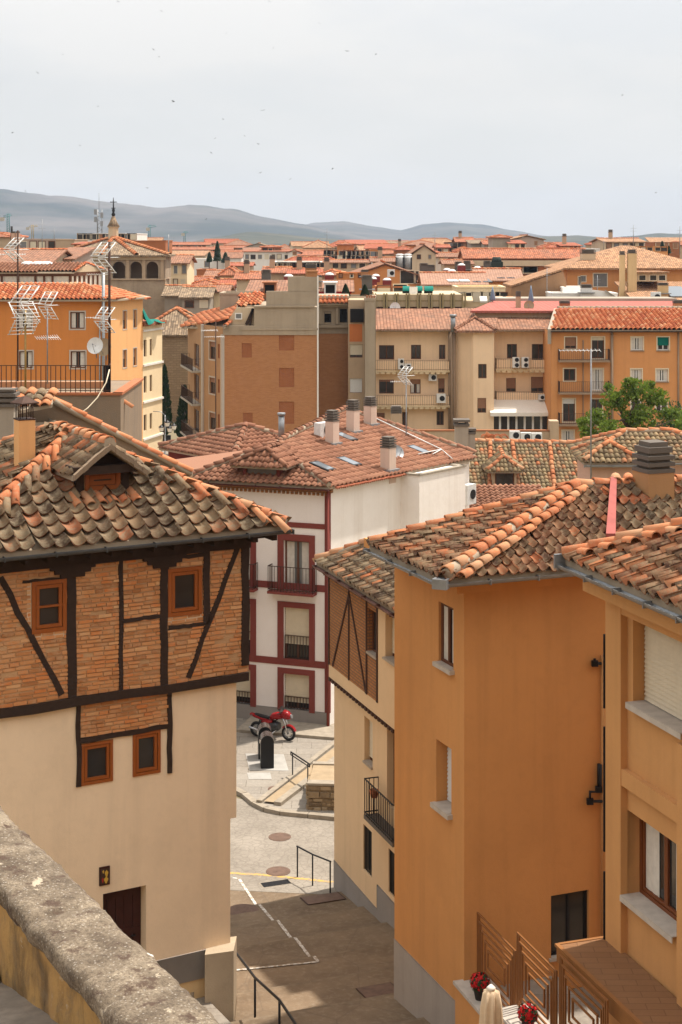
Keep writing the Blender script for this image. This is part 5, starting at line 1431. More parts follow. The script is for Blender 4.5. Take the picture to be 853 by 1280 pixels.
    slab(rf, leftp, .1, 0); slab(rf, [T1, T2, T2+V((-2.2, 4, -1.6)), T1+V((-1, 5, -2))], .1, 1)
    tiles(rf, front, .25, .32, .34, .045, 's', 0, .35, 71); tiles(rf, right, .27, .40, .30, .03, 's', 0, .3, 72)
    ridge(rf, Ec+UP*.1, A1+UP*.13, .12, .42, 0, 5, bed=1); ridge(rf, E0+UP*.1, A1+UP*.13, .12, .42, 0, 6, bed=1); ridge(rf, A1+UP*.12, T1+UP*.12, .12, .42, 0, 7, bed=1); ridge(rf, T1+UP*.1, T2+UP*.1, .1, .42, 0, 8, bed=1)
    for i in range(34): ridge(rf, Rw.pt(.1+i*.135, 9.36, .34), Rw.pt(.1+i*.135, 9.50, -.0), .075, .5, 2, i)
    rf.build('roof', ['tile_brown', 'mortar', 'tile_redstrip'], t)
    mb = MB(); gutter(mb, E0+nf*.06-UP*.06, Ec+nf*.06-UP*.06, .075); mb.build('gutter', 'gutter_red', t)
    # low dormer
    b = fp.hit(327, 596); D = Wall(b+dfl*.78, b-dfl*.78); mb = MB(); h = .42
    D.mesh(mb, 0, D.L, b.z-.1, b.z+h, [(.12, D.L-.12, b.z+.06, b.z+h-.05)], .1)
    for u in (0, D.L): mb.face([D.pt(u, b.z-.1, 0), D.pt(u, b.z+h, 0), D.pt(u, b.z+h, -1.5), D.pt(u, b.z-.1, -1.5)])
    do = mb.build('dormer', 'trim_red', t); window(do, D, (.12, D.L-.12, b.z+.06, b.z+h-.05), .08, 'wood_brown', 'glass_pale', .04, 1, 1, name='dormer_window')
    mb = MB(); zz = b.z+h; e = [D.pt(-.4, zz, .35), D.pt(D.L+.4, zz, .35), D.pt(D.L+.4, zz, -2.), D.pt(-.4, zz, -2.)]; r0, r1 = D.pt(D.L/2, zz+.55, -.5), D.pt(D.L/2, zz+.55, -2.2)
    for k, q in enumerate(([e[0], e[1], r0], [e[1], e[2], r1, r0], [e[3], e[0], r0, r1])): slab(mb, q, .08, 1, -.02); tiles(mb, q, .25, .32, .34, .045, 's', 0, .3, 80+k)
    ridge(mb, e[0]+UP*.08, r0+UP*.1, .1, .4, 0, 1); ridge(mb, e[1]+UP*.08, r0+UP*.1, .1, .4, 0, 2); ridge(mb, r0+UP*.1, r1+UP*.1, .1, .4, 0, 3); mb.build('dormer_roof', ['tile_brown', 'mortar'], do)
    # skylights
    for (x, y) in ((403, 585), (436, 579), (432, 548), (523, 564)):
        c = rp.hit(x, y); n = rp.n if rp.n.z > 0 else -rp.n; up = (n.cross(dr)).normalized(); up = up if up.z > 0 else -up; mb = MB()
        mb.box(c+n*.06, dr*.27, up*.5, n*.05); f = mb.build('skylight', 'metal_black', t); mb = MB(); mb.box(c+n*.105, dr*.20, up*.40, n*.012); mb.build('pane', 'glass_sky', f)
    ang = math.atan2(dr.y, dr.x)
    for k, (x, y0, y1, w, lb) in enumerate(((415.5, 513, 555, .42, 'leftmost whitish chimney with dark slotted cowl on the white house roof'), (441.5, 500, 540, .42, 'second whitish chimney with dark slotted cowl along the white house ridge'), (463, 496, 531, .42, 'third whitish chimney with dark slotted cowl near the ridge end of the white house'), (485.5, 546, 588, .46, 'whitish chimney with dark slotted cowl above the red tiled eave of the white house'))):
        c = rp.hit(x, y1); h = (y1-y0)*c.y/FPX; chimney(c, w, h*.68, h*.32, lb, ang, group='chimneys on the white house')
    c = rp.hit(404, 546); ac_unit(c, .8, .62, .35, (nr.x, nr.y), 'white air conditioner on the roof behind the leftmost whitish chimney', 1)
    ac_unit(Rw.pt(9.45, 7.6, .25), .7, .85, .35, (nr.x, nr.y), 'white air conditioner on the narrow wall strip right of the white stair box', 1)
    dish(rp.hit(498, 572)+UP*.25, .3, (.5, -.6, .4), 'small grey dish behind the lower whitish chimney', 'metal_grey')
    a = thing('roof_pipes', 'thin pale pipe frame lying on the right end of the white house roof', 'pipe', rp.hit(560, 580)); mb = MB(); g = lambda x, y: rp.hit(x, y)+UP*.15
    for pts in (((470, 527), (552, 566)), ((523, 572), (552, 566), (566, 578)), ((552, 566), (541, 572))): mb.tube([g(*p) for p in pts], .025, 5)
    mb.build('pipe', 'metal_white', a)
white_house()

def small_neighbours():
    # little S-tiled house behind the white house
    t = thing('tiled_house', 'small dark red house with brown hipped tile roof behind the white house', 'house', (-4.5, 69, 0))
    w = Wall(P2(292, 68), P2(400, 71)); ze = zat(575, 68); ws = shell(w, 5.); mb = MB()
    h = [w.rect(301, 333, 566, 578)]
    for k, q in enumerate(ws): q.mesh(mb, 0, q.L, 4, ze, h if k == 0 else ())
    mb.build('wall', 'trim_red', t); window(t, w, h[0], .1, 'wood_brown', 'glass_dark', .06, 2, 1)
    fs, rl, _ = roof_faces(w, 5., ze, 1.0, 'hip', .3); mb = MB()
    for k, q in enumerate(fs): slab(mb, q, .1, 1, -.02); (tiles(mb, q, .26, .33, .34, .045, 's', 0, .4, 90+k) if k != 1 else None)
    for k, (p, q) in enumerate(rl): ridge(mb, p+UP*.1, q+UP*.12, .12, .42, 0, k, bed=1)
    mb.build('roof', ['tile_brown', 'mortar'], t)
    c = P(352, 534, 68.4); mb = MB(); mb.tube([c-UP*.6, c+UP*.5], .13, 10); mb.tube([c+UP*.5, c+UP*.62], .17, 10); tag(mb.build('flue_pipe', 'metal_grey'), 'short grey flue pipe above the small brown hipped roof', 'pipe')
    # old tile roof with dormer
    t = thing('old_tiled_house', 'house under a wide mottled grey tile roof with one pyramid capped dormer', 'house', (9, 84, 0))
    r0, r1 = P(587, 554, 87), P(740, 557, 87); e0, e1 = V((r0.x-.8, 80, r0.z-3.3)), V((r1.x-.3, 80, r1.z-3.3))
    mb = MB(); pl = Pl(e0, e1, r1); poly = [e0, e1, r1, r0]; slab(mb, poly, .1, 2, -.02); b0, b1 = r0+V((0, 6, -3)), r1+V((0, 6, -3)); slab(mb, [r0, r1, b1, b0], .1, 2)
    tiles(mb, poly, .22, .34, .42, .05, 'cover', 0, 1., 95, 5, mo=(.03, 1)); ridge(mb, r0+UP*.12, r1+UP*.12, .14, .42, 1, 1, bed=2)
    for x0, x1 in ((613, 612), (641, 652), (687, 697)): ridge(mb, pl.hit(x1, 640)+pl.n*.1*(1 if pl.n.z > 0 else -1), pl.hit(x0, 557)+UP*.14, .12, .42, 1, x0)
    mb.build('roof', ['tile_grey', 'tile_ridge', 'mortar'], t)
    mb = MB(); w = Wall((e0.x+.3, 80.6), (e1.x-.3, 80.6)); 
    for q in shell(w, 12): q.mesh(mb, 0, q.L, 0, e0.z)
    mb.face([V((e0.x+.3, 80.6, e0.z)), V((r0.x, 87, r0.z-.1)), V((r0.x, 92.6, b0.z))]); mb.face([V((e1.x-.3, 80.6, e1.z)), V((r1.x, 87, r1.z-.1)), V((r1.x, 92.6, b1.z))]); mb.build('wall', 'plaster_pink', t)
    b = pl.hit(631, 614); D = Wall((b.x-.62, b.y), (b.x+.62, b.y)); h = (617-592)*b.y/FPX; mb = MB(); hl = (.12, 1.12, b.z+.08, b.z+h-.08)
    D.mesh(mb, 0, D.L, b.z-.2, b.z+h, [hl], .12)
    for u in (0, D.L): mb.face([D.pt(u, b.z-.2, 0), D.pt(u, b.z+h, 0), D.pt(u, b.z+h, -2.5), D.pt(u, b.z-.2, -2.5)])
    do = mb.build('dormer', 'plaster_tan', t); window(do, D, hl, .1, 'wood_brown', 'glass_dark', .06, 1, 1, name='dormer_window')
    zz = b.z+h; e = [D.pt(-.3, zz, .3), D.pt(D.L+.3, zz, .3), D.pt(D.L+.3, zz, -2.), D.pt(-.3, zz, -2.)]; ap, a2 = D.pt(D.L/2, zz+.62, -.55), D.pt(D.L/2, zz+.75, -2.4); mb = MB()
    for k, q in enumerate(([e[0], e[1], ap], [e[1], e[2], a2, ap], [e[3], e[0], ap, a2])): slab(mb, q, .08, 2, -.02); tiles(mb, q, .22, .32, .4, .05, 'cover', 0, 1, 99+k)
    ridge(mb, e[0]+UP*.08, ap+UP*.1, .11, .4, 1, 1); ridge(mb, e[1]+UP*.08, ap+UP*.1, .11, .4, 1, 2); ridge(mb, ap+UP*.1, a2+UP*.15, .11, .4, 1, 3); mb.build('dormer_roof', ['tile_grey', 'tile_ridge', 'mortar'], do)
    # low brown roof in front of it
    t = thing('lean_to', 'low lean-to with a brown tile roof right of the white stair box', 'shed', (6.5, 71, 0)); e0, e1 = P(574, 645, 70), P(690, 645, 70); u0, u1 = e0+V((0, 3.4, .75)), e1+V((0, 3.4, .75)); mb = MB()
    slab(mb, [e0, e1, u1, u0], .1, 1, -.02); tiles(mb, [e0, e1, u1, u0], .25, .33, .34, .045, 's', 0, .4, 111); mb.build('roof', ['tile_brown', 'mortar'], t); mb = MB(); w = Wall((e0.x+.2, 70.2), (e1.x, 70.2))
    for q in shell(w, 3.1): q.mesh(mb, 0, q.L, 0, e0.z-.1)
    mb.build('wall', 'plaster_pink', t)
    # pink hip-roofed house
    t = thing('pink_house', 'low dusty pink house with mottled hipped tile roof in front of the tree', 'house', (13, 68, 0)); w = Wall(P2(738, 66), P2(905, 66)); ze = zat(574, 66); mb = MB(); ws = shell(w, 3.6)
    for q in ws: q.mesh(mb, 0, q.L, 4, ze)
    w2 = Wall(P2(738, 64.9), P2(792, 64.9))
    for q in shell(w2, 1.2): q.mesh(mb, 0, q.L, 4, ze-.02)
    mb.build('wall', 'plaster_pink', t); fs, rl, _ = roof_faces(w, 3.6, ze, .85, 'hip', .35); mb = MB()
    for k, q in enumerate(fs): slab(mb, q, .1, 2, -.02); tiles(mb, q, .22, .32, .42, .05, 'cover', 0, 1., 120+k)
    for k, (p, q) in enumerate(rl): ridge(mb, p+UP*.1, q+UP*.12, .12, .42, 1, k, bed=2)
    f2, r2, _ = roof_faces(w2, 2.6, ze+.02, .62, 'hip', .3)
    for k, q in enumerate(f2): slab(mb, q, .1, 2, -.02); tiles(mb, q, .22, .32, .42, .05, 'cover', 0, 1., 130+k)
    for k, (p, q) in enumerate(r2): ridge(mb, p+UP*.1, q+UP*.12, .11, .42, 1, k+9)
    mb.build('roof', ['tile_grey', 'tile_ridge', 'mortar'], t); mb = MB(); gutter(mb, w2.pt(-.3, ze-.06, .36), w2.pt(w2.L+.3, ze-.06, .36), .07); mb.build('gutter', 'metal_grey', t); mb = MB(); gutter(mb, w2.pt(w2.L+.3, ze-.06, .0), w.pt(w.L, ze-.06, .4), .07); mb.build('gutter', 'metal_grey', t)
    # double chimney at the end of the white house roof
    for (x, y0, y1, wd, lb) in ((577, 523, 566, .60, 'broad grey chimney with stone cap at the right end of the white house roof'), (588, 535, 566, .42, 'shorter grey chimney leaning against the broad one at the roof end')):
        c = P(x, y1, 73.5); h = (y1-y0)*73.5/FPX; t = thing('chimney', lb, 'chimney', c, 0, 'grey twin chimneys'); mb = MB(); mb.box(c+UP*(h*.38), (wd/2, 0, 0), (0, wd/2, 0), UP*(h*.42)); mb.build('shaft', 'plaster_grey', t); mb = MB()
        mb.box(c+UP*h*.82, (wd*.58, 0, 0), (0, wd*.58, 0), UP*.05); 
        for a in (-1, 1):
            for b in (-1, 1): mb.box(c+V((a*wd*.38, b*wd*.38, h*.88)), (.06, 0, 0), (0, .06, 0), UP*.1)
        mb.box(c+UP*h*.95, (wd*.62, 0, 0), (0, wd*.62, 0), UP*.05); mb.build('cowl', 'concrete_dark', t)
    c = P(495.5, 537, 96); chimney(c, .62, 1.0, .42, 'stout grey chimney with square slots in front of the pale yellow courtyard wall', 0., 'plaster_tan')
small_neighbours()

# ---------------------------------------------------------------- left block: gable, terrace, big ochre building
def left_block():
    t = thing('gabled_house', 'rough grey gable wall edged with orange tiles behind the mossy roof', 'house', P(60, 600, 50)); D = 50.
    pts = [(-60, 640), (240, 640), (240, 592), (69, 503), (30, 507), (-60, 545)]
    mb = MB(); mb.prism([P(x, y, D) for x, y in pts], V((0, .35, 0))); mb.build('wall', 'plaster_gable', t)
    mb = MB(); ridge(mb, P(240, 591, D-.05), P(69, 501.5, D-.05), .10, .5, 1, 2, bed=2); ridge(mb, P(240, 591, D+.2), P(69, 500.5, D+.2), .10, .5, 1, 3)
    mb.build('roof', ['tile_left', 'tile_ridge', 'mortar'], t)
    # loose tile roof at the far left edge
    t = thing('tile_roof_shed', 'patch of tumbled orange roof tiles on a shed at the left edge', 'shed', P(20, 515, 48)); e0, e1 = P(-60, 530, 47.5), P(66, 506, 48.6); s = V((.1, 1.6, .62)); mb = MB(); poly = [e0, e1, e1+s*.55+V((-.2, 0, 0)), e0+s]
    slab(mb, poly, .1, 2, -.02); tiles(mb, poly, .30, .36, .4, .07, 'cover', 0, 2.2, 141, mo=(.55, 1)); mb.build('roof', ['tile_left', 'tile_ridge', 'mortar'], t); mb = MB(); w = Wall((e0.x, 48.), (e1.x, 49)); 
    for q in shell(w, 1.2): q.mesh(mb, 0, q.L, 8, min(e0.z, e1.z)-.1)
    mb.build('wall', 'plaster_grey', t)
    c = P(7, 525, 46.5); t = thing('chimney', 'broad dark chimney with stepped stone cap at the left edge', 'chimney', c); mb = MB(); mb.box(c-UP*.2, (.3, 0, 0), (0, .3, 0), UP*.6); mb.build('shaft', 'plaster_grey', t); mb = MB(); pcap(mb, c+UP*.4, V((.36, 0, 0)), V((0, .36, 0)), .5, 3); mb.build('cowl', 'concrete_dark', t)
    # terrace building
    t = thing('terrace_building', 'weathered grey house end carrying a railed roof terrace', 'building', P(60, 560, 56)); w = Wall(P2(-60, 56), P2(151, 56)); zt = zat(494, 56); mb = MB()
    ws = shell(w, 6); 
    for q in ws: q.mesh(mb, 0, q.L, 2, zt)
    mb.face([w.pt(0, zt-.01), w.pt(w.L, zt-.01), w.pt(w.L, zt-.01, -6), w.pt(0, zt-.01, -6)]); mb.build('wall', 'plaster_gable', t); mb = MB()
    for q in ws[:2]: q.box(mb, 0, q.L+.05, zt, zt+.08, -.3, .06)
    mb.build('coping', 'terracotta', t); mb = MB(); w2 = Wall(P2(-60, 58.6), P2(138, 58.6)); w2.box(mb, 0, w2.L, zt, zat(463, 58.6)-.42, -.2, 0); mb.build('parapet_wall', 'plaster_rust_light', t)
    railing(t, [P2(-60, 56.1), P2(138, 56.1), P2(138, 58.4)], zt+.08, (490-456)*.028, 'metal_rust', .17, .013)
    mb = MB(); mb.box(P(134, 474, 56.3), (.13, 0, 0), (0, .02, 0), UP*.5); mb.build('screen', 'metal_black', t)
    mb = MB(); ridge(mb, P(165, 511, 57), P(146, 497, 57), .11, .5, 0, 3); mb.build('verge', 'tile_ridge', t)
    # big ochre building
    t = thing('ochre_building', 'big ochre apartment building with grey framed windows and orange tiled eave at left', 'building', P(60, 560, 120)); F_ = Wall(P2(-70, 120), P2(139, 120)); dr = V((.254, .967, 0)).normalized(); c = V((*P2(139, 120), 0)); S = Wall(c, c+dr*6.4); Yw = Wall(c+dr*6.4, c+dr*10.6)
    ze = 14.55
    fh = [F_.rect(*q) for q in ((88, 106, 390, 411), (22, 40, 390, 411), (88.5, 107, 439, 460), (24, 41, 439, 460), (88, 107, 488, 512), (22, 41, 488, 512), (-40, -20, 390, 411))]
    sh = []
    for y0, y1 in ((388.5, 411), (437, 459), (483, 502), (518, 548)):
        for x0, x1 in ((154, 158.5), (167, 171)): a, b = S.u(x0), S.u(x1); sh.append((a, b, zat(y1, 123), zat(y0, 123)))
    yh = []
    for y0, y1 in ((424, 445), (469, 490), (517, 537)):
        for x0, x1 in ((180, 183.5), (187.5, 190.5)): yh.append((Yw.u(x0), Yw.u(x1), zat(y1, 127.5), zat(y0, 127.5)))
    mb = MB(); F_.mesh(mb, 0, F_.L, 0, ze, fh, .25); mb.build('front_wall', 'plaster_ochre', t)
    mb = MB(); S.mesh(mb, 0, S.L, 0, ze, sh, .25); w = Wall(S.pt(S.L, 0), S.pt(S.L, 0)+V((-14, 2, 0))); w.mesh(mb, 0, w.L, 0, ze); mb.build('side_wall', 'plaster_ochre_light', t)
    for i, h in enumerate(fh): rect_trim(t, F_, h, .10, 'plaster_grey_light', .03); window(t, F_, h, .2, 'wood_brown', 'glass_dark', .08, 2, 1, curtain='part')
    for h in sh: rect_trim(t, S, h, .08, 'plaster_grey_light', .02); window(t, S, h, .2, 'wood_brown', 'glass_dark', .06, 1, 1, .05, 'blind_brown', .5)
    mb = MB(); e0, e1 = F_.pt(0, ze+.02, .55), F_.pt(F_.L+.3, ze+.02, .55); e2 = S.pt(S.L+.3, ze+.02, .55); i0, i1, i2 = F_.pt(0, ze+1.15, -3.2), F_.pt(F_.L-2.6, ze+1.15, -3.2), S.pt(S.L+.3, ze+.7, -3.)
    for k, q in enumerate(([e0, e1, i1, i0], [e1, e2, i2, i1])): slab(mb, q, .12, 1, -.02); tiles(mb, q, .34, .42, .5, .06, 'cover', 0, .6, 150+k)
    slab(mb, [i0, i1, i2, i2+V((-10, 4, 0)), i0+V((0, 8, 0))], .1, 1, -.05); mb.build('roof', ['tile_new', 'mortar'], t)
    for k, (px, w_) in enumerate(((129.5, .12), (125, .06))): mb = MB(); x, y = P2(px, 119.7); mb.tube([V((x, y, 3)), V((x, y, 16.6 if k == 0 else 13))], w_, 8); mb.build('downpipe', 'metal_grey', t)
    # pale yellow wing, lower
    t2 = thing('yellow_house', 'narrow pale yellow house end with pale string courses beyond the ochre building', 'house', S.pt(S.L, 0)); zy = zat(407, 127); mb = MB(); Yw.mesh(mb, 0, Yw.L, 0, zy, yh, .22); w = Wall(Yw.pt(Yw.L, 0), Yw.pt(Yw.L, 0)+V((-12, 3, 0))); w.mesh(mb, 0, w.L, 0, zy); mb.face([Yw.pt(0, zy), Yw.pt(Yw.L, zy), Yw.pt(Yw.L, zy)+V((-10, 3, 0)), Yw.pt(0, zy)+V((-10, 3, 0))]); mb.build('wall', 'plaster_paleyellow', t2)
    for h in yh: window(t2, Yw, h, .18, 'wood_brown', 'glass_dark', .05, 1, 1)
    mb = MB()
    for y in (413, 456, 502, 548): mb = MB(); z = zat(y, 127); Yw.box(mb, -.02, Yw.L+.05, z-.08, z+.08, 0, .12); mb.build('band', 'plaster_offwhite', t2)
    mb = MB(); Yw.box(mb, -.1, Yw.L+.2, zy, zy+.3, -2, .3); mb.build('roof', 'roof_orange', t2)
    # green tarpaulin
    c = Yw.pt(Yw.L*.3, zy+.35, .1); N = 10; mb = MB()
    for i in range(N+1):
        for j in range(5): u, v = i/N, j/4; mb.v.append(tuple(Yw.pt(-.1+u*3.4, zy+.25+1.7*(1-u)**2*(1-v)+.3*math.sin(u*7+v*5)*.5, -.5+v*1.0+.2*math.sin(u*9))))
    for i in range(N):
        for j in range(4): a = i*5+j; mb.f.append((a, a+5, a+6, a+1)); mb.m.append(0); mb.sm.append(True)
    tag(mb.build('tarpaulin', 'canvas_green'), 'crumpled green tarpaulin on the roof edge of the pale yellow house', 'tarpaulin')
    # glazed attic on top
    t = thing('glazed_attic', 'glazed attic storey with white curtains and a brown tile roof', 'attic', P(40, 362, 126)); A_ = Wall(P2(-70, 126), P2(89, 126)); E_ = Wall(P2(89, 126), P2(128, 131)); z0, z1 = 15.2, zat(344, 126); mb = MB()
    for w in (A_, E_): w.box(mb, 0, w.L, z0-.6, z0+.1, -.2, 0); w.box(mb, 0, w.L, z1-.08, z1+.22, -.2, 0)
    tri = [E_.pt(-.2, z1+.22, .02), E_.pt(E_.L+.2, z1+.22, .02), E_.pt(E_.L*.52, zat(331, 128), .02)]; mb.prism(tri, -E_.n*.3, 1); mb.build('wall', ['wood_brown', 'plaster_sand'], t); mb = MB()
    xs = [-70, -40, -20, 2, 22.5, 44, 55, 65.5, 88]
    for w, us in ((A_, [A_.u(x) for x in xs]), (E_, [E_.L*i/7 for i in range(8)])):
        for k, (u0, u1) in enumerate(zip(us, us[1:])):
            o = MB(); w.box(o, u0-.06, u0+.1, z0+.1, z1-.08, -.16, .02); o.build('post', 'wood_brown', t)
            n_ = max(4, int((u1-u0)/.12)); cu = MB()
            for i in range(n_):
                a, b = u0+.1+(u1-u0-.16)*i/n_, u0+.1+(u1-u0-.16)*(i+1)/n_; f = lambda q: -.1+.03*math.sin(q*17); cu.face([w.pt(a, z0+.1, f(a)), w.pt(b, z0+.1, f(b)), w.pt(b, z1-.08, f(b)), w.pt(a, z1-.08, f(a))], 0, True)
            cu.build('curtain', 'canvas_white', t)
    zr = zat(330, 128.5); e0, e1 = A_.pt(0, z1+.2, .4), A_.pt(A_.L+.3, z1+.2, .4); mb = MB(); r0, r1 = A_.pt(0, zr, -3.2), V((*P2(107, 128.8), zr)); poly = [e0, e1, r1, r0]; slab(mb, poly, .1, 1, -.02); tiles(mb, poly, .3, .4, .5, .05, 'cover', 0, .5, 161); q2 = [E_.pt(E_.L+.3, z1+.15, .3), V((*P2(126, 136), z1)), V((*P2(100, 136), zr)), r1]; slab(mb, q2, .1, 1, -.02); slab(mb, [r0, r1, V((*P2(100, 136), z1)), r0+V((0, 6, -1.5))], .1, 1)
    ridge(mb, e1+UP*.1, r1+UP*.1, .13, .4, 2, 3); ridge(mb, E_.pt(E_.L+.3, z1+.25, .3), r1+UP*.1, .13, .4, 2, 4); mb.build('roof', ['tile_brown', 'mortar', 'tile_new'], t)
    for x in (35, 48, 58): c = P(x, 331, 128.6); mb = MB(); mb.lathe(c-UP*.6, [(.55, 0), (.55, .55), (.6, .6), (.5, .78), (.3, .86), (.1, .88)], 12); tag(mb.build('roof_dome', 'metal_white'), {35: 'largest white roof dome, left of three on the attic', 48: 'middle white roof dome on the attic', 58: 'flat right hand white roof dome on the attic'}[x], 'skylight', 'roof domes on the attic')
left_block()

# ---------------------------------------------------------------- aerials
def aerial(label, px, ytop, ybot, D, heads, mat='metal_rust', r=.025, head_mat='metal_white'):
    """mast with television aerials; heads: (dx px, y px, width px, height px, kind, yaw)"""
    b = P(px, ybot, D); k = D/FPX*1.12; t = thing('tv_aerial', label, 'aerial', b, 0, 'television aerials'); mb = MB(); mb.tube([b, P(px, ytop, D)], r, 6); mb.build('mast', mat, t)
    for (dx, y, wpx, hpx, kind, yaw) in heads:
        c = P(px+dx, y, D); w, h = wpx*k, hpx*k; a = V((math.cos(yaw), math.sin(yaw), 0)); f = V((-a.y, a.x, 0)); mb = MB()
        if kind == 'yagi':        # boom with cross rods
            mb.tube([c-a*w/2, c+a*w/2], .012, 5); n = 11
            for i in range(n): q = c+a*w*(-.5+i/(n-1)); l = h/2*(.7+.3*i/n); mb.tube([q-f*l*.8-UP*l*.25, q+f*l*.8+UP*l*.25], .006, 4, caps=False)
        else:                     # grid reflector: two rod panels opening to one side
            for sg in (-1, 1):
                o = [c+UP*sg*h*.05, c+UP*sg*h*.5+a*w*.30]
                for s in (-1, 0, 1): mb.tube([o[0]+f*s*w*.42+a*(-w*.2), o[1]+f*s*w*.42], .022, 4)
                for i in range(5): q = o[0].lerp(o[1], i/4)-a*(w*.2*(1-i/4)); mb.tube([q-f*w*.46, q+f*w*.46], .017, 4)
            mb.tube([c-a*w*.2, c+a*w*.75], .014, 5)
            for i in range(5): q = c+a*w*(.1+.15*i); mb.tube([q-f*w*.16, q+f*w*.16], .008, 4)
        mb.build('antenna', head_mat, t)
    return t
aerial('tall brass coloured aerial mast with a big white grid aerial', 32, 388, 530, 52, [(-2, 380, 34, 40, 'grid', .9), (-1, 398, 34, 36, 'grid', 2.2)], 'brass_pole', .035)
aerial('thin dark aerial mast at far left with white grid aerial near the skyline', 22.5, 288, 492, 60, [(-6, 312, 26, 26, 'grid', .7), (-8, 318, 30, 10, 'yagi', .2)], 'metal_rust', .035)
aerial('short pole with a white grid aerial right of the big one', 59.5, 385, 480, 57, [(0, 382, 22, 30, 'grid', 1.0), (0, 422, 26, 20, 'yagi', .5)], 'metal_grey')
aerial('tall dark mast with three aerials beside the satellite dish', 137, 302, 492, 57, [(-9, 322, 30, 34, 'grid', .8), (-14, 343, 26, 12, 'yagi', 3.5), (-7, 400, 24, 28, 'grid', .9), (-14, 397, 28, 8, 'yagi', .1)], 'metal_rust', .05)
aerial('thin mast with a small white fan aerial over the courtyard', 508, 462, 600, 71, [(-2, 470, 18, 20, 'grid', .6), (-8, 477, 20, 8, 'yagi', .0)], 'metal_grey')
aerial('long mast with a stretched yagi aerial in front of the tree', 739, 436, 600, 63, [(-14, 438, 46, 12, 'yagi', .1)], 'metal_grey', .03)
aerial('mast with two thin yagi aerials in front of the tall brick building', 270, 402, 610, 72, [(-8, 413, 18, 8, 'yagi', .3), (-2, 421, 22, 6, 'yagi', .2)], 'metal_rust')
dish(P(119, 432, 56.5), .30, (-.2, -1, .25), 'white satellite dish on the railed roof terrace'); dish(P(130, 434, 58), .33, (-.5, -1, .2), 'tan satellite dish behind the white one on the terrace', 'sand')
mb = MB(); mb.tube([P(x, y, 56.-i*.3) for i, (x, y) in enumerate(((137, 462), (133, 478), (122, 497), (110, 510), (98, 519)))], .022, 6); tag(mb.build('cable', 'paint_cream'), 'pale cable drooping from the dark mast over the grey gable', 'cable')
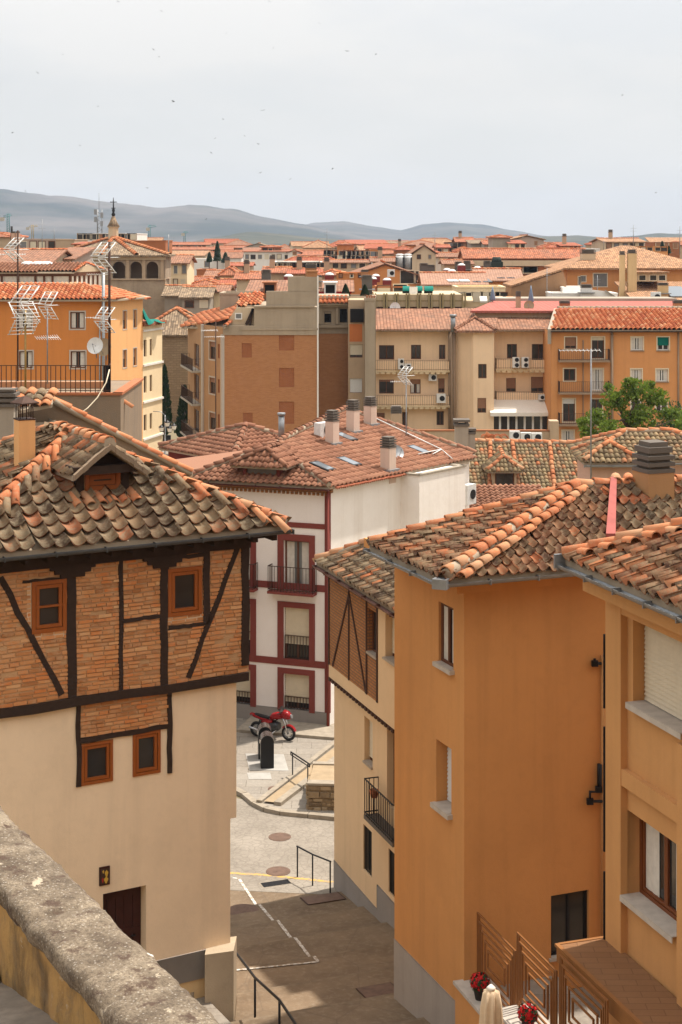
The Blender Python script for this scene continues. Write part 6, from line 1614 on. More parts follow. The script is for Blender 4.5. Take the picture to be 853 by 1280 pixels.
# ================================================================ courtyard buildings
def balcony(t, w, px0, px1, ytop, yrail, out=1.0, mat='cornice_cream', rmat='metal_rust', gap=.16, scallop=False, mesh=True):
    m = (px0+px1)/2; z = w.z(m, ytop); u0, u1 = w.u(px0), w.u(px1); mb = MB(); w.box(mb, u0, u1, z-.16, z, 0, out)
    if scallop:
        n = int((u1-u0)/.5)
        for i in range(n): w.box(mb, u0+i*.5+.03, u0+i*.5+.40, z-.34, z-.162, out-.10, out-.01)
        w.box(mb, u0, u1, z-.24, z-.162, 0, out-.12)
    b = mb.build('balcony', mat, t); h = w.z(m, yrail)-z
    railing(b, [w.pt(u0+.05, 0, .02), w.pt(u0+.05, 0, out-.06), w.pt(u1-.05, 0, out-.06), w.pt(u1-.05, 0, .02)], z, h, rmat, gap, .012)
    return z
def brick_building():
    D = 130; F_ = Wall(P2(279, D), P2(398, D)); t = thing('brick_building', 'tall plain brick building with bricked up windows under a stepped cement gable', 'building', P(330, 590, D))
    zb = zat(418, D); B1 = Wall(P2(254, 134), P2(279, D)); B0 = Wall(P2(235, 143), P2(254, 134))
    bh = [F_.rect(*q) for q in ((302.5, 315, 429, 447), (349, 368, 419, 438), (349, 368, 460, 484), (349, 368, 502, 530), (304, 316, 516, 528))]
    mb = MB(); F_.mesh(mb, 0, F_.L, 0, zb-.05, bh, .12); mb.build('wall', 'brick_city', t)
    for h in bh:
        mb = MB(); F_.box(mb, h[0], h[1], h[2], h[3], -.2, -.07); n = int((h[1]-h[0])/.26)
        for i in range(n+1): u = h[0]+(h[1]-h[0])*i/n; F_.box(mb, u-.04, u+.04, h[2], h[3], -.08, -.05)
        mb.build('bricked_window', 'brick_red', t)
    h1 = [B1.rect(262, 269.5, *y) for y in ((427, 449), (472, 492), (516, 537))]; h1 += [B1.rect(272.5, 275, *y) for y in ((430, 448), (474, 491), (518, 536))]
    h0 = [B0.rect(243, 249, *y) for y in ((430, 458), (468, 499), (512, 544))]; mb = MB()
    zf = zat(552, D); B1.mesh(mb, 0, B1.L, 0, zb+.6, h1, .22); B0.mesh(mb, 0, B0.L, zf, zb+.6, h0, .22); mb.build('corner_wall', 'plaster_brickcolour', t)
    for h in h1[:3]: rect_trim(t, B1, h, .12, 'plaster_grey_light', .03); window(t, B1, h, .18, 'wood_brown', 'glass_dark', .07, 2, 1, .05, 'blind_brown', .3)
    for h in h1[3:]: window(t, B1, h, .1, 'brick_red', 'brick_red', .05, 1, 1)
    for h in h0: window(t, B0, h, .18, 'wood_brown', 'glass_pale', .07, 2, 1)
    for y in (459.5, 500, 545): balcony(t, B0, 237, 252, y, y-14.5, .8, 'concrete', 'metal_rust', .22)
    mb = MB(); B1.box(mb, -.15, .25, 0, zb+.6, -.2, .14); B1.box(mb, B1.L-.3, B1.L+.05, 0, zb, -.2, .10); mb.build('pilaster', 'plaster_grey_light', t)
    mb = MB()
    for u in (.4, B0.L-.8): B0.box(mb, u, u+.7, 0, zf, -.8, -.1)
    mb.build('pillar', 'plaster_brown', t); mb = MB(); B0.box(mb, -.1, B0.L, zf-.35, zf, -.9, .2); B0.box(mb, 0, B0.L, 0, zf-.4, -3.2, -3.0); mb.build('arcade', 'plaster_brown', t)
    # grey cement upper part, stepped
    z = lambda y: zat(y, D); u = F_.u; mb = MB()
    F_.box(mb, u(279), F_.L-.003, zb-.05, z(407), -.35, .08); F_.box(mb, u(318), F_.L-.006, z(407)-.02, z(384), -9, .05); F_.box(mb, u(318), F_.L-.3, z(384)-.01, z(382), -9, .22)
    F_.box(mb, u(333), F_.L-.009, z(382)-.02, z(364), -.5, .04); F_.box(mb, u(360), F_.L-.012, z(364)-.02, z(346), -.5, .04); F_.box(mb, u(300), F_.L-.02, z(411)-.1, z(410), 0, .14)
    mb.build('gable', 'plaster_cement', t); mb = MB(); F_.box(mb, u(396.5), F_.L+.03, z(530), z(345), -.1, .12); mb.build('downpipe', 'plaster_offwhite', t)
    mb = MB(); F_.box(mb, u(384), u(397), z(346), z(340), -.9, -.0); F_.box(mb, u(383), u(398), z(340), z(338.5), -1., .08); mb.build('chimney', 'brick_city', t)
    # roofs at the left shoulder
    mb = MB(); e0, e1 = P(227, 409, 142), P(282, 409, D-.6); r0, r1 = P(252, 399, 150), P(327, 374, 137); poly = [e0, e1, r1, r0]; slab(mb, poly, .15, 1, -.02); tiles(mb, poly, .36, .45, .5, .06, 'cover', 0, .6, 170); ridge(mb, e1+UP*.1, r1+UP*.15, .16, .5, 0, 3)
    e0, e1 = P(296, 384, D+1), P(326, 382, D+1); poly = [e0, e1, e1+V((0, 3, .9)), e0+V((0, 3, .9))]; slab(mb, poly, .15, 1, -.02); tiles(mb, poly, .36, .45, .5, .06, 'cover', 0, .6, 171); mb.build('roof', ['tile_new', 'mortar'], t)
    mb = MB(); w = Wall(P2(281, D+.5), P2(318, D+.5)); h = [w.rect(294, 303, 391, 399)]; mb.prism([w.pt(0, zb, 0), w.pt(w.L, zb, 0), w.pt(w.L, z(385), 0), w.pt(w.L*.4, z(385), 0), w.pt(0, z(407), 0)], w.n*-1.5); mb.build('attic_wall', 'plaster_sand', t)
    window(t, Wall(P2(281, D+.3), P2(318, D+.3)), h[0], -.08, 'paint_white', 'glass_pale', .08, 1, 1)
    mb = MB(); w.bar(mb, (w.u(308), z(406)), (w.u(317), z(386)), .2, .0, .3); w.bar(mb, (w.u(313), z(407)), (w.u(316), z(386)), .16, .0, .3); mb.build('prop', 'timber', t)
    # recessed part with loggia
    DR = D+6; W2 = Wall(P2(397, DR), P2(436.5, DR)); mb = MB(); W2.mesh(mb, 0, W2.L, 0, zat(416, DR)); mb.build('recess_wall', 'brick_city', t); mb = MB(); z2 = lambda y: zat(y, DR)
    lo = [W2.rect(406, 414, 392, 403), W2.rect(425, 434, 386, 403)]
    W2.mesh(mb, 0, W2.L, z2(417), z2(372), lo, .5, n=.05); W2.box(mb, 0, W2.L, z2(408)-.1, z2(406), .05, .3); W2.box(mb, 0, W2.L+.3, z2(381)-.15, z2(380), .05, .5); W2.box(mb, 0, W2.L, z2(373), z2(370), -6, .3)
    W2.box(mb, W2.u(399), W2.u(403), z2(405), z2(381), .05, .35); W2.box(mb, W2.u(420), W2.u(423), z2(405), z2(381), .05, .35); mb.build('loggia', 'plaster_cement', t)
    mb = MB(); e0, e1 = W2.pt(.1, z2(379.5), .75), W2.pt(W2.L-.1, z2(379.5), .75); poly = [e0, e1, e1+V((0, .8, .55)), e0+V((0, .8, .55))]; tiles(mb, poly, .36, .5, .5, .06, 'cover', 0, .5, 172); slab(mb, poly, .1, 1, -.02); mb.build('tile_strip', ['tile_new', 'mortar'], t)
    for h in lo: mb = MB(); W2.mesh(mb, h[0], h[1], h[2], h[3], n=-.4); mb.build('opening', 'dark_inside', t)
    for h in lo: railing(t, [W2.pt(h[0], 0, .1), W2.pt(h[1], 0, .1)], h[2], .9, 'metal_black', .3)
    # narrow beige strip and grey pier
    t = thing('beige_block', 'narrow beige house strip with cream blinds next to a tall grey pier', 'building', P(450, 590, 134)); W3 = Wall(P2(435.5, 134), P2(457, 134)); z3 = lambda y: zat(y, 134); hh = [W3.rect(437.5, 453.5, 430, 447), W3.rect(437.5, 453, 473, 491), W3.rect(437.5, 453, 515, 533)]; mb = MB(); W3.mesh(mb, 0, W3.L, 0, z3(375), hh, .3); mb.face([W3.pt(0, z3(375)), W3.pt(W3.L, z3(375)), W3.pt(W3.L, z3(375), -6), W3.pt(0, z3(375), -6)]); mb.build('wall', 'plaster_tan', t)
    for k, h in enumerate(hh): window(t, W3, h, .2, 'wood_brown', 'glass_dark', .06, 2, 1, .05, ('blind_cream', 'blind_white', 'blind_white')[k], (.8, .97, .9)[k])
    mb = MB(); W3.box(mb, W3.u(437), W3.u(453), z3(427), z3(405), 0, .02); mb.build('patched_brick', 'brick_orange_patch', t); mb = MB(); W4 = Wall(P2(456.5, 132.5), P2(469, 132.5)); W4.box(mb, 0, W4.L, 0, zat(376, 132.5), -6, 0); W4.box(mb, -.08, W4.L+.08, zat(376, 132.5), zat(372.5, 132.5), -1, .06); mb.build('pier', 'plaster_cement', t)
    mb = MB()
    for i in range(4): W4.box(mb, .1+i*.2, .24+i*.2, zat(372.5, 132.5), zat(369.5, 132.5), -.6, -.1)
    mb.build('pier_top', 'brick_red', t)
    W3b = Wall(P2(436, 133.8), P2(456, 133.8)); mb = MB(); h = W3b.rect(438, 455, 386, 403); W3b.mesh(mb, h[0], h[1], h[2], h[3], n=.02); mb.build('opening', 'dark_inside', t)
brick_building()

def yellow_courtyard():
    t = thing('yellow_building', 'pale yellow courtyard building with scalloped balconies and a faceted stair bay', 'building', P(570, 560, 145)); W1 = Wall(P2(469, 145), P2(566, 145)); Bl = Wall(P2(566, 144.6), P2(592, 142.4)); Bf = Wall(P2(592, 142.4), P2(617.5, 142.4)); Br = Wall(P2(617.5, 142.4), P2(618, 145.5)); W3 = Wall(P2(617.5, 145.5), P2(690, 145.5)); ze = zat(414.5, 144)
    r1 = [W1.rect(*q) for q in ((474, 493, 431.5, 449.5), (514, 526.5, 431, 449), (549, 557, 431, 449), (474, 492.5, 474.5, 492), (513, 526, 474, 492), (548, 556, 473, 491), (470.5, 481, 516, 530), (503, 509.5, 515, 536), (546, 555, 514, 531.5))]
    b = [Bf.rect(598, 608.5, 455, 473), Bf.rect(597, 608, 497.5, 516)]; r3 = [W3.rect(*q) for q in ((634, 646.5, 430, 448), (665, 682.5, 430, 459.5), (633, 645, 472.5, 490), (664, 681.5, 471, 499))]
    mb = MB(); W1.mesh(mb, 0, W1.L, 0, ze, r1, .25); Bf.mesh(mb, 0, Bf.L, 0, ze, b, .25); W3.mesh(mb, 0, W3.L, 0, ze, r3, .25)
    for q in (Bl, Br): q.mesh(mb, 0, q.L, 0, ze)
    mb.build('wall', 'plaster_yellow', t)
    for k, h in enumerate(r1): window(t, W1, h, .18, 'wood_brown', 'glass_dark', .08, 2, 1, .05, 'blind_brown', (0, 0, 0, .15, .35, .7, .9, 0, .0)[k], curtain='part' if k == 4 else None)
    for k, h in enumerate(b): window(t, Bf, h, .18, 'wood_brown', 'glass_dark', .08, 2, 1, .05, 'blind_brown', (.0, .7)[k])
    for k, h in enumerate(r3): window(t, W3, h, .18, 'wood_brown', 'glass_dark', .08, 2, 1, .05, 'blind_brown', (0, 0, .75, .5)[k])
    zs = [balcony(t, W1, 468.5, 562, y, y-12.5, .9, 'cornice_cream', 'metal_thin', .2, True) for y in (462, 505.5)]; zr = [balcony(t, W3, 619, 689, y, y-12.5, .9, 'cornice_cream', 'metal_thin', .2, True) for y in (460, 501)]
    for w, x0, x1, zz in ((W1, 470, 561, zs), (W3, 620, 688, zr)):   # solid low balcony panels
        for z in zz: mb = MB(); w.box(mb, w.u(x0), w.u(x1), z, z+.80, .80, .83); mb.build('balcony_panel', 'plaster_yellow', t)
    for px in (565, 568.2): mb = MB(); x, y = P2(px, 143.8); mb.tube([V((x, y, 0)), V((x, y, ze+.6))], .11, 8); mb.build('downpipe', 'plaster_brown', t)
    mb = MB(); x, y = P2(563, 144.4); mb.tube([V((x, y, 0)), V((x, y, ze))], .18, 6); mb.build('downpipe', 'plaster_brown', t)
    # roof: two brown slopes with a little hipped nose over the bay
    rf = MB(); zr_ = zat(388.5, 152); q = lambda px, D, z: V((*P2(px, D), z))
    slab(rf, [q(467, 144.2, ze), q(568, 144.2, ze), q(568, 152, zr_), q(467, 152, zr_)], .2, 0, -.2); slab(rf, [q(567, 144, ze-.02), q(700, 144.6, ze), q(700, 152, zr_+.05), q(567, 152, zr_+.05)], .2, 0, -.2)
    e0, e1, ap = q(568, 142, ze+.02), q(620, 141.8, ze+.02), q(594, 147, zat(400, 147)); bk0, bk1 = q(568, 147, ze+.9), q(622, 147, ze+.9); slab(rf, [e0, e1, ap], .2, 0, -.2); slab(rf, [e1, bk1, ap], .2, 0, -.2); slab(rf, [bk0, e0, ap], .2, 0, -.2)
    for i, (a, b_) in enumerate(((e0, ap), (e1, ap))): ridge(rf, a+UP*.2, b_+UP*.25, .14, .45, 1, i)
    slab(rf, [q(467, 152, zr_), q(700, 152, zr_), q(700, 160, ze), q(467, 160, ze)], .2, 0, -.25); rf.build('roof', ['roof_brown', 'tile_brown'], t)
    mb = MB(); gutter(mb, q(467, 144., ze+.1), q(566, 144., ze+.1), .12); mb.build('gutter', 'plaster_brown', t); mb = MB(); gutter(mb, q(620, 144., ze+.1), q(690, 144.4, ze+.1), .12); mb.build('gutter', 'plaster_brown', t)
    mb = MB(); x, y = P2(566.5, 143.4); mb.tube([V((x, y, ze)), V((x, y, zat(395, 143.4)))], .22, 8); mb.tube([V((x, y, zat(396, 143.4))), V((x, y, zat(393, 143.4)))], .32, 8); mb.build('flue', 'metal_grey', t)
    # sunroom with white awning
    s = thing('sunroom', 'glazed sunroom under a long white awning beside the stair bay', 'sunroom', P(650, 540, 143)); Sw = Wall(P2(615, 142.6), P2(687, 142.6)); zt, zb = zat(519, 142.6), zat(537, 142.6); mb = MB(); Sw.box(mb, 0, Sw.L, zb-.5, zb, -2, 0); Sw.box(mb, 0, Sw.L, zt, zt+.2, -2, .02)
    for i in range(8): u = Sw.L*i/7; Sw.box(mb, max(0, u-.09), min(Sw.L, u+.09), zb, zt, -.15, 0.)
    mb.build('frame', 'paint_white', s); mb = MB(); Sw.mesh(mb, 0, Sw.L, zb, zt, n=-.1); mb.build('pane', 'glass_dark', s); mb = MB(); mb.prism([Sw.pt(-.2, zt+.25, .7), Sw.pt(Sw.L+.1, zt+.25, .7), Sw.pt(Sw.L+.1, zt+1.15, -2.2), Sw.pt(-.2, zt+1.15, -2.2)], UP*.06); Sw.box(mb, -.2, Sw.L+.1, zt-.02, zt+.26, .68, .72); mb.build('awning', 'canvas_white', s)
    # courtyard wall
    w = thing('courtyard_wall', 'long tan courtyard wall with air conditioners behind the mottled tile roof', 'wall', P(600, 560, 128)); Cw = Wall(P2(505, 128), P2(692, 128)); mb = MB(); Cw.box(mb, 0, Cw.L, 0, zat(539, 128), -.3, 0); mb.build('wall', 'plaster_tan', w); mb = MB(); Cw.box(mb, -.05, Cw.L+.05, zat(539, 128), zat(537.5, 128), -.36, .06); mb.build('coping', 'brick_red', w)
    mb = MB(); Cw.box(mb, Cw.L-.3, Cw.L+.4, 0, zat(526, 128), -1, .3); mb.build('pier', 'plaster_tan', w)
    f = (0, -1)
    for (px, y, wd, h, fans, lb, D) in ((501.5, 461.5, .52, .95, 2, 'stacked twin fan air conditioner on the upper left yellow balcony', 143.9), (510, 461.5, .6, .5, 1, 'dark slatted air conditioner beside the stacked one on the upper balcony', 143.9), (541, 476, .72, .62, 1, 'small white air conditioner fixed high on the yellow wall', 144.7), (551.5, 503.5, .80, .82, 1, 'big white air conditioner at the right end of the lower yellow balcony', 143.9), (645, 459.5, .62, .95, 2, 'left of two twin fan air conditioners on the right yellow balcony', 144.3), (656.5, 459.5, .62, .95, 2, 'right of two twin fan air conditioners on the right yellow balcony', 144.3), (677, 500, .55, .5, 1, 'small air conditioner on the lower right yellow balcony', 144.3)):
        ac_unit(P(px, y, D), wd, h, .35, f, lb, fans)
    for k, (px, y) in enumerate(((643.5, 549), (657.5, 551), (671, 551.5))): ac_unit(P(px, y, 127.2), .82, .66, .4, f, ('leftmost white air conditioner on the courtyard wall ledge', 'middle white air conditioner on the courtyard wall ledge', 'rightmost white air conditioner on the courtyard wall ledge')[k], 1)
    g_ = thing('roof_vent', 'row of little orange tiled gables in front of the courtyard wall', 'roof vent', P(610, 558, 90)); mb = MB(); mb.box(P(622, 556, 90), (.85, 0, 0), (0, .4, 0), (0, 0, .28)); mb.build('base', 'brick_city', g_); mb = MB()
    for x in (607, 615, 623, 631): a = P(x, 549, 89.7); ridge(mb, a, a+V((0, .8, .02)), .2, .4, 0, x)
    a = P(606, 548, 89.8); mb.prism([a+V((-.1, 0, -.1)), a+V((.75, 0, -.1)), a+V((.1, 0, .4))], V((0, .1, 0))); mb.build('tile_cap', 'tile_new', g_)
yellow_courtyard()

def orange_balconies():
    D = 140; t = thing('balcony_building', 'ochre apartment building with dark balcony railings and bright orange tile roof behind the tree', 'building', P(760, 600, D)); W = Wall(P2(689, D), P2(910, D)); ze = zat(414, D); z = lambda y: zat(y, D)
    H = [(706.5, 720.5, 421.5, 436), (740, 755.5, 421.5, 448), (705, 719.5, 461, 476), (740, 754, 461, 488), (704, 719, 498.5, 527), (739, 753, 499, 527), (703, 717.5, 538, 553), (738, 752, 539, 553), (789.5, 804, 421.5, 438), (822, 836.5, 421.5, 438), (789, 802.5, 461.5, 476), (820.5, 835, 461.5, 477), (789, 802, 500, 515), (820, 834, 500, 515), (860, 874, 421.5, 438), (860, 874, 461, 477)]
    hs = [W.rect(*q) for q in H]; mb = MB(); W.mesh(mb, 0, W.L, 0, ze, hs, .25); ws = shell(W, 14)
    for q in ws[1:]: q.mesh(mb, 0, q.L, 0, ze)
    W.box(mb, 0, W.u(697), 0, ze-.1, -.1, .08); mb.build('wall', 'plaster_ochre_soft', t)
    mats = {0: ('blind_brown', .75), 2: ('blind_cream', .0), 4: ('blind_white', .22), 9: ('canvas_green', .62), 1: ('blind_cream', .15)}
    for k, h in enumerate(hs):
        rect_trim(t, W, h, .09, 'paint_cream', .03); bl = mats.get(k, (None, 0)); window(t, W, h, .18, 'paint_white' if k > 7 or k in (3, 6) else 'wood_brown', 'glass_dark', .09, 2, 1, .05, bl[0], bl[1], curtain='part' if k in (6, 8, 10, 11, 3) else None)
        if k > 7: sill(t, W, h, 'plaster_brown', .12, .08, .1, .2)
    for y in (449.5, 489.5, 529): balcony(t, W, 697.5, 761, y, y-13.5, 1., 'plaster_brown', 'metal_rust', .17)
    mb = MB(); p = W.pt(W.u(765), 0, .12); mb.tube([p, p+UP*ze], .12, 8); mb.build('downpipe', 'plaster_brown', t); mb = MB(); p = W.pt(W.u(729), 0, .08); mb.tube([p, p+UP*z(425)], .05, 6); mb.build('downpipe', 'plaster_brown', t); mb = MB(); p = W.pt(W.u(848), 0, .08); mb.tube([p, p+UP*ze], .08, 6); mb.build('downpipe', 'plaster_brown', t)
    e0, e1 = P(689, 413, D-.5), P(915, 413, D-.5); r0, r1 = P(697, 387, D+7.5), P(915, 387, D+7.5); mb = MB(); poly = [e0, e1, r1, r0]; slab(mb, poly, .15, 1, -.02); tiles(mb, poly, .42, .50, .5, .07, 'cover', 0, .7, 180, 4); ridge(mb, r0+UP*.15, r1+UP*.15, .16, .5, 1, 4); slab(mb, [r0, r1, r1+V((0, 7, -2)), r0+V((0, 7, -2))], .15, 1); mb.build('roof', ['tile_new', 'mortar'], t)
    mb = MB(); gutter(mb, e0+V((0, -.1, -.05)), e1+V((0, -.1, -.05)), .12); mb.build('gutter', 'metal_rust', t)
    mb = MB(); mb.prism([e0-UP*1.2, e0+UP*.12, r0+UP*.12, r0-UP*1.2], V((-.3, 0, 0))); mb.build('parapet', 'plaster_grey', t)
orange_balconies()

# ---------------------------------------------------------------- trees
def leaf_cloud(mb, blobs, n, size, rg, flat=.6, shell_=.55):
    for c, r in blobs:
        c = V(c)
        for _ in range(int(n*r[0]*r[0])):
            v = V((rg.gauss(0, 1), rg.gauss(0, 1), rg.gauss(0, 1))).normalized()*(rg.random()**shell_)
            p = c+V((v.x*r[0], v.y*r[1], v.z*r[2]))
            if noise.noise(p*1.3/max(.4, r[0]*.5)) < -.22: continue
            a = V((rg.gauss(0, 1), rg.gauss(0, 1), rg.gauss(0, flat))).normalized(); b = a.orthogonal().normalized(); b.rotate(Matrix.Rotation(rg.uniform(0, 6.28), 3, a)); c2 = a.cross(b); s = size*rg.uniform(.6, 1.4)
            mb.face([p-b*s, p+c2*s*.55-b*s*.1, p+b*s, p-c2*s*.55+b*s*.1])
def big_tree():
    rg = random.Random(12); D = 100; b = P(785, 640, D); b.z = 0; t = thing('leafy_tree', 'bright green spreading tree in front of the ochre balcony building', 'tree', b); c = P(785, 522, D); mb = MB()
    mb.tube([b, b.lerp(c, .45)+V((.15, 0, 0)), c+V((0, 0, -1.2))], [.32, .24, .18], 9)
    tips = []
    for i in range(13):
        a = i*2.4; l = rg.uniform(1.6, 3.1); s = c+UP*rg.uniform(-2., -.3); e = s+V((math.cos(a)*l, math.sin(a)*l*.8, rg.uniform(.4, 2.2))); m = s.lerp(e, .5)+V((0, 0, .3)); mb.tube([s, m, e], [.1, .07, .025], 6); tips += [e, m]
    mb.build('trunk', 'bark', t); mb = MB(); blobs = []
    k = D/FPX
    for (x, y, r) in ((748, 522, 17), (770, 500, 20), (795, 488, 20), (820, 497, 18), (838, 518, 16), (800, 520, 24), (765, 538, 19), (735, 540, 13), (815, 545, 20), (842, 545, 13), (782, 552, 16), (728, 527, 9), (787, 478, 10), (812, 481, 9), (760, 484, 8), (850, 530, 9)):
        q = P(x, y, D+rg.uniform(-1.6, 1.6)); blobs.append((q, (r*k, r*k*.9, r*k*.72)))
    leaf_cloud(mb, blobs, 1000, .11, rg); mb.build('crown', 'leaf_green', t)
    for (px, y0, D2, w, lb) in ((845, 520, 112, 22, 'darker green shrubby tree at the right edge behind the bright tree'),):
        b2 = P(px, 640, D2); b2.z = 0; t = thing('leafy_tree', lb, 'tree', b2); mb = MB(); mb.tube([b2, P(px, 555, D2)], [.25, .15], 7); mb.build('trunk', 'bark', t); mb = MB(); leaf_cloud(mb, [(P(px+dx, y, D2), (r*D2/FPX,)*3) for dx, y, r in ((0, 515, 16), (-14, 535, 16), (10, 540, 20), (-4, 555, 20))], 500, .12, rg); mb.build('crown', 'leaf_far', t)
big_tree()
def cypress(px, ytop, ybot, D, wpx, label):
    rg = random.Random(px); b = P(px, ybot, D); b.z = 0; k = D/FPX; t = thing('cypress_tree', label, 'tree', b, 0, 'dark cypresses by the church'); top = zat(ytop, D); mb = MB(); mb.tube([b, V((b.x, b.y, top*.6))], [.2, .08], 6); mb.build('trunk', 'bark', t); mb = MB(); z0 = .8
    for _ in range(2600):
        u = rg.random(); r = wpx*k*.5*min(1, (1-u)**.6*1.15)*min(1., .4+u*4)*(1+.25*noise.noise(V((u*9, rg.random()*3, px)))); a = rg.uniform(0, 6.28); rr = r*rg.random()**.35
        p = V((b.x+rr*math.cos(a), b.y+rr*math.sin(a), z0+(top-z0)*u)); s = .13*rg.uniform(.6, 1.4); d = V((math.cos(a)*.4, math.sin(a)*.4, 1)).normalized(); w = d.orthogonal().normalized(); w.rotate(Matrix.Rotation(rg.uniform(0, 6.28), 3, d)); mb.face([p-d*s, p+w*s*.5, p+d*s, p-w*s*.5])
    mb.build('crown', 'leaf_dark', t)
cypress(206, 456, 575, 150, 19, 'tallest dark cypress standing against the rubble church wall'); cypress(231, 482, 590, 146, 24, 'dark cypress half hidden by the brick building corner'); cypress(197, 478, 585, 152, 14, 'dark cypress peeping out beside the pale yellow house')

def church_street():
    t = thing('rubble_church', 'tall rubble stone wall with a mossy tile roof closing the street end', 'church', P(215, 600, 168)); w = Wall(P2(170, 168), P2(262, 168)); mb = MB(); ze = zat(420, 168); ws = shell(w, 9)
    for q in ws: q.mesh(mb, 0, q.L, 0, ze)
    mb.build('wall', 'church_rubble', t); fs, rl, _ = roof_faces(w, 9, ze, 2.6, 'hip', .4); mb = MB()
    for q in fs: slab(mb, q, .15, 0, -.15)
    for p, q in rl: ridge(mb, p+UP*.15, q+UP*.15, .2, .6, 1)
    mb.build('roof', ['roof_old', 'tile_ridge'], t)
    # lamp post with four lanterns
    D = 122; b = P(206.5, 592, D); b.z = 0; k = D/FPX; t = thing('street_lamp', 'dark street lamp with a cluster of four lanterns at the street end', 'street lamp', b); zt = zat(519, D); mb = MB(); mb.tube([b, b+UP*.6, b+UP*(zt)], [.12, .07, .05], 8); mb.tube([V((b.x, b.y, zt)), V((b.x-.3, b.y, zt+.25)), V((b.x-.9, b.y, zt+.3))], .03, 6); mb.build('post', 'metal_grey', t)
    for (px, y) in ((202, 536), (209.5, 530), (212.5, 537), (217.5, 534)):
        c = P(px, y, D-.3); mb = MB(); mb.tube([c+UP*.3, V((b.x, b.y, c.z+.55))], .02, 5); mb.lathe(c, [(.13, -.22), (.22, .15), (.04, .3)], 8, sm=False); l_ = mb.build('lantern', 'metal_black', t); mb = MB(); mb.lathe(c, [(.145, -.17), (.215, .1)], 8, sm=False); mb.build('lamp_glass', 'canvas_white', l_)
    D = 118; b = P(212, 590, D); b.z = 0; t = thing('traffic_light', 'small traffic light glowing green on a dark pole', 'traffic light', b); mb = MB(); mb.tube([b, P(212, 553, D)], .05, 6); mb.build('pole', 'metal_black', t); c = P(211, 551, D); mb = MB(); mb.box(c, (.16, 0, 0), (0, .12, 0), (0, 0, .42)); h = mb.build('head', 'metal_black', t); mb = MB(); mb.tube([c+V((0, -.12, -.27)), c+V((0, -.15, -.27))], .11, 12); mb.build('lens', 'signal_green', h)
    mb = MB(); a = [P(x, y, D_) for x, y, D_ in ((195, 600, 118), (246, 600, 118), (246, 560, 150), (195, 560, 150))]; mb.face([V((p.x, p.y, .02)) for p in a]); tag(mb.build('street', 'paving'), kind='structure')
    # white van parked behind the arcade
    c = P(219, 578, 124); c.z = 0; t = thing('parked_van', 'white van roof glimpsed between the brick arcade pillars', 'van', c); mb = MB(); prof = [(-2.3, .45), (2.3, .45), (2.35, 1.1), (1.75, 1.25), (1.15, 2.0), (-2.2, 2.05), (-2.35, 1.0)]; mb.prism([c+V((x, -.85, z)) for x, z in prof], V((0, 1.7, 0))); bo = mb.build('body', 'paint_white', t)
    mb = MB(); mb.prism([c+V((x, -.86, z)) for x, z in ((.5, 1.25), (1.55, 1.25), (1.1, 1.85), (.5, 1.88))], V((0, -.01, 0))); mb.build('window', 'glass_dark', t)
    for x in (-1.4, 1.5): mb = MB(); mb.tube([c+V((x, -.9, .34)), c+V((x, -.7, .34))], .34, 16); mb.build('wheel', 'rubber', t)
church_street()
# ================================================================ far town
def swin(t, w, u, z, ww, wh, glass='glass_dark', frame='paint_cream', n=0., pane=True):
    mb = MB(); f = .09
    w.box(mb, u-ww/2-f, u-ww/2, z-f, z+wh+f, n-.02, n+.06); w.box(mb, u+ww/2, u+ww/2+f, z-f, z+wh+f, n-.02, n+.06); w.box(mb, u-ww/2, u+ww/2, z-f, z, n-.02, n+.06); w.box(mb, u-ww/2, u+ww/2, z+wh, z+wh+f, n-.02, n+.06)
    o = mb.build('window', frame, t)
    if pane: mb = MB(); mb.face([w.pt(u-ww/2, z, n+.02), w.pt(u+ww/2, z, n+.02), w.pt(u+ww/2, z+wh, n+.02), w.pt(u-ww/2, z+wh, n+.02)]); mb.build('pane', glass, o)
    return o
WR = random.Random(55)
FOOT = []
def house(x0, x1, yr, ye, D, dep, kind, wall, roof, label, wins=(), yaw=0., cat='house', name=None, group=None, chim=0, ov=.4, frame='paint_cream', base=0., glass='glass_dark', rm='tile_new'):
    """far building given by its front edges (columns), eave and ridge rows and distance"""
    a, b = P2(x0, D), P2(x1, D+yaw); w = Wall(a, b); ze = zat(ye, D); FOOT.append((a[0]-1, b[0]+1, D-1, D+dep+1)); t = thing(name or 'town_house', label, cat, ((a[0]+b[0])/2, D, base), 0, group)
    dm = {'gable': dep/2, 'hip': min(dep, w.L)/2, 'front': -ov, 'shed': dep, 'flat': 0}[kind]
    rise = max(.25, zat(yr, D+dm)-ze-.14)
    ws = block(t, w, dep, base, ze, wall, kind, rise, roof, (), (), (), ov, ridge_mat=rm)
    for (n, y, ww, wh) in wins:
        z = zat(y, D)-wh/2
        for i in range(n):
            o = swin(t, w, w.L*(i+.5)/n+WR.uniform(-.12, .12), z, ww*WR.uniform(.85, 1.15), wh*WR.uniform(.9, 1.1), WR.choice(('glass_dark', 'glass_dark', 'glass_pale', 'blind_cream', 'blind_brown')), WR.choice((frame, 'plaster_tan', 'wood_brown')))
    for i in range(chim):
        c = w.pt(w.L*(.3+.4*i), ze+rise*.6, -dep*.45); mb = MB(); mb.box(c+UP*.5, (.35, 0, 0), (0, .35, 0), UP*1.); k = mb.build('chimney', 'plaster_tan', t); mb = MB(); pcap(mb, c+UP*1.5, V((.4, 0, 0)), V((0, .4, 0)), .5, 2); mb.build('cowl', 'concrete_dark', k)
    return t
H = house
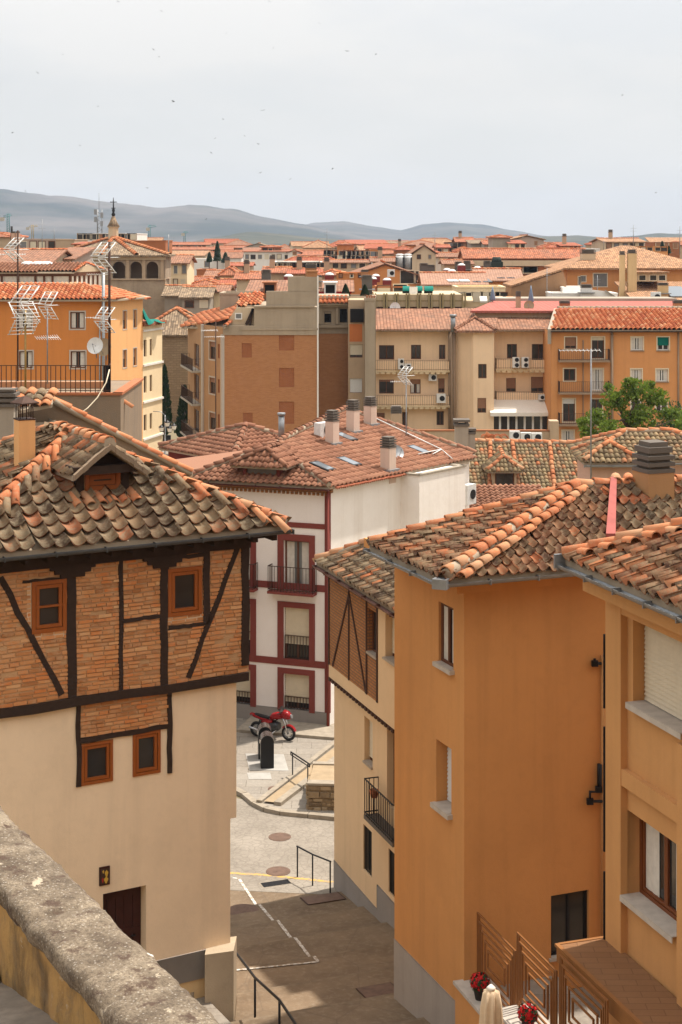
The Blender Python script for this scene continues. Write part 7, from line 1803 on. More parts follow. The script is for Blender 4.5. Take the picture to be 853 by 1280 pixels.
# --- left
H(-30, 14, 291, 297, 260, 12, 'hip', 'plaster_tan', 'roof_orange', 'tan house with bright orange roof at the far left skyline')
H(24, 70, 298, 299, 225, 14, 'flat', 'plaster_pinkgrey', 'roof_tan', 'long flat pinkish grey building behind the brown roofs at left', [(4, 306, .9, 1.)])
H(70, 93, 298, 299.5, 224, 12, 'flat', 'plaster_tan', 'roof_tan', 'plain tan block adjoining the long pinkish grey building')
H(-20, 62, 312, 330, 160, 16, 'gable', 'plaster_tan', 'roof_brown', 'broad brown roof with an orange patch behind the glazed attic')
H(62, 90, 309, 325, 168, 14, 'shed', 'plaster_pinkgrey', 'roof_brown', 'brown lean-to roof sloping beside the arched tower', [], 0, 'house')
H(98, 170, 291, 292, 270, 16, 'flat', 'plaster_offwhite', 'roof_tan', 'low white modern block behind the cone topped lantern', [(9, 296, 1.4, .9)], 0, 'building', 'modern_building')
H(93, 122, 302, 306, 216, 9, 'shed', 'plaster_rust', 'roof_red', 'rust red wall left of the arched tower roof')
H(158, 207, 300, 301, 222, 9, 'flat', 'plaster_rust', 'roof_red', 'long rust red brick parapet right of the arched tower roof')
H(206, 234, 319, 330, 206, 10, 'gable', 'plaster_paleyellow', 'roof_brown', 'cream house with two rows of three small windows beside the tower', [(3, 337, .45, 1.), (3, 354, .45, 1.)])
H(206, 230, 357, 371, 185, 8, 'gable', 'plaster_grey', 'roof_old', 'grey shed with slate brown gable roof below the cream house')
H(228, 262, 359, 373, 180, 8, 'gable', 'plaster_grey', 'roof_old', 'long grey shed with mottled roof right of the other grey shed', [(2, 380, .8, .7)])
H(236, 276, 350, 358, 212, 9, 'hip', 'plaster_paleyellow', 'roof_orange', 'cream house with faded orange hipped roof left of centre', [(2, 365, 1., .9)])
H(276, 294, 349, 360, 208, 8, 'gable', 'plaster_offwhite', 'roof_red', 'white house end with small red roof left of the cement gable', [(1, 366, .8, .7)])
H(228, 268, 322.5, 324, 310, 12, 'flat', 'plaster_offwhite', 'roof_tan', 'long white flat building far behind the cream house', [(2, 330, .9, 1.1)])
H(266, 281, 325, 326, 305, 10, 'flat', 'plaster_offwhite', 'roof_tan', 'smaller white block at the right end of the long white building')
H(246, 266, 335, 337, 262, 8, 'flat', 'plaster_rust', 'roof_red', 'small dark red block before the long white building')
for i, (x0, x1, yr, ye, D, lb) in enumerate(((196, 262, 303, 306.5, 520, 'farthest row of orange roofed flats above the long white building'), (206, 290, 309, 312.5, 480, 'middle row of orange roofed flats above the long white building'), (268, 330, 307.5, 310, 540, 'far row of orange roofed flats behind the conifer'), (276, 332, 313, 315.5, 470, 'nearer row of orange roofed flats right of the conifer'))):
    H(x0, x1, yr, ye, D, 12, 'gable', 'plaster_sand', 'roof_orange', lb, [(14, ye+2.6, 1.1, 1.2), (14, ye+6, 1.1, 1.2)], 0, 'building', 'apartment_row', 'rows of orange roofed flats')
H(240, 262, 346, 352, 232, 8, 'gable', 'plaster_sand', 'roof_orange', 'little sand coloured house with orange roof below the dark red block')
H(258, 288, 338, 346, 240, 9, 'gable', 'plaster_tan', 'roof_brown', 'brown roofed tan house right of the dark red block')
H(276, 296, 334, 345, 226, 9, 'hip', 'plaster_sand', 'roof_orange', 'orange pyramid roofed house left of the cement gable', chim=1)
H(284, 314, 328.5, 333, 290, 9, 'gable', 'plaster_tan', 'roof_red', 'red roofed house under the white warehouse', [(2, 336, .9, .8)])
H(296, 330, 340, 350, 200, 9, 'gable', 'plaster_sand', 'roof_orange', 'orange roofed house right behind the dark chimney stack', chim=1)
H(262, 284, 356, 366, 186, 8, 'gable', 'plaster_paleyellow', 'roof_brown', 'pale house with brown roof in the left middle of the town')
# --- centre
H(305, 362, 312, 315, 345, 14, 'shed', 'plaster_offwhite', 'roof_orange', 'long old white warehouse wall under the dark hill', [(7, 321, .8, .9)], 0, 'warehouse', 'warehouse')
H(360, 376, 312, 316, 340, 14, 'front', 'plaster_offwhite', 'roof_orange', 'white gabled end of the warehouse with one dark hatch', [(1, 316.5, .8, .8)], 0, 'warehouse', 'warehouse')
H(374, 402, 313, 320, 338, 14, 'gable', 'plaster_sand', 'roof_orange', 'orange roofed house touching the white warehouse', [(3, 323, .9, .9)])
H(327, 350, 307, 309.5, 352, 9, 'hip', 'plaster_rust', 'roof_orange', 'square orange roofed cupola rising over the white warehouse', [(3, 312.5, .8, .8)], 0, 'tower', 'roof_tower')
H(402, 425, 312, 313, 400, 14, 'flat', 'brick_red', 'roof_red', 'brick red flats left of the small brick tower', [(5, 317, 1.6, 1.3), (5, 322, 1.6, 1.3)], 0, 'building', 'brick_flats')
H(421.5, 442.5, 303, 306, 395, 10, 'hip', 'plaster_brickorange', 'roof_orange', 'small square orange brick tower standing on the flats', [], 0, 'tower', 'roof_tower')
H(425, 465, 312, 313.5, 392, 14, 'flat', 'brick_red', 'roof_red', 'brick red flats with balconies under the small brick tower', [(7, 317, 1.8, 1.3), (7, 323, 1.8, 1.3)], 0, 'building', 'brick_flats')
H(463, 478, 311, 312.5, 388, 12, 'flat', 'plaster_brickorange', 'roof_red', 'orange brick end block of the flats', [(2, 318, 1.4, 1.2)], 0, 'building', 'brick_flats')
H(478, 496, 313, 318, 370, 10, 'gable', 'plaster_sand', 'roof_orange', 'sand house with orange roof between the flats and the steel coolers')
H(494, 516, 307, 313, 360, 10, 'hip', 'plaster_rust', 'roof_red', 'red roofed brick house above the steel coolers', chim=1)
H(516, 545, 305.5, 318, 262, 14, 'front', 'plaster_sand', 'roof_brown', 'large plain sand coloured gable end right of the steel coolers', [(2, 321, .5, .6)])
H(546, 562, 306, 310, 330, 10, 'gable', 'plaster_rust', 'roof_red', 'brick house with red roof beside the sand gable end', [(2, 314, .8, .9)])
H(340, 402, 326, 328, 262, 16, 'flat', 'plaster_offwhite', 'roof_brown', 'white building with a row of dark openings below the warehouse', [(12, 331.5, 1.5, .7)], 0, 'building')
H(402, 470, 325, 329, 268, 12, 'gable', 'plaster_tan', 'roof_brown', 'long brown roof under the brick red flats', [(6, 332, 1., .8)])
H(466, 500, 322, 328, 240, 10, 'gable', 'plaster_offwhite', 'roof_brown', 'pale house with brown roof left of the steel coolers', [(3, 332, .8, .9)], chim=1)
H(330, 360, 334, 342, 214, 9, 'gable', 'plaster_tan', 'roof_orange', 'orange roof with a dark dormer behind the cement gable', chim=1)
H(362, 400, 336, 343, 212, 9, 'gable', 'plaster_sand', 'roof_red', 'red roofed sand house right above the cement gable', chim=1)
H(398, 432, 338, 345, 206, 9, 'hip', 'plaster_tan', 'roof_orange', 'orange hipped roof left of the ochre gable', chim=1)
# ochre gabled building with big window
t = H(437, 527, 329, 347, 200, 22, 'front', 'plaster_ochre_soft', 'roof_brown', 'wide ochre low gabled building with a big dark window', [], 0, 'building')
w = Wall(P2(437, 200), P2(527, 200)); swin(t, w, w.u(510), zat(354, 200), 1.8, 1.55); swin(t, w, w.u(521), zat(354, 200), .5, 1.5)
t = H(421, 457, 341, 342, 192, 6, 'flat', 'plaster_brickorange', 'roof_red', 'small bright orange flat roofed hut with three slots', [(3, 344.5, .3, .4)], 0, 'hut', 'roof_hut')
t = H(527, 556, 341, 356, 196, 14, 'shed', 'plaster_tan', 'roof_brown', 'tan house with sloping roof and slatted window right of the ochre gable', [(3, 352, .9, 1.)])
# concrete finned facade
def fins():
    D = 163; t = thing('finned_building', 'low cream concrete facade divided by vertical fins', 'building', P(520, 560, D)); w = Wall(P2(468, D), P2(578, D)); z = lambda y: zat(y, D); mb = MB(); hs = [(w.u(471+i*14), w.u(481+i*14), z(389), z(383.5)) for i in range(8)]
    w.mesh(mb, 0, w.L, 0, z(368), hs, .5); mb.face([w.pt(0, z(368)), w.pt(w.L, z(368)), w.pt(w.L, z(368), -12), w.pt(0, z(368), -12)]); mb.build('wall', 'concrete_cream', t)
    for i in range(9):
        for dx in (-2.1, 1.1): mb = MB(); u = w.u(468+i*14+dx); w.box(mb, u-.05, u+.05+.06, z(396), z(366.5), 0, .5); mb.build('fin', 'concrete_olive', t)
    for h in hs: window(t, w, h, .4, 'wood_brown', 'glass_dark', .08, 1, 1)
    mb = MB(); w.box(mb, 0, w.L, z(376)-.05, z(376)+.05, 0, .03); mb.build('joint', 'concrete_olive', t)
    # roof terrace things
    for k, (x, wd, c, lb) in enumerate(((508, 9, 'canvas_green', 'green awning, leftmost on the terrace'), (524, 8, 'canvas_green', 'green awning right of the white screen on the terrace'), (536, 11, 'canvas_green', 'biggest green awning at the right end of the terrace'))):
        o = thing('awning', lb, 'awning', P(x, 368, 166)); w2 = Wall(P2(x-wd/2, 166), P2(x+wd/2, 166)); mb = MB(); zt = zat(357.5, 166); zb = zat(363.5, 166); n = 5
        for i in range(n):
            a0, a1 = math.pi/2*i/n, math.pi/2*(i+1)/n
            q = lambda u, a: w2.pt(u, zb+(zt-zb)*math.cos(a), .9*math.sin(a))
            mb.face([q(0, a1), q(w2.L, a1), q(w2.L, a0), q(0, a0)], 0, True)
        for u in (0, w2.L): mb.face([w2.pt(u, zb), *[w2.pt(u, zb+(zt-zb)*math.cos(math.pi/2*i/n), .9*math.sin(math.pi/2*i/n)) for i in range(n+1)]])
        mb.build('canopy', c, o); mb = MB(); w2.box(mb, 0, w2.L, zat(368, 166)-.1, zb+.1, -.6, -.5); mb.build('back_wall', 'dark_inside', o)
    mb = MB(); w2 = Wall(P2(512, 165), P2(522, 165)); w2.box(mb, 0, w2.L, zat(369, 165), zat(358.5, 165), 0, .12); tag(mb.build('privacy_screen', 'paint_white'), 'white square screen between the green awnings', 'screen')
    dish(P(494, 384.5, 161), .55, (-.3, -1, .2), 'pale satellite dish fixed in front of the concrete fins', 'metal_white')
    t = H(470, 512, 357, 358.5, 172, 5, 'flat', 'plaster_rust', 'roof_red', 'dark red terrace wall left of the green awnings', [(2, 362, 1.3, 1.)], 0, 'wall', 'terrace_room')
fins()
# red trimmed attic behind the cement gable
def attics():
    for k, (x0, x1, dx, lb) in enumerate(((312, 362, 337, 'red edged attic roof with a dark square dormer left of the cement gable'), (398, 438, 413, 'red edged attic roof with a white framed dark dormer right of the cement gable'))):
        t = H(x0, x1, 350, 366, 148, 8, 'shed', 'plaster_pinkgrey', 'roof_brown', lb, [], 0, 'attic', 'attic_roof'); b = P(dx, 367, 147); w = Wall((b.x-.55, 147), (b.x+.55, 147)); mb = MB(); z0, z1 = zat(368, 147), zat(354, 147); h = (.12, .98, z0+.1, z1-.15); w.mesh(mb, 0, w.L, z0-.3, z1, [h], .3)
        for u in (0, w.L): mb.face([w.pt(u, z0-.3), w.pt(u, z1), w.pt(u, z1, -3), w.pt(u, z0-.3, -3)])
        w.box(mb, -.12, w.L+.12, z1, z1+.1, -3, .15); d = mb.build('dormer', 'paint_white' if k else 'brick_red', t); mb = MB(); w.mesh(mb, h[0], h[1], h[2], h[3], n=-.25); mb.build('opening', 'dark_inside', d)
        mb = MB(); w = Wall(P2(x0, 148), P2(x1, 148)); w.box(mb, -.1, w.L+.1, zat(366, 148)-.1, zat(366, 148)+.12, .3, .5); mb.build('eave_trim', 'paint_red', t)
    H(275, 322, 366, 367, 140, 5, 'flat', 'plaster_cement', 'roof_tan', 'low grey cement parapet left of the stepped gable', [], 0, 'wall', 'parapet_wall')
    H(398, 470, 370, 371, 139, 4, 'flat', 'plaster_cement', 'roof_tan', 'long grey cement parapet with two dark bushes on it', [], 0, 'wall', 'parapet_wall')
    for k, (x, y0, y1, D, wd, mat, lb) in enumerate(((333, 337, 352, 175, 1.0, 'concrete_dark', 'stout dark chimney left of the cement gable'), (389, 330, 347, 176, 1.2, 'brick_city', 'broad brick chimney above the cement gable'), (399, 344, 352, 150, .5, 'plaster_tan', 'small tan chimney beside the drainpipe of the cement gable'), (459, 344, 362, 170, 1.1, 'concrete_dark', 'stout dark ribbed chimney in front of the ochre gable'), (456, 337, 346, 178, .8, 'brick_city', 'narrow dark chimney behind the orange hut'), (476, 318, 330, 250, 1.2, 'brick_city', 'brick chimney left of the steel coolers'), (530, 329, 340, 215, 1.1, 'concrete_dark', 'left of two dark chimneys above the ochre gable'), (539, 331, 341, 215, 1., 'concrete_dark', 'right of two dark chimneys above the ochre gable'), (573, 327, 338, 212, .9, 'concrete_dark', 'dark chimney left of the brown skylight roof'), (584, 326, 337, 214, .9, 'concrete_dark', 'second dark chimney along the brown skylight roof'), (609, 326, 337, 214, .9, 'concrete_dark', 'third dark chimney beside the covered tank'), (648, 364, 386, 152, .45, 'plaster_tan', 'slim round topped chimney on the flat red roof'), (706, 376, 386, 152, .9, 'brick_red', 'short red brick chimney on the flat red roof'), (849, 375, 388, 150, 1., 'brick_city', 'pale topped chimney at the right edge above the bright orange roof'))):
        c = P(x, y1, D); chimney(c, wd, (y1-y0)*D/FPX*.7, (y1-y0)*D/FPX*.3, lb, 0, mat)
    for k, (x, D, lb) in enumerate(((466, 186, 'leftmost white dome on red kerb by the orange hut'), (470, 196, 'second white dome on red kerb by the orange hut'), (484, 187, 'white dome on red kerb below the ochre gable'), (559, 205, 'white dome on red kerb left of the brown skylight roof'), (565, 196, 'lower white dome on red kerb at the brown skylight roof'), (577, 210, 'white dome on red kerb above the brown skylight roof'), (597, 204, 'white dome on red kerb right of the chimneys'), (361, 172, 'white dome on red kerb left of the cement gable top'), (412, 176, 'white dome on red kerb right of the cement gable top'))):
        y = {466: 349, 470: 345.5, 484: 350.5, 559: 338, 565: 339.5, 577: 332, 597: 335.5, 361: 346, 412: 344}[x]; c = P(x, y, D); o = thing('roof_dome', lb, 'skylight', c, 0, 'white domes on red kerbs'); mb = MB(); mb.box(c-UP*.35, (.5, 0, 0), (0, .5, 0), UP*.35); mb.build('kerb', 'paint_red_dull', o); mb = MB(); mb.lathe(c, [(.52, 0), (.48, .12), (.28, .26), (.06, .30)], 12); mb.build('dome', 'metal_white', o)
    rg = random.Random(9)
    for k, (x, yt, lb) in enumerate(((432, 355, 'left dark cone shaped bush on the cement parapet'), (456, 356, 'right dark cone shaped bush on the cement parapet'))):
        b = P(x, 370, 142); o = thing('cone_bush', lb, 'bush', b); mb = MB(); h = (370-yt)*.071
        for _ in range(700): u = rg.random(); r = .42*(1-u)**.7; a = rg.uniform(0, 6.28); p = b+V((r*math.cos(a), r*math.sin(a), h*u)); s = .07; mb.face([p-UP*s, p+V((s, 0, 0)), p+UP*s, p-V((0, s, 0))])
        mb.build('foliage', 'leaf_dark', o); mb = MB(); mb.lathe(b-UP*.1, [(.25, 0), (.3, .25)], 8); mb.build('pot', 'terracotta', o)
attics()
def coolers():
    for k, (x, lb) in enumerate(((500, 'left of two steel roof coolers with dark louvres'), (510, 'right of two steel roof coolers with dark louvres'))):
        c = P(x, 330, 235); o = thing('roof_cooler', lb, 'cooler', c); mb = MB(); mb.tube([c-UP*1.5, c+UP*1.3], .58, 16); mb.lathe(c+UP*1.3, [(.62, 0), (.6, .12), (.3, .2)], 16); mb.build('drum', 'metal_white', o); mb = MB()
        for i in range(12): a = math.pi*(1.02+.96*i/11); mb.box(c+V((math.cos(a)*.6, math.sin(a)*.6, .1)), (.035, 0, 0), (0, .035, 0), UP*.9)
        mb.build('louvre', 'metal_black', o)
    for k, (x, y, D, lb) in enumerate(((489, 346, 196, 'white air conditioner on the ochre gable wall'),)): ac_unit(P(x, y, D), .9, .9, .5, (0, -1), lb)
    mb = MB(); c = P(621, 334, 205); mb.box(c, (.75, 0, 0), (0, .75, 0), UP*.7); mb.tube([c+UP*.6, c+UP*1.3], [.72, .5], 10); tag(mb.build('covered_tank', 'tank_green'), 'dark green covered water tank above the brown skylight roof', 'tank')
coolers()
# --- right
t = H(531, 607, 341, 357, 186, 9, 'gable', 'plaster_paleyellow', 'roof_flatbrown', 'pale house with brown roof carrying slanted skylight strips', [], 0)
def strips(x0s, y0, y1, D, dep, mat, dx, label):
    for k, x in enumerate(x0s):
        a, b = P(x, y0, D+dep), P(x+dx, y1, D); mb = MB(); n = (b-a); s = V((.28, 0, 0)); mb.prism([a-s+UP*.18, b-s+UP*.18, b+s+UP*.18, a+s+UP*.18][::-1], UP*.14); o = tag(mb.build('skylight_strip', mat if k < 2 or True else mat), label.replace('#', ('first', 'second', 'third', 'fourth')[k]), 'skylight', 'skylight strips on the brown roofs')
strips((556, 563, 571, 577), 349, 354.5, 186.5, 3.5, 'metal_white', 8, '# pale skylight strip from left on the lower brown roof'); strips((586, 590, 599, 604), 349.5, 355.5, 186.5, 3.5, 'glass_dark', 9, '# dark skylight strip from left on the lower brown roof')
t = H(598, 652, 336, 352, 196, 9, 'gable', 'plaster_ochre_soft', 'roof_flatbrown', 'ochre edged brown roof behind the lower skylight roof', [], 0); strips((618, 622, 630, 634), 345.5, 350.5, 196.5, 3., 'glass_dark', 7, '# dark skylight strip from left on the upper brown roof')
t = H(571, 632, 358, 359, 176, 7, 'flat', 'plaster_paleyellow', 'roof_tan', 'pale terrace front with little cream awnings above the red flat roof', [(6, 371, 1.1, 1.)], 0, 'building', 'terrace_building')
for k, (x, m, lb) in enumerate(((578, 'canvas', 'leftmost cream awning on the pale terrace front'), (586, 'canvas', 'second cream awning on the pale terrace front'), (604, 'canvas_white', 'white awning in the middle of the pale terrace front'), (624, 'canvas', 'right hand cream awning on the pale terrace front'), (637, 'canvas_orange', 'orange awning at the right end of the pale terrace front'))):
    o = thing('awning', lb, 'awning', P(x, 375, 175.5)); w2 = Wall(P2(x-4.5, 175.5), P2(x+4.5, 175.5)); mb = MB(); zt, zb = zat(371, 175.5), zat(376, 175.5); mb.prism([w2.pt(0, zb, .9), w2.pt(w2.L, zb, .9), w2.pt(w2.L, zt, 0), w2.pt(0, zt, 0)], UP*.06); w2.box(mb, 0, w2.L, zb-.15, zb+.04, .86, .9); mb.build('cloth', m, o); mb = MB()
    for u in (0, w2.L): mb.tube([w2.pt(u, zb, .88), w2.pt(u, zb, 0)], .025, 5)
    mb.build('arm', 'metal_white', o)
for k, (x, yt, yb, lb) in enumerate(((616, 358, 379, 'grey blue folded parasol, the left one above the red flat roof'), (664, 357, 381, 'grey blue folded parasol, the right one above the red flat roof'))):
    c = P(x, yb, 160); h = (yb-yt)*.08; o = thing('folded_parasol', lb, 'parasol', c, 0, 'folded blue parasols'); mb = MB(); mb.lathe(c, [(.26, .25), (.30, .4), (.12, h*.75), (.03, h)], 8); mb.build('canopy', 'metal_blue', o); mb = MB(); mb.tube([c-UP*.6, c+UP*.4], .04, 6); mb.build('pole', 'metal_grey', o)
def red_flat():
    D0, D1 = 148, 168; t = thing('red_roof_building', 'broad low building with smooth brick red roof above the courtyard roofs', 'building', P(715, 560, 150)); e0, e1 = P(588, 391, D0), P(850, 391, D0); r0, r1 = P(617, 378.5, D1-6), P(846, 378.5, D1-6); mb = MB(); slab(mb, [e0, e1, r1, r0], .2, 0, -.2); mb.build('roof', 'roof_flatred', t); mb = MB(); w = Wall((e0.x+.5, D0+.5), (e1.x-.5, D0+.5))
    for q in shell(w, 13): q.mesh(mb, 0, q.L, 0, e0.z)
    mb.build('wall', 'plaster_tan', t); mb = MB(); w2 = Wall((r0.x, r0.y), (r1.x, r1.y)); w2.box(mb, 0, w2.L, r0.z-.1, r0.z+.45, -5, .1); mb.build('parapet', 'plaster_grey', t); mb = MB(); mb.tube([r0+UP*.5, P(652, 374, 166), P(700, 374.5, 166)], .1, 5); mb.build('trim', 'plaster_offwhite', t)
    dish(P(661.5, 382, 151), .5, (-.3, -1, .3), 'tan satellite dish on the red flat roof', 'sand')
    # white terraces
    for k, (x0, x1, yt, D, lb) in enumerate(((704, 740, 358.5, 176, 'white parapet block with a railing below the tan roofed building'), (690, 772, 366, 172, 'long low white parapet above the red flat roof'))): H(x0, x1, yt, yt+.8, D, 5, 'flat', 'plaster_whitewash', 'roof_tan', lb, [], 0, 'wall', 'parapet_wall')
    t = thing('white_gable', 'sloping white gable wall above the red flat roof', 'wall', P(755, 376, 170)); mb = MB(); mb.prism([P(x, y, 171) for x, y in ((738, 377), (776, 377), (757, 364), (738, 362))], V((0, .4, 0))); mb.build('wall', 'plaster_whitewash', t); mb = MB(); a, b = P(757, 363.6, 170.9), P(777, 377, 170.9); mb.box((a+b)/2+UP*.05, (b-a)/2, V((0, .35, 0)), UP*.05); mb.build('coping', 'plaster_grey', t)
    c = P(733, 366, 171); chimney(c, 1.1, .55, .35, 'small white box chimney on the white parapet', 0, 'paint_white')
    # long orange roof building
    t = H(582, 735, 311, 324, 232, 10, 'gable', 'plaster_rust', 'roof_orange', 'long bright orange roof over a white band and rust red wall', [(1, 338, 3., 1.1)], 0, 'building', 'long_building'); w = Wall(P2(582, 232), P2(735, 232)); mb = MB(); w.box(mb, 0, w.L, zat(332.5, 232), zat(325.5, 232), 0, .5); mb.build('band', 'plaster_sand', t)
    for x in (641, 663): swin(t, w, w.u(x), zat(341, 232), 2., 1.3, 'blind_white' if x == 663 else 'glass_pale')
    # tan gable wall
    t = thing('gabled_house', 'wide brown rendered gable wall in front of the tan roofed building', 'house', P(670, 376, 178)); mb = MB(); mb.prism([P(x, y, 178) for x, y in ((630, 420), (708, 420), (708, 352), (704, 339), (640, 359))], V((0, 9, 0))); mb.build('wall', 'plaster_gablebrown', t); mb = MB(); a, b = P(639, 359, 177.8), P(705, 337.6, 177.8); slab(mb, [a, b, b+V((0, 9.4, 0)), a+V((0, 9.4, 0))], .2, 0, -.2); mb.build('roof', ['roof_tan'], t)
    # tan roofed big building
    t = thing('tan_roof_building', 'ochre house under a wide tan tile roof with two tall chimney stacks', 'house', P(770, 400, 186)); W = Wall(P2(709, 186), P2(884, 186)); ze = zat(337, 186); mb = MB()
    for q in shell(W, 15): q.mesh(mb, 0, q.L, 0, ze)
    mb.build('wall', 'plaster_ochre_soft', t); fs, rl, _ = roof_faces(W, 15, ze, zat(309, 193)-ze, 'hip', .7); mb = MB()
    for q in fs: slab(mb, q, .2, 0, -.2)
    mb.build('roof', ['roof_tan'], t)
    for (x, y0, y1, wd) in ((729.5, 345, 352, .9), (750.5, 342, 358, 2.6), (724.5, 346, 356, .4)): swin(t, W, W.u(x), zat(y1, 186), wd*.6, (y1-y0)*.093, 'glass_pale')
    for (x, w_, yt, lb) in ((778, 6.5, 314, 'left and slimmer of two tall cream chimney stacks'), (790, 10.5, 312, 'right and wider of two tall cream chimney stacks')):
        c = P(x, 390, 178); h = (390-yt)*178/FPX; o = thing('chimney_stack', lb, 'chimney', c, 0, 'tall cream chimney stacks'); mb = MB(); k = w_*178/FPX/2; mb.box(c+UP*h*.47, (k, 0, 0), (0, k, 0), UP*h*.47); mb.build('shaft', 'plaster_yellowochre', o); mb = MB(); pcap(mb, c+UP*h*.94, V((k*1.05, 0, 0)), V((0, k*1.05, 0)), h*.06, 2); mb.build('cowl', 'concrete_dark', o)
    t = H(797, 880, 352, 378, 172, 12, 'shed', 'plaster_tan', 'roof_tan', 'low ochre wing with sloping tan roof and a grey skylight', [], 0); c = P(845, 367, 175); mb = MB(); mb.box(c+UP*.2, V((1., 0, 0)), V((-.2, 1.2, .5)), UP*.07); tag(mb.build('skylight', 'glass_sky'), 'grey skylight lying on the sloping tan roof', 'skylight')
    w = Wall(P2(797, 179), P2(834, 179)); t = thing('dormer_house', 'long flat dormer with shaded strip window on the tan roof', 'dormer', P(815, 345, 179)); mb = MB(); w.box(mb, 0, w.L, zat(352, 179), zat(341, 179), -6, 0); mb.build('wall', 'plaster_sand', t); mb = MB(); w.box(mb, -.2, w.L+.2, zat(341, 179), zat(339.5, 179), -6, .5); mb.build('roof', 'roof_tan', t)
    for u in (.5, 1.6, 2.5): swin(t, w, w.L*u/3, zat(347, 179)-.3, .7, .55)
    ac_unit(P(820, 377, 168), 1., 1., .5, (0, -1), 'white air conditioner at the foot of the tan roofed wing')
    c = P(829, 367, 174); chimney(c, 1., .9, .3, 'low square cream chimney on the sloping tan roof', 0, 'plaster_yellowochre'); c = P(735, 334, 189); chimney(c, 1.6, 1.6, .5, 'broad cream chimney on the left slope of the tan roof', 0, 'plaster_sand'); c = P(747, 338, 188); chimney(c, .7, .8, .3, 'small cream chimney low on the left slope of the tan roof', 0, 'plaster_sand')
red_flat()
for a in ((559, 572, 302, 303, 345, 10, 'flat', 'brick_dark', 'roof_red', 'dark brick block at the left end of the right hand skyline', [(2, 307, .9, 1.2), (2, 312, .9, 1.2)]), (571, 592, 297, 303, 352, 10, 'gable', 'brick_dark', 'roof_orange', 'dark brick house with bright orange roof on the skyline', [(3, 307, .8, 1.)], 0, 'house', None, None, 1), (572, 590, 309, 315, 300, 8, 'hip', 'plaster_sand', 'roof_red', 'small house with wide red eaves below the dark brick house', [(3, 317, .7, .7)]), (589, 607, 300, 305, 330, 10, 'shed', 'plaster_grey', 'roof_old', 'grey house with sloping roof right of the dark brick house'), (606, 620, 301, 306, 322, 9, 'gable', 'plaster_grey', 'roof_orange', 'small grey house with orange roof on the right skyline'),
    (616, 638, 294, 297.5, 300, 9, 'hip', 'plaster_grey', 'roof_orange', 'tan house with overhanging orange hipped roof at the top of the skyline'), (638, 656, 300, 305, 296, 9, 'shed', 'plaster_paleyellow', 'roof_red', 'pale yellow house with pitched red roof on the skyline', [(3, 308, .7, .9)]), (639, 680, 294, 300, 318, 14, 'front', 'plaster_pinkgrey', 'roof_tan', 'broad pinkish gable house on the right skyline', [(2, 304, .6, .8)]), (681, 702, 305, 310, 300, 9, 'hip', 'plaster_tan', 'roof_red', 'red hipped roof between the pinkish gable and the brick block'), (703, 726, 303, 308, 296, 10, 'shed', 'brick_red', 'roof_red', 'red brick block with slanted top on the skyline', [(2, 310, .8, .7)], 0, 'house', None, None, 1),
    (726, 750, 308, 311, 280, 9, 'flat', 'plaster_offwhite', 'roof_tan', 'low white roofed block right of the red brick block'), (757, 806, 298, 303, 290, 16, 'gable', 'plaster_sand', 'roof_tan', 'large cream block with a round corner and masts on the skyline', [(5, 307, .8, .9)], 0, 'building', None, None, 1), (790, 835, 307.5, 308.5, 250, 8, 'flat', 'plaster_ochre_soft', 'roof_tan', 'ochre wall with slots behind the tall chimney stacks', [(5, 311, .8, .6)], 0, 'wall', 'parapet_wall'), (818, 850, 301, 303, 300, 9, 'flat', 'brick_red', 'roof_red', 'brick flats at the right end of the skyline', [(3, 307, .9, 1.)]), (846, 880, 304, 307, 310, 9, 'gable', 'plaster_sand', 'roof_orange', 'orange roofed house cut by the right edge of the view'),
    (545, 585, 316, 322, 270, 9, 'gable', 'plaster_offwhite', 'roof_brown', 'pale house with brown roof under the dark brick block', [(3, 326, .8, .9)]), (556, 590, 325, 331, 228, 8, 'gable', 'plaster_tan', 'roof_brown', 'tan house with brown roof left of the long orange roof')):
    H(*a)

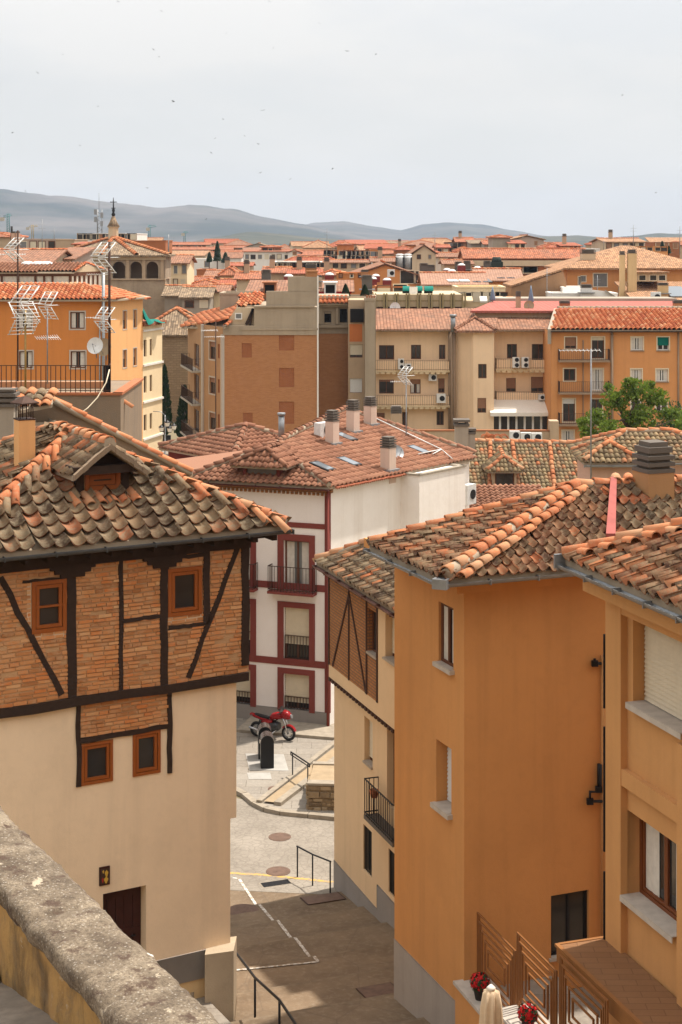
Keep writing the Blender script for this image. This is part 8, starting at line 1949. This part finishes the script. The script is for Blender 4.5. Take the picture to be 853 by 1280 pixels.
def arched_tower():
    D = 190; t = thing('arched_tower', 'old stone tower with three open arches, tiled pyramid roof and spired lantern', 'tower', P(145, 420, D)); W = Wall(P2(129, D), P2(207, D)); L = Wall(P2(80, 201), P2(129, D)); R_ = Wall(P2(207, D), P2(214, 202)); ze = zat(321, D); mb = MB(); holes = []
    arcs = [(141, 156.5), (163, 177.5), (183, 198)]
    for x0, x1 in arcs:
        u0, u1 = W.u(x0), W.u(x1); r = (u1-u0)/2; zs = zat(348, D); zt = zat(327, D); holes.append((u0, u1, zs, zt, .5))
        zc = zt-r; n = 8      # arch haunches fill the corners of the square opening
        for sg in (-1, 1):
            cx = (u0+u1)/2
            for i in range(n):
                a0, a1 = math.pi/2*i/n, math.pi/2*(i+1)/n; pa, pb = (cx+sg*r*math.cos(a0), zc+r*math.sin(a0)), (cx+sg*r*math.cos(a1), zc+r*math.sin(a1)); co = (cx+sg*r, zt)
                mb.face([W.pt(pa[0], pa[1]), W.pt(co[0], co[1]), W.pt(pb[0], pb[1])]); mb.face([W.pt(*pa, 0), W.pt(*pb, 0), W.pt(*pb, -.5), W.pt(*pa, -.5)])
    W.mesh(mb, 0, W.L, 0, ze, holes); L.mesh(mb, 0, L.L, 0, ze, [(L.L*.15, L.L*.32, zat(348, 196), zat(329, 196), .5), (L.L*.55, L.L*.72, zat(348, 196), zat(329, 196), .5)]); R_.mesh(mb, 0, R_.L, 0, ze); Wall(R_.pt(R_.L, 0), L.pt(0, 0)).mesh(mb, 0, Wall(R_.pt(R_.L, 0), L.pt(0, 0)).L, 0, ze)
    mb.build('wall', 'stone_tower', t); mb = MB(); c = W.pt(W.L*.3, 0, -6.); zf = zat(349, D)
    mb.face([W.pt(0, zf, -.3), W.pt(W.L, zf, -.3), W.pt(W.L, zf, -8), W.pt(0, zf, -8)]); W.box(mb, .2, W.L-.2, zf, ze, -3.4, -3.); mb.build('belfry_inside', 'plaster_brown', t)
    mb = MB()
    for x in (131, 160, 180, 203): u = W.u(x); W.box(mb, u-.18, u+.18, zat(349, D), ze, 0, .12)
    W.box(mb, 0, W.L, zat(350, D), zat(348.5, D), 0, .18); mb.build('pilaster', 'plaster_tan', t)
    mb = MB()
    for w in (W, L): w.box(mb, -.05, w.L+.05, ze-.35, ze, 0, .25)
    mb.build('cornice', 'plaster_sand', t); ap = V((*P2(142, 197), zat(299, 197))); o = .6; e = [L.pt(-o, ze, o), W.pt(0, ze, o)+L.n*.3, W.pt(W.L+o, ze, o), R_.pt(R_.L, ze, o)]; mb = MB()
    for a, b in zip(e, e[1:]+[e[0]]): slab(mb, [a, b, ap], .2, 0, -.2)
    m = W.pt(W.L*.55, ze, o)
    for i, p in enumerate(e[:3]+[m]): ridge(mb, p+UP*.22, ap+UP*.25, .26, .6, 1, i)
    mb.build('roof', ['roof_old', 'tile_ridge'], t)
    mb = MB(); z0 = ap.z-.5; mb.lathe(V((ap.x, ap.y, z0)), [(.62, 0), (.62, 1.9), (.75, 1.95), (.75, 2.05)], 8, sm=False); ln = mb.build('lantern', 'plaster_sand', t); mb = MB(); z1 = z0+2.05; mb.lathe(V((ap.x, ap.y, z1)), [(.78, 0), (.45, .6), (.2, 1.25), (.12, 1.35)], 8); mb.build('cone', 'roof_old', ln); mb = MB(); zt = zat(247, 197); b = V((ap.x, ap.y, z1+1.3)); mb.lathe(b, [(.16, 0), (.26, .2), (.12, .45), (.2, .7), (.09, 1.), (.07, 2.)], 8); mb.tube([b, V((ap.x, ap.y, zt))], .05, 5); mb.box(V((ap.x, ap.y, zt-.55)), (.42, 0, 0), (0, .04, 0), (0, 0, .05)); mb.box(V((ap.x, ap.y, zt-1.3)), (.25, 0, 0), (0, .04, 0), (0, 0, .05)); mb.build('spire', 'metal_black', ln)
    # pink chimney pair
    for (x, y0, lb) in ((17, 290, 'left of a pair of pink banded chimneys at the left skyline'), (22.5, 290, 'right of a pair of pink banded chimneys at the left skyline')): c = P(x, 306, 150); chimney(c, .36, (306-y0)*.075*.92, .15, lb, 0, 'plaster_pink')
    c = P(14.8, 306, 151); mb = MB(); mb.tube([c, c+UP*1.75], .11, 8); tag(mb.build('flue_pipe', 'metal_black'), 'black flue pipe left of the pink banded chimneys', 'pipe')
arched_tower()

def masts():
    c = P(124, 306, 300); o = thing('radio_mast', 'grey lattice radio mast on the skyline left of the lantern spire', 'mast', c); h = (306-262)*.15; mb = MB(); r = .55
    for a in range(3): q = V((math.cos(a*2.1)*r, math.sin(a*2.1)*r, 0)); mb.tube([c+q, c+q+UP*h], .09, 4)
    for i in range(14): z = h*i/14; a = i*2.1; mb.tube([c+V((math.cos(a)*r, math.sin(a)*r, z)), c+V((math.cos(a+2.1)*r, math.sin(a+2.1)*r, z+h/14))], .06, 4)
    mb.build('lattice', 'metal_grey', o); mb = MB(); mb.tube([c+UP*h, c+UP*(306-241)*.15], .05, 4); mb.build('whip_antenna', 'metal_grey', o); 
    for i, z in enumerate((.6, .72, .84, .93)): mb = MB(); mb.box(c+V((.6*(-1)**i, -.5, h*z)), (.25, 0, 0), (0, .15, 0), (0, 0, .5)); mb.build('panel_antenna', 'metal_grey', o)
    for (x, yt, yb, D, r, lb) in ((53, 274, 320, 190, .05, 'thin dark pole with side rods on the left skyline'), (68, 285, 302, 230, .05, 'short thin antenna pole over the pinkish grey building'), (211, 293, 322, 210, .09, 'dark finial shaped pole right of the rust red parapet'), (409, 285, 320, 300, .06, 'tall thin pole in front of the blue mountains'), (755, 300, 312, 240, .04, 'thin pole left of the cream block on the skyline'), (792, 281, 312, 240, .05, 'tallest thin pole over the cream block on the skyline'), (850, 283, 318, 230, .05, 'thin tall pole at the right edge of the skyline'), (544, 290, 318, 262, .05, 'thin pole on the sand coloured gable end'), (747, 344, 378, 172, .04, 'thin aerial pole over the white parapet'), (684, 335, 372, 176, .04, 'thin aerial pole before the brown gable wall')):
        c = P(x, yb, D); o = thing('antenna_pole', lb, 'pole', c, 0, 'thin poles on the roofs'); h = (yb-yt)*D/FPX; mb = MB(); mb.tube([c, c+UP*h], [r*1.3, r*.7], 5); mb.build('pole', 'metal_grey', o); mb = MB()
        for z in (.75, .85): mb.tube([c+UP*h*z-V((r*9, 0, 0)), c+UP*h*z+V((r*9, 0, 0))], r*.4, 4)
        mb.build('rod', 'metal_grey', o)
    for (x, yt, yb, jx0, jx1, D, m, lb) in ((10.5, 267, 296, 3, 15, 700, 'crane_teal', 'teal tower crane at the far left skyline'), (41, 281, 300, 35, 48, 900, 'crane_yellow', 'dull yellow tower crane over the left roofs'), (187, 281, 303, 185, 196, 800, 'crane_teal', 'teal tower crane right of the lantern spire'), (231, 289, 305, 229, 236, 900, 'crane_teal', 'small teal tower crane before the mountains')):
        c = P(x, yb, D); k = D/FPX; o = thing('tower_crane', lb, 'crane', c, 0, 'far tower cranes'); h = (yb-yt)*k; mb = MB(); q = .5
        for a in (-1, 1):
            for b in (-1, 1): mb.tube([c+V((a*q, b*q, 0)), c+V((a*q, b*q, h))], .13, 4)
        for i in range(10): mb.tube([c+V((-q, -q, h*i/10)), c+V((q, -q, h*(i+1)/10))], .1, 4)
        mb.build('mast', m, o); z = c.z+h*.82; mb = MB(); p0, p1 = V(((jx0-CX)*k, D, z)), V(((jx1-CX)*k, D, z+h*.10)); mb.tube([p0, p1], .22, 4); mb.tube([p0.lerp(p1, .1)+UP*.8, p1.lerp(p0, .1)+UP*.8], .12, 4); mb.tube([p0, c+UP*h, p1], .08, 4); mb.build('jib', m, o); mb = MB(); mb.box(p0-UP*.6, (.9, 0, 0), (0, .6, 0), (0, 0, .8)); mb.build('counterweight', 'concrete', o)
masts()
def conifers():
    rg = random.Random(31)
    for (x, yt, yb, D, w, lb) in ((272, 302, 326, 300, 11, 'tall dark conifer before the orange roofed flats'), (262, 316, 327, 302, 9, 'small dark conifer left of the tall one'), (282, 316, 328, 304, 11, 'round dark tree right of the tall conifer'), (828, 302, 314, 262, 7, 'little dark green palm like tree over the ochre wall on the skyline'), (836, 308, 316, 258, 6, 'smaller dark tree right of the palm like tree on the skyline')):
        b = P(x, yb+14, D); b.z = 0; k = D/FPX; top = zat(yt, D); z0 = zat(yb, D); o = thing('far_tree', lb, 'tree', b); mb = MB(); mb.tube([b, V((b.x, b.y, top-1))], [.3, .1], 5); mb.build('trunk', 'bark', o); mb = MB()
        for _ in range(1500): u = rg.random(); r = w*k*.5*(1-u)**.7*(.75+.4*noise.noise(V((u*7, x, rg.random()*2)))); a = rg.uniform(0, 6.28); p = V((b.x+r*math.cos(a), b.y+r*math.sin(a), z0+(top-z0)*u)); s = .16*rg.uniform(.6, 1.4); d = V((rg.gauss(0, 1), rg.gauss(0, 1), rg.gauss(0, 1))).normalized(); q = d.orthogonal().normalized(); mb.face([p-d*s, p+q*s*.6, p+d*s, p-q*s*.6])
        mb.build('crown', 'leaf_dark', o)
conifers()

# ---------------------------------------------------------------- mountains
def ridge_land(name, prof, D, base, mat, seed, depth=.35):
    mb = MB(); N, M = 260, 26; x0, x1 = prof[0][0], prof[-1][0]
    def py(x):
        for (a, ya), (b, yb) in zip(prof, prof[1:]):
            if a <= x <= b: t = (x-a)/(b-a); t = t*t*(3-2*t)*.5+t*.5; return ya+(yb-ya)*t
        return prof[-1][1]
    for i in range(N+1):
        x = x0+(x1-x0)*i/N; zr = zat(py(x), D)+CZ*0; e = min(1, min(i, N-i)/12)
        for j in range(M+1):
            t = j/M; Y = D*(1-depth)+D*depth*t*1.35; X = (x-CX)/FPX*Y if t < .74 else (x-CX)/FPX*D
            X = (x-CX)/FPX*D; s = min(1, t/.74); h = (s**1.15) if t <= .74 else 1-((t-.74)/.26)**1.3
            nz = noise.fractal(V((X/D*9+seed, Y/D*9, 0)), .9, 2.1, 6)
            ero = (1-abs(noise.fractal(V((X/D*16, Y/D*5+seed, 3)), .8, 2, 5)))
            z = base+(zr-base)*h*(1+(.16*nz+.34*(ero-.7))*(1-s*.80)*e)+ (zr-base)*.02*noise.noise(V((X/D*60, seed, 1)))*h
            mb.v.append((X, Y, z))
    for i in range(N):
        for j in range(M): a = i*(M+1)+j; mb.f.append((a, a+M+1, a+M+2, a+1)); mb.m.append(0); mb.sm.append(True)
    tag(mb.build(name, mat), kind='structure')
ridge_land('mountains', [(-260, 240), (-100, 232), (0, 235), (40, 242), (100, 247), (150, 252.5), (190, 258), (240, 255), (290, 262), (330, 272), (380, 281), (420, 289), (470, 298), (540, 304)], 4500, 0, 'mountain', 3.1)
ridge_land('mountains', [(250, 304), (340, 290), (395, 278.5), (430, 276.5), (470, 283), (500, 287), (530, 280.5), (560, 278), (600, 281), (640, 288), (675, 294), (740, 303)], 5800, 0, 'mountain', 7.7)
ridge_land('hills', [(200, 306), (240, 302), (275, 295.5), (312, 289), (350, 291.5), (400, 297), (440, 301), (500, 306)], 2700, 0, 'hill_green', 1.3)
ridge_land('hills', [(600, 304), (660, 296), (720, 294), (760, 297), (790, 295), (820, 291.5), (870, 293), (960, 290), (1100, 300)], 3600, 0, 'hill_green', 5.2)
c = P(572, 279, 5700); mb = MB()
for dx in (-8, 0, 9): mb.tube([c+V((dx, 0, -6)), c+V((dx, 0, 12))], [.8, .3], 5)
tag(mb.build('summit_masts', 'metal_white'), 'tiny pale radio masts on the far mountain summit', 'mast')

# ---------------------------------------------------------------- swifts in the sky
def birds():
    rg = random.Random(77); pts = [(47, 91), (79, 68), (16, 166), (100, 182), (123, 133), (217, 127), (184, 235), (192, 62), (199, 71), (202, 14), (283, 42), (337, 2), (342, 60), (399, 29), (434, 64), (470, 68), (329, 138), (279, 149), (306, 170), (269, 173), (323, 180), (363, 224), (326, 216), (416, 211), (258, 274), (32, 239), (778, 119), (820, 241), (264, 191), (148, 2)]
    base = None
    for k, (x, y) in enumerate(pts):
        D = rg.uniform(140, 210); c = P(x, y, D); s = rg.uniform(.7, 1.1)*(1.25 if x in (47, 217, 434, 470, 416) else .8)
        if base is None:
            o = base = thing('swift', 'tiny dark swift flying in the pale sky', 'bird', c, rg.uniform(0, 6), 'swifts in the sky'); mb = MB(); N = 6; prof = [(-.11, .004), (-.06, .018), (.0, .024), (.06, .020), (.09, .008)]
            for yy, r in prof: mb.vs([V((r*math.cos(a), yy, r*math.sin(a))) for a in [2*math.pi*q/N for q in range(N)]])
            for i in range(4):
                for q in range(N): a, b = i*N+q, i*N+(q+1) % N; mb.f.append((a, b, b+N, a+N)); mb.m.append(0); mb.sm.append(True)
            for sg in (-1, 1): mb.prism([V((sg*.015, -.03, 0)), V((sg*.015, .04, 0)), V((sg*.12, .045, .05)), V((sg*.25, -.04, .03)), V((sg*.12, -.0, .05))], V((0, 0, .006)))
            mb.prism([V((-.01, -.10, 0)), V((.01, -.10, 0)), V((.035, -.17, 0)), V((0, -.13, 0)), V((-.035, -.17, 0))], V((0, 0, .005))); mb.build('body', 'bird_dark', o, local=True)
        else: o = dup(base, c, rg.uniform(0, 6))
        o.rotation_euler = (rg.uniform(-.6, .6), rg.uniform(-.7, .7), rg.uniform(0, 6.28)); o.scale = (s*1.05,)*3
birds()

# ---------------------------------------------------------------- crowd of little houses filling the far town
def filler():
    rg = random.Random(404); kinds = [('plaster_sand', 'roof_tan', 'tiny far sand coloured house with tan roof in the crowd of roofs'), ('plaster_tan', 'roof_red', 'tiny far tan house with dark red roof in the crowd of roofs'), ('plaster_offwhite', 'roof_brown', 'tiny far white house with brown roof in the crowd of roofs'), ('plaster_brickorange', 'roof_brown', 'tiny far brick orange house with brown roof in the crowd of roofs'), ('plaster_grey', 'roof_old', 'tiny far grey house with old mottled roof in the crowd of roofs')]
    n = 0
    for _ in range(900):
        if n >= 120: break
        D = rg.uniform(205, 640); px = rg.uniform(-30, 885); wd = rg.uniform(7, 15); dep = rg.uniform(7, 11); x = P2(px, D)[0]
        if any(x < f[1] and x+wd > f[0] and D < f[3] and D+dep > f[2] for f in FOOT): continue
        ze = rg.uniform(10.5, 14.2) if D < 300 else rg.uniform(13, 18.2)*(1 if D > 380 else .9); k = rg.choice(kinds); x1 = px+wd*FPX/D; ye = HY+(CZ-ze)*FPX/D
        kind = rg.choice(('gable', 'gable', 'hip', 'hip', 'shed', 'front')); rise = rg.uniform(1.2, 2.2)
        dm = {'gable': dep/2, 'hip': min(dep, wd)/2, 'front': 0, 'shed': dep}[kind]; yr = HY+(CZ-ze-rise)*FPX/(D+dm)
        H(px, x1, yr, ye, D, dep, kind, k[0], k[1], k[2], [(rg.randint(2, 4), ye+1.9*FPX/D*.9, .9, 1.1)] if rg.random() < .75 else [], rg.uniform(-2, 2), group=k[2].replace('tiny far ', 'far ').replace(' house', ' houses').split(' in the')[0]); n += 1
filler()
# ================================================================ light, sky, air, camera
SUN_EL, SUN_AZ = 66.0, 61.0      # azimuth clockwise from +Y (view direction)
sd = V((math.sin(math.radians(SUN_AZ))*math.cos(math.radians(SUN_EL)), math.cos(math.radians(SUN_AZ))*math.cos(math.radians(SUN_EL)), math.sin(math.radians(SUN_EL))))
l = bpy.data.lights.new('sun', 'SUN'); l.energy = 5.0; l.angle = math.radians(1.5); l.color = (1, .92, .82)
lo = bpy.data.objects.new('sun', l); COL.objects.link(lo); lo.location = (40, 0, 80)
lo.rotation_euler = (-sd).to_track_quat('-Z', 'Y').to_euler()
w = bpy.data.worlds.new('World'); SC.world = w; w.use_nodes = True; nt = w.node_tree
bg = nt.nodes['Background']
sky = nt.nodes.new('ShaderNodeTexSky'); sky.sky_type = 'NISHITA'; sky.sun_disc = False
sky.sun_elevation = math.radians(SUN_EL); sky.sun_rotation = math.radians(SUN_AZ); sky.dust_density = 4.; sky.air_density = 1.; sky.altitude = 1000
# thin white cloud veil over the blue: procedural, by direction
tc = nt.nodes.new('ShaderNodeTexCoord'); mp = nt.nodes.new('ShaderNodeMapping'); mp.inputs['Scale'].default_value = (1.5, 1.5, 5.)
mp.inputs['Rotation'].default_value = (0, .25, 0)
nz = nt.nodes.new('ShaderNodeTexNoise'); nz.inputs['Scale'].default_value = 2.2; nz.inputs['Detail'].default_value = 6; nz.inputs['Roughness'].default_value = .55
nt.links.new(tc.outputs['Generated'], mp.inputs[0]); nt.links.new(mp.outputs[0], nz.inputs['Vector'])
rp = nt.nodes.new('ShaderNodeValToRGB'); rp.color_ramp.elements[0].position = .42; rp.color_ramp.elements[0].color = (.76,)*3+(1,); rp.color_ramp.elements[1].position = .60; rp.color_ramp.elements[1].color = (.92,)*3+(1,)
nt.links.new(nz.outputs['Fac'], rp.inputs[0])
sx = nt.nodes.new('ShaderNodeSeparateXYZ'); nt.links.new(tc.outputs['Generated'], sx.inputs[0])
mr = nt.nodes.new('ShaderNodeMapRange'); mr.inputs[1].default_value = .10; mr.inputs[2].default_value = .6; mr.inputs[3].default_value = 7.5; mr.inputs[4].default_value = 14.5; nt.links.new(sx.outputs[2], mr.inputs[0])
vm = nt.nodes.new('ShaderNodeVectorMath'); vm.operation = 'SCALE'; vm.inputs[0].default_value = (1.0, .975, .935); nt.links.new(mr.outputs[0], vm.inputs['Scale'])
mx = nt.nodes.new('ShaderNodeMix'); mx.data_type = 'RGBA'
nt.links.new(rp.outputs[0], mx.inputs[0]); nt.links.new(sky.outputs[0], mx.inputs[6]); nt.links.new(vm.outputs[0], mx.inputs[7])
nt.links.new(mx.outputs[2], bg.inputs['Color']); bg.inputs['Strength'].default_value = .10

hz = MB(); hz.bx(-5200, 5200, -400, 7600, -1.5, 240)
hm = bpy.data.materials.new('air'); hm.use_nodes = True; t_ = hm.node_tree
for n_ in list(t_.nodes):
    if n_.type != 'OUTPUT_MATERIAL': t_.nodes.remove(n_)
pv = t_.nodes.new('ShaderNodeVolumePrincipled'); pv.inputs['Color'].default_value = (.64, .76, .96, 1); pv.inputs['Density'].default_value = HAZE
t_.links.new(pv.outputs[0], [n_ for n_ in t_.nodes if n_.type == 'OUTPUT_MATERIAL'][0].inputs['Volume'])
if HAZE > 0:
    MAT['air'] = hm; tag(hz.build('haze', 'air'), kind='stuff')

cam = bpy.data.cameras.new('camera'); co = bpy.data.objects.new('camera', cam); COL.objects.link(co)
co.location = CAM; co.rotation_euler = (math.radians(90), 0, 0)
cam.sensor_fit = 'VERTICAL'; cam.sensor_height = 36; cam.sensor_width = 24; cam.lens = FPX/1280*36
cam.shift_y = -(640-HY)/1280; cam.clip_start = .1; cam.clip_end = 30000
SC.camera = co
vs = SC.view_settings; vs.view_transform = 'Standard'; vs.look = 'None'; vs.exposure = EXPO; vs.gamma = 1; vs.use_curve_mapping = False
SC.render.engine = 'CYCLES'; c_ = SC.cycles; c_.use_denoising = True; c_.max_bounces = 6; c_.diffuse_bounces = 4; c_.glossy_bounces = 2; c_.transmission_bounces = 2; c_.volume_bounces = 0; c_.caustics_reflective = False; c_.caustics_refractive = False
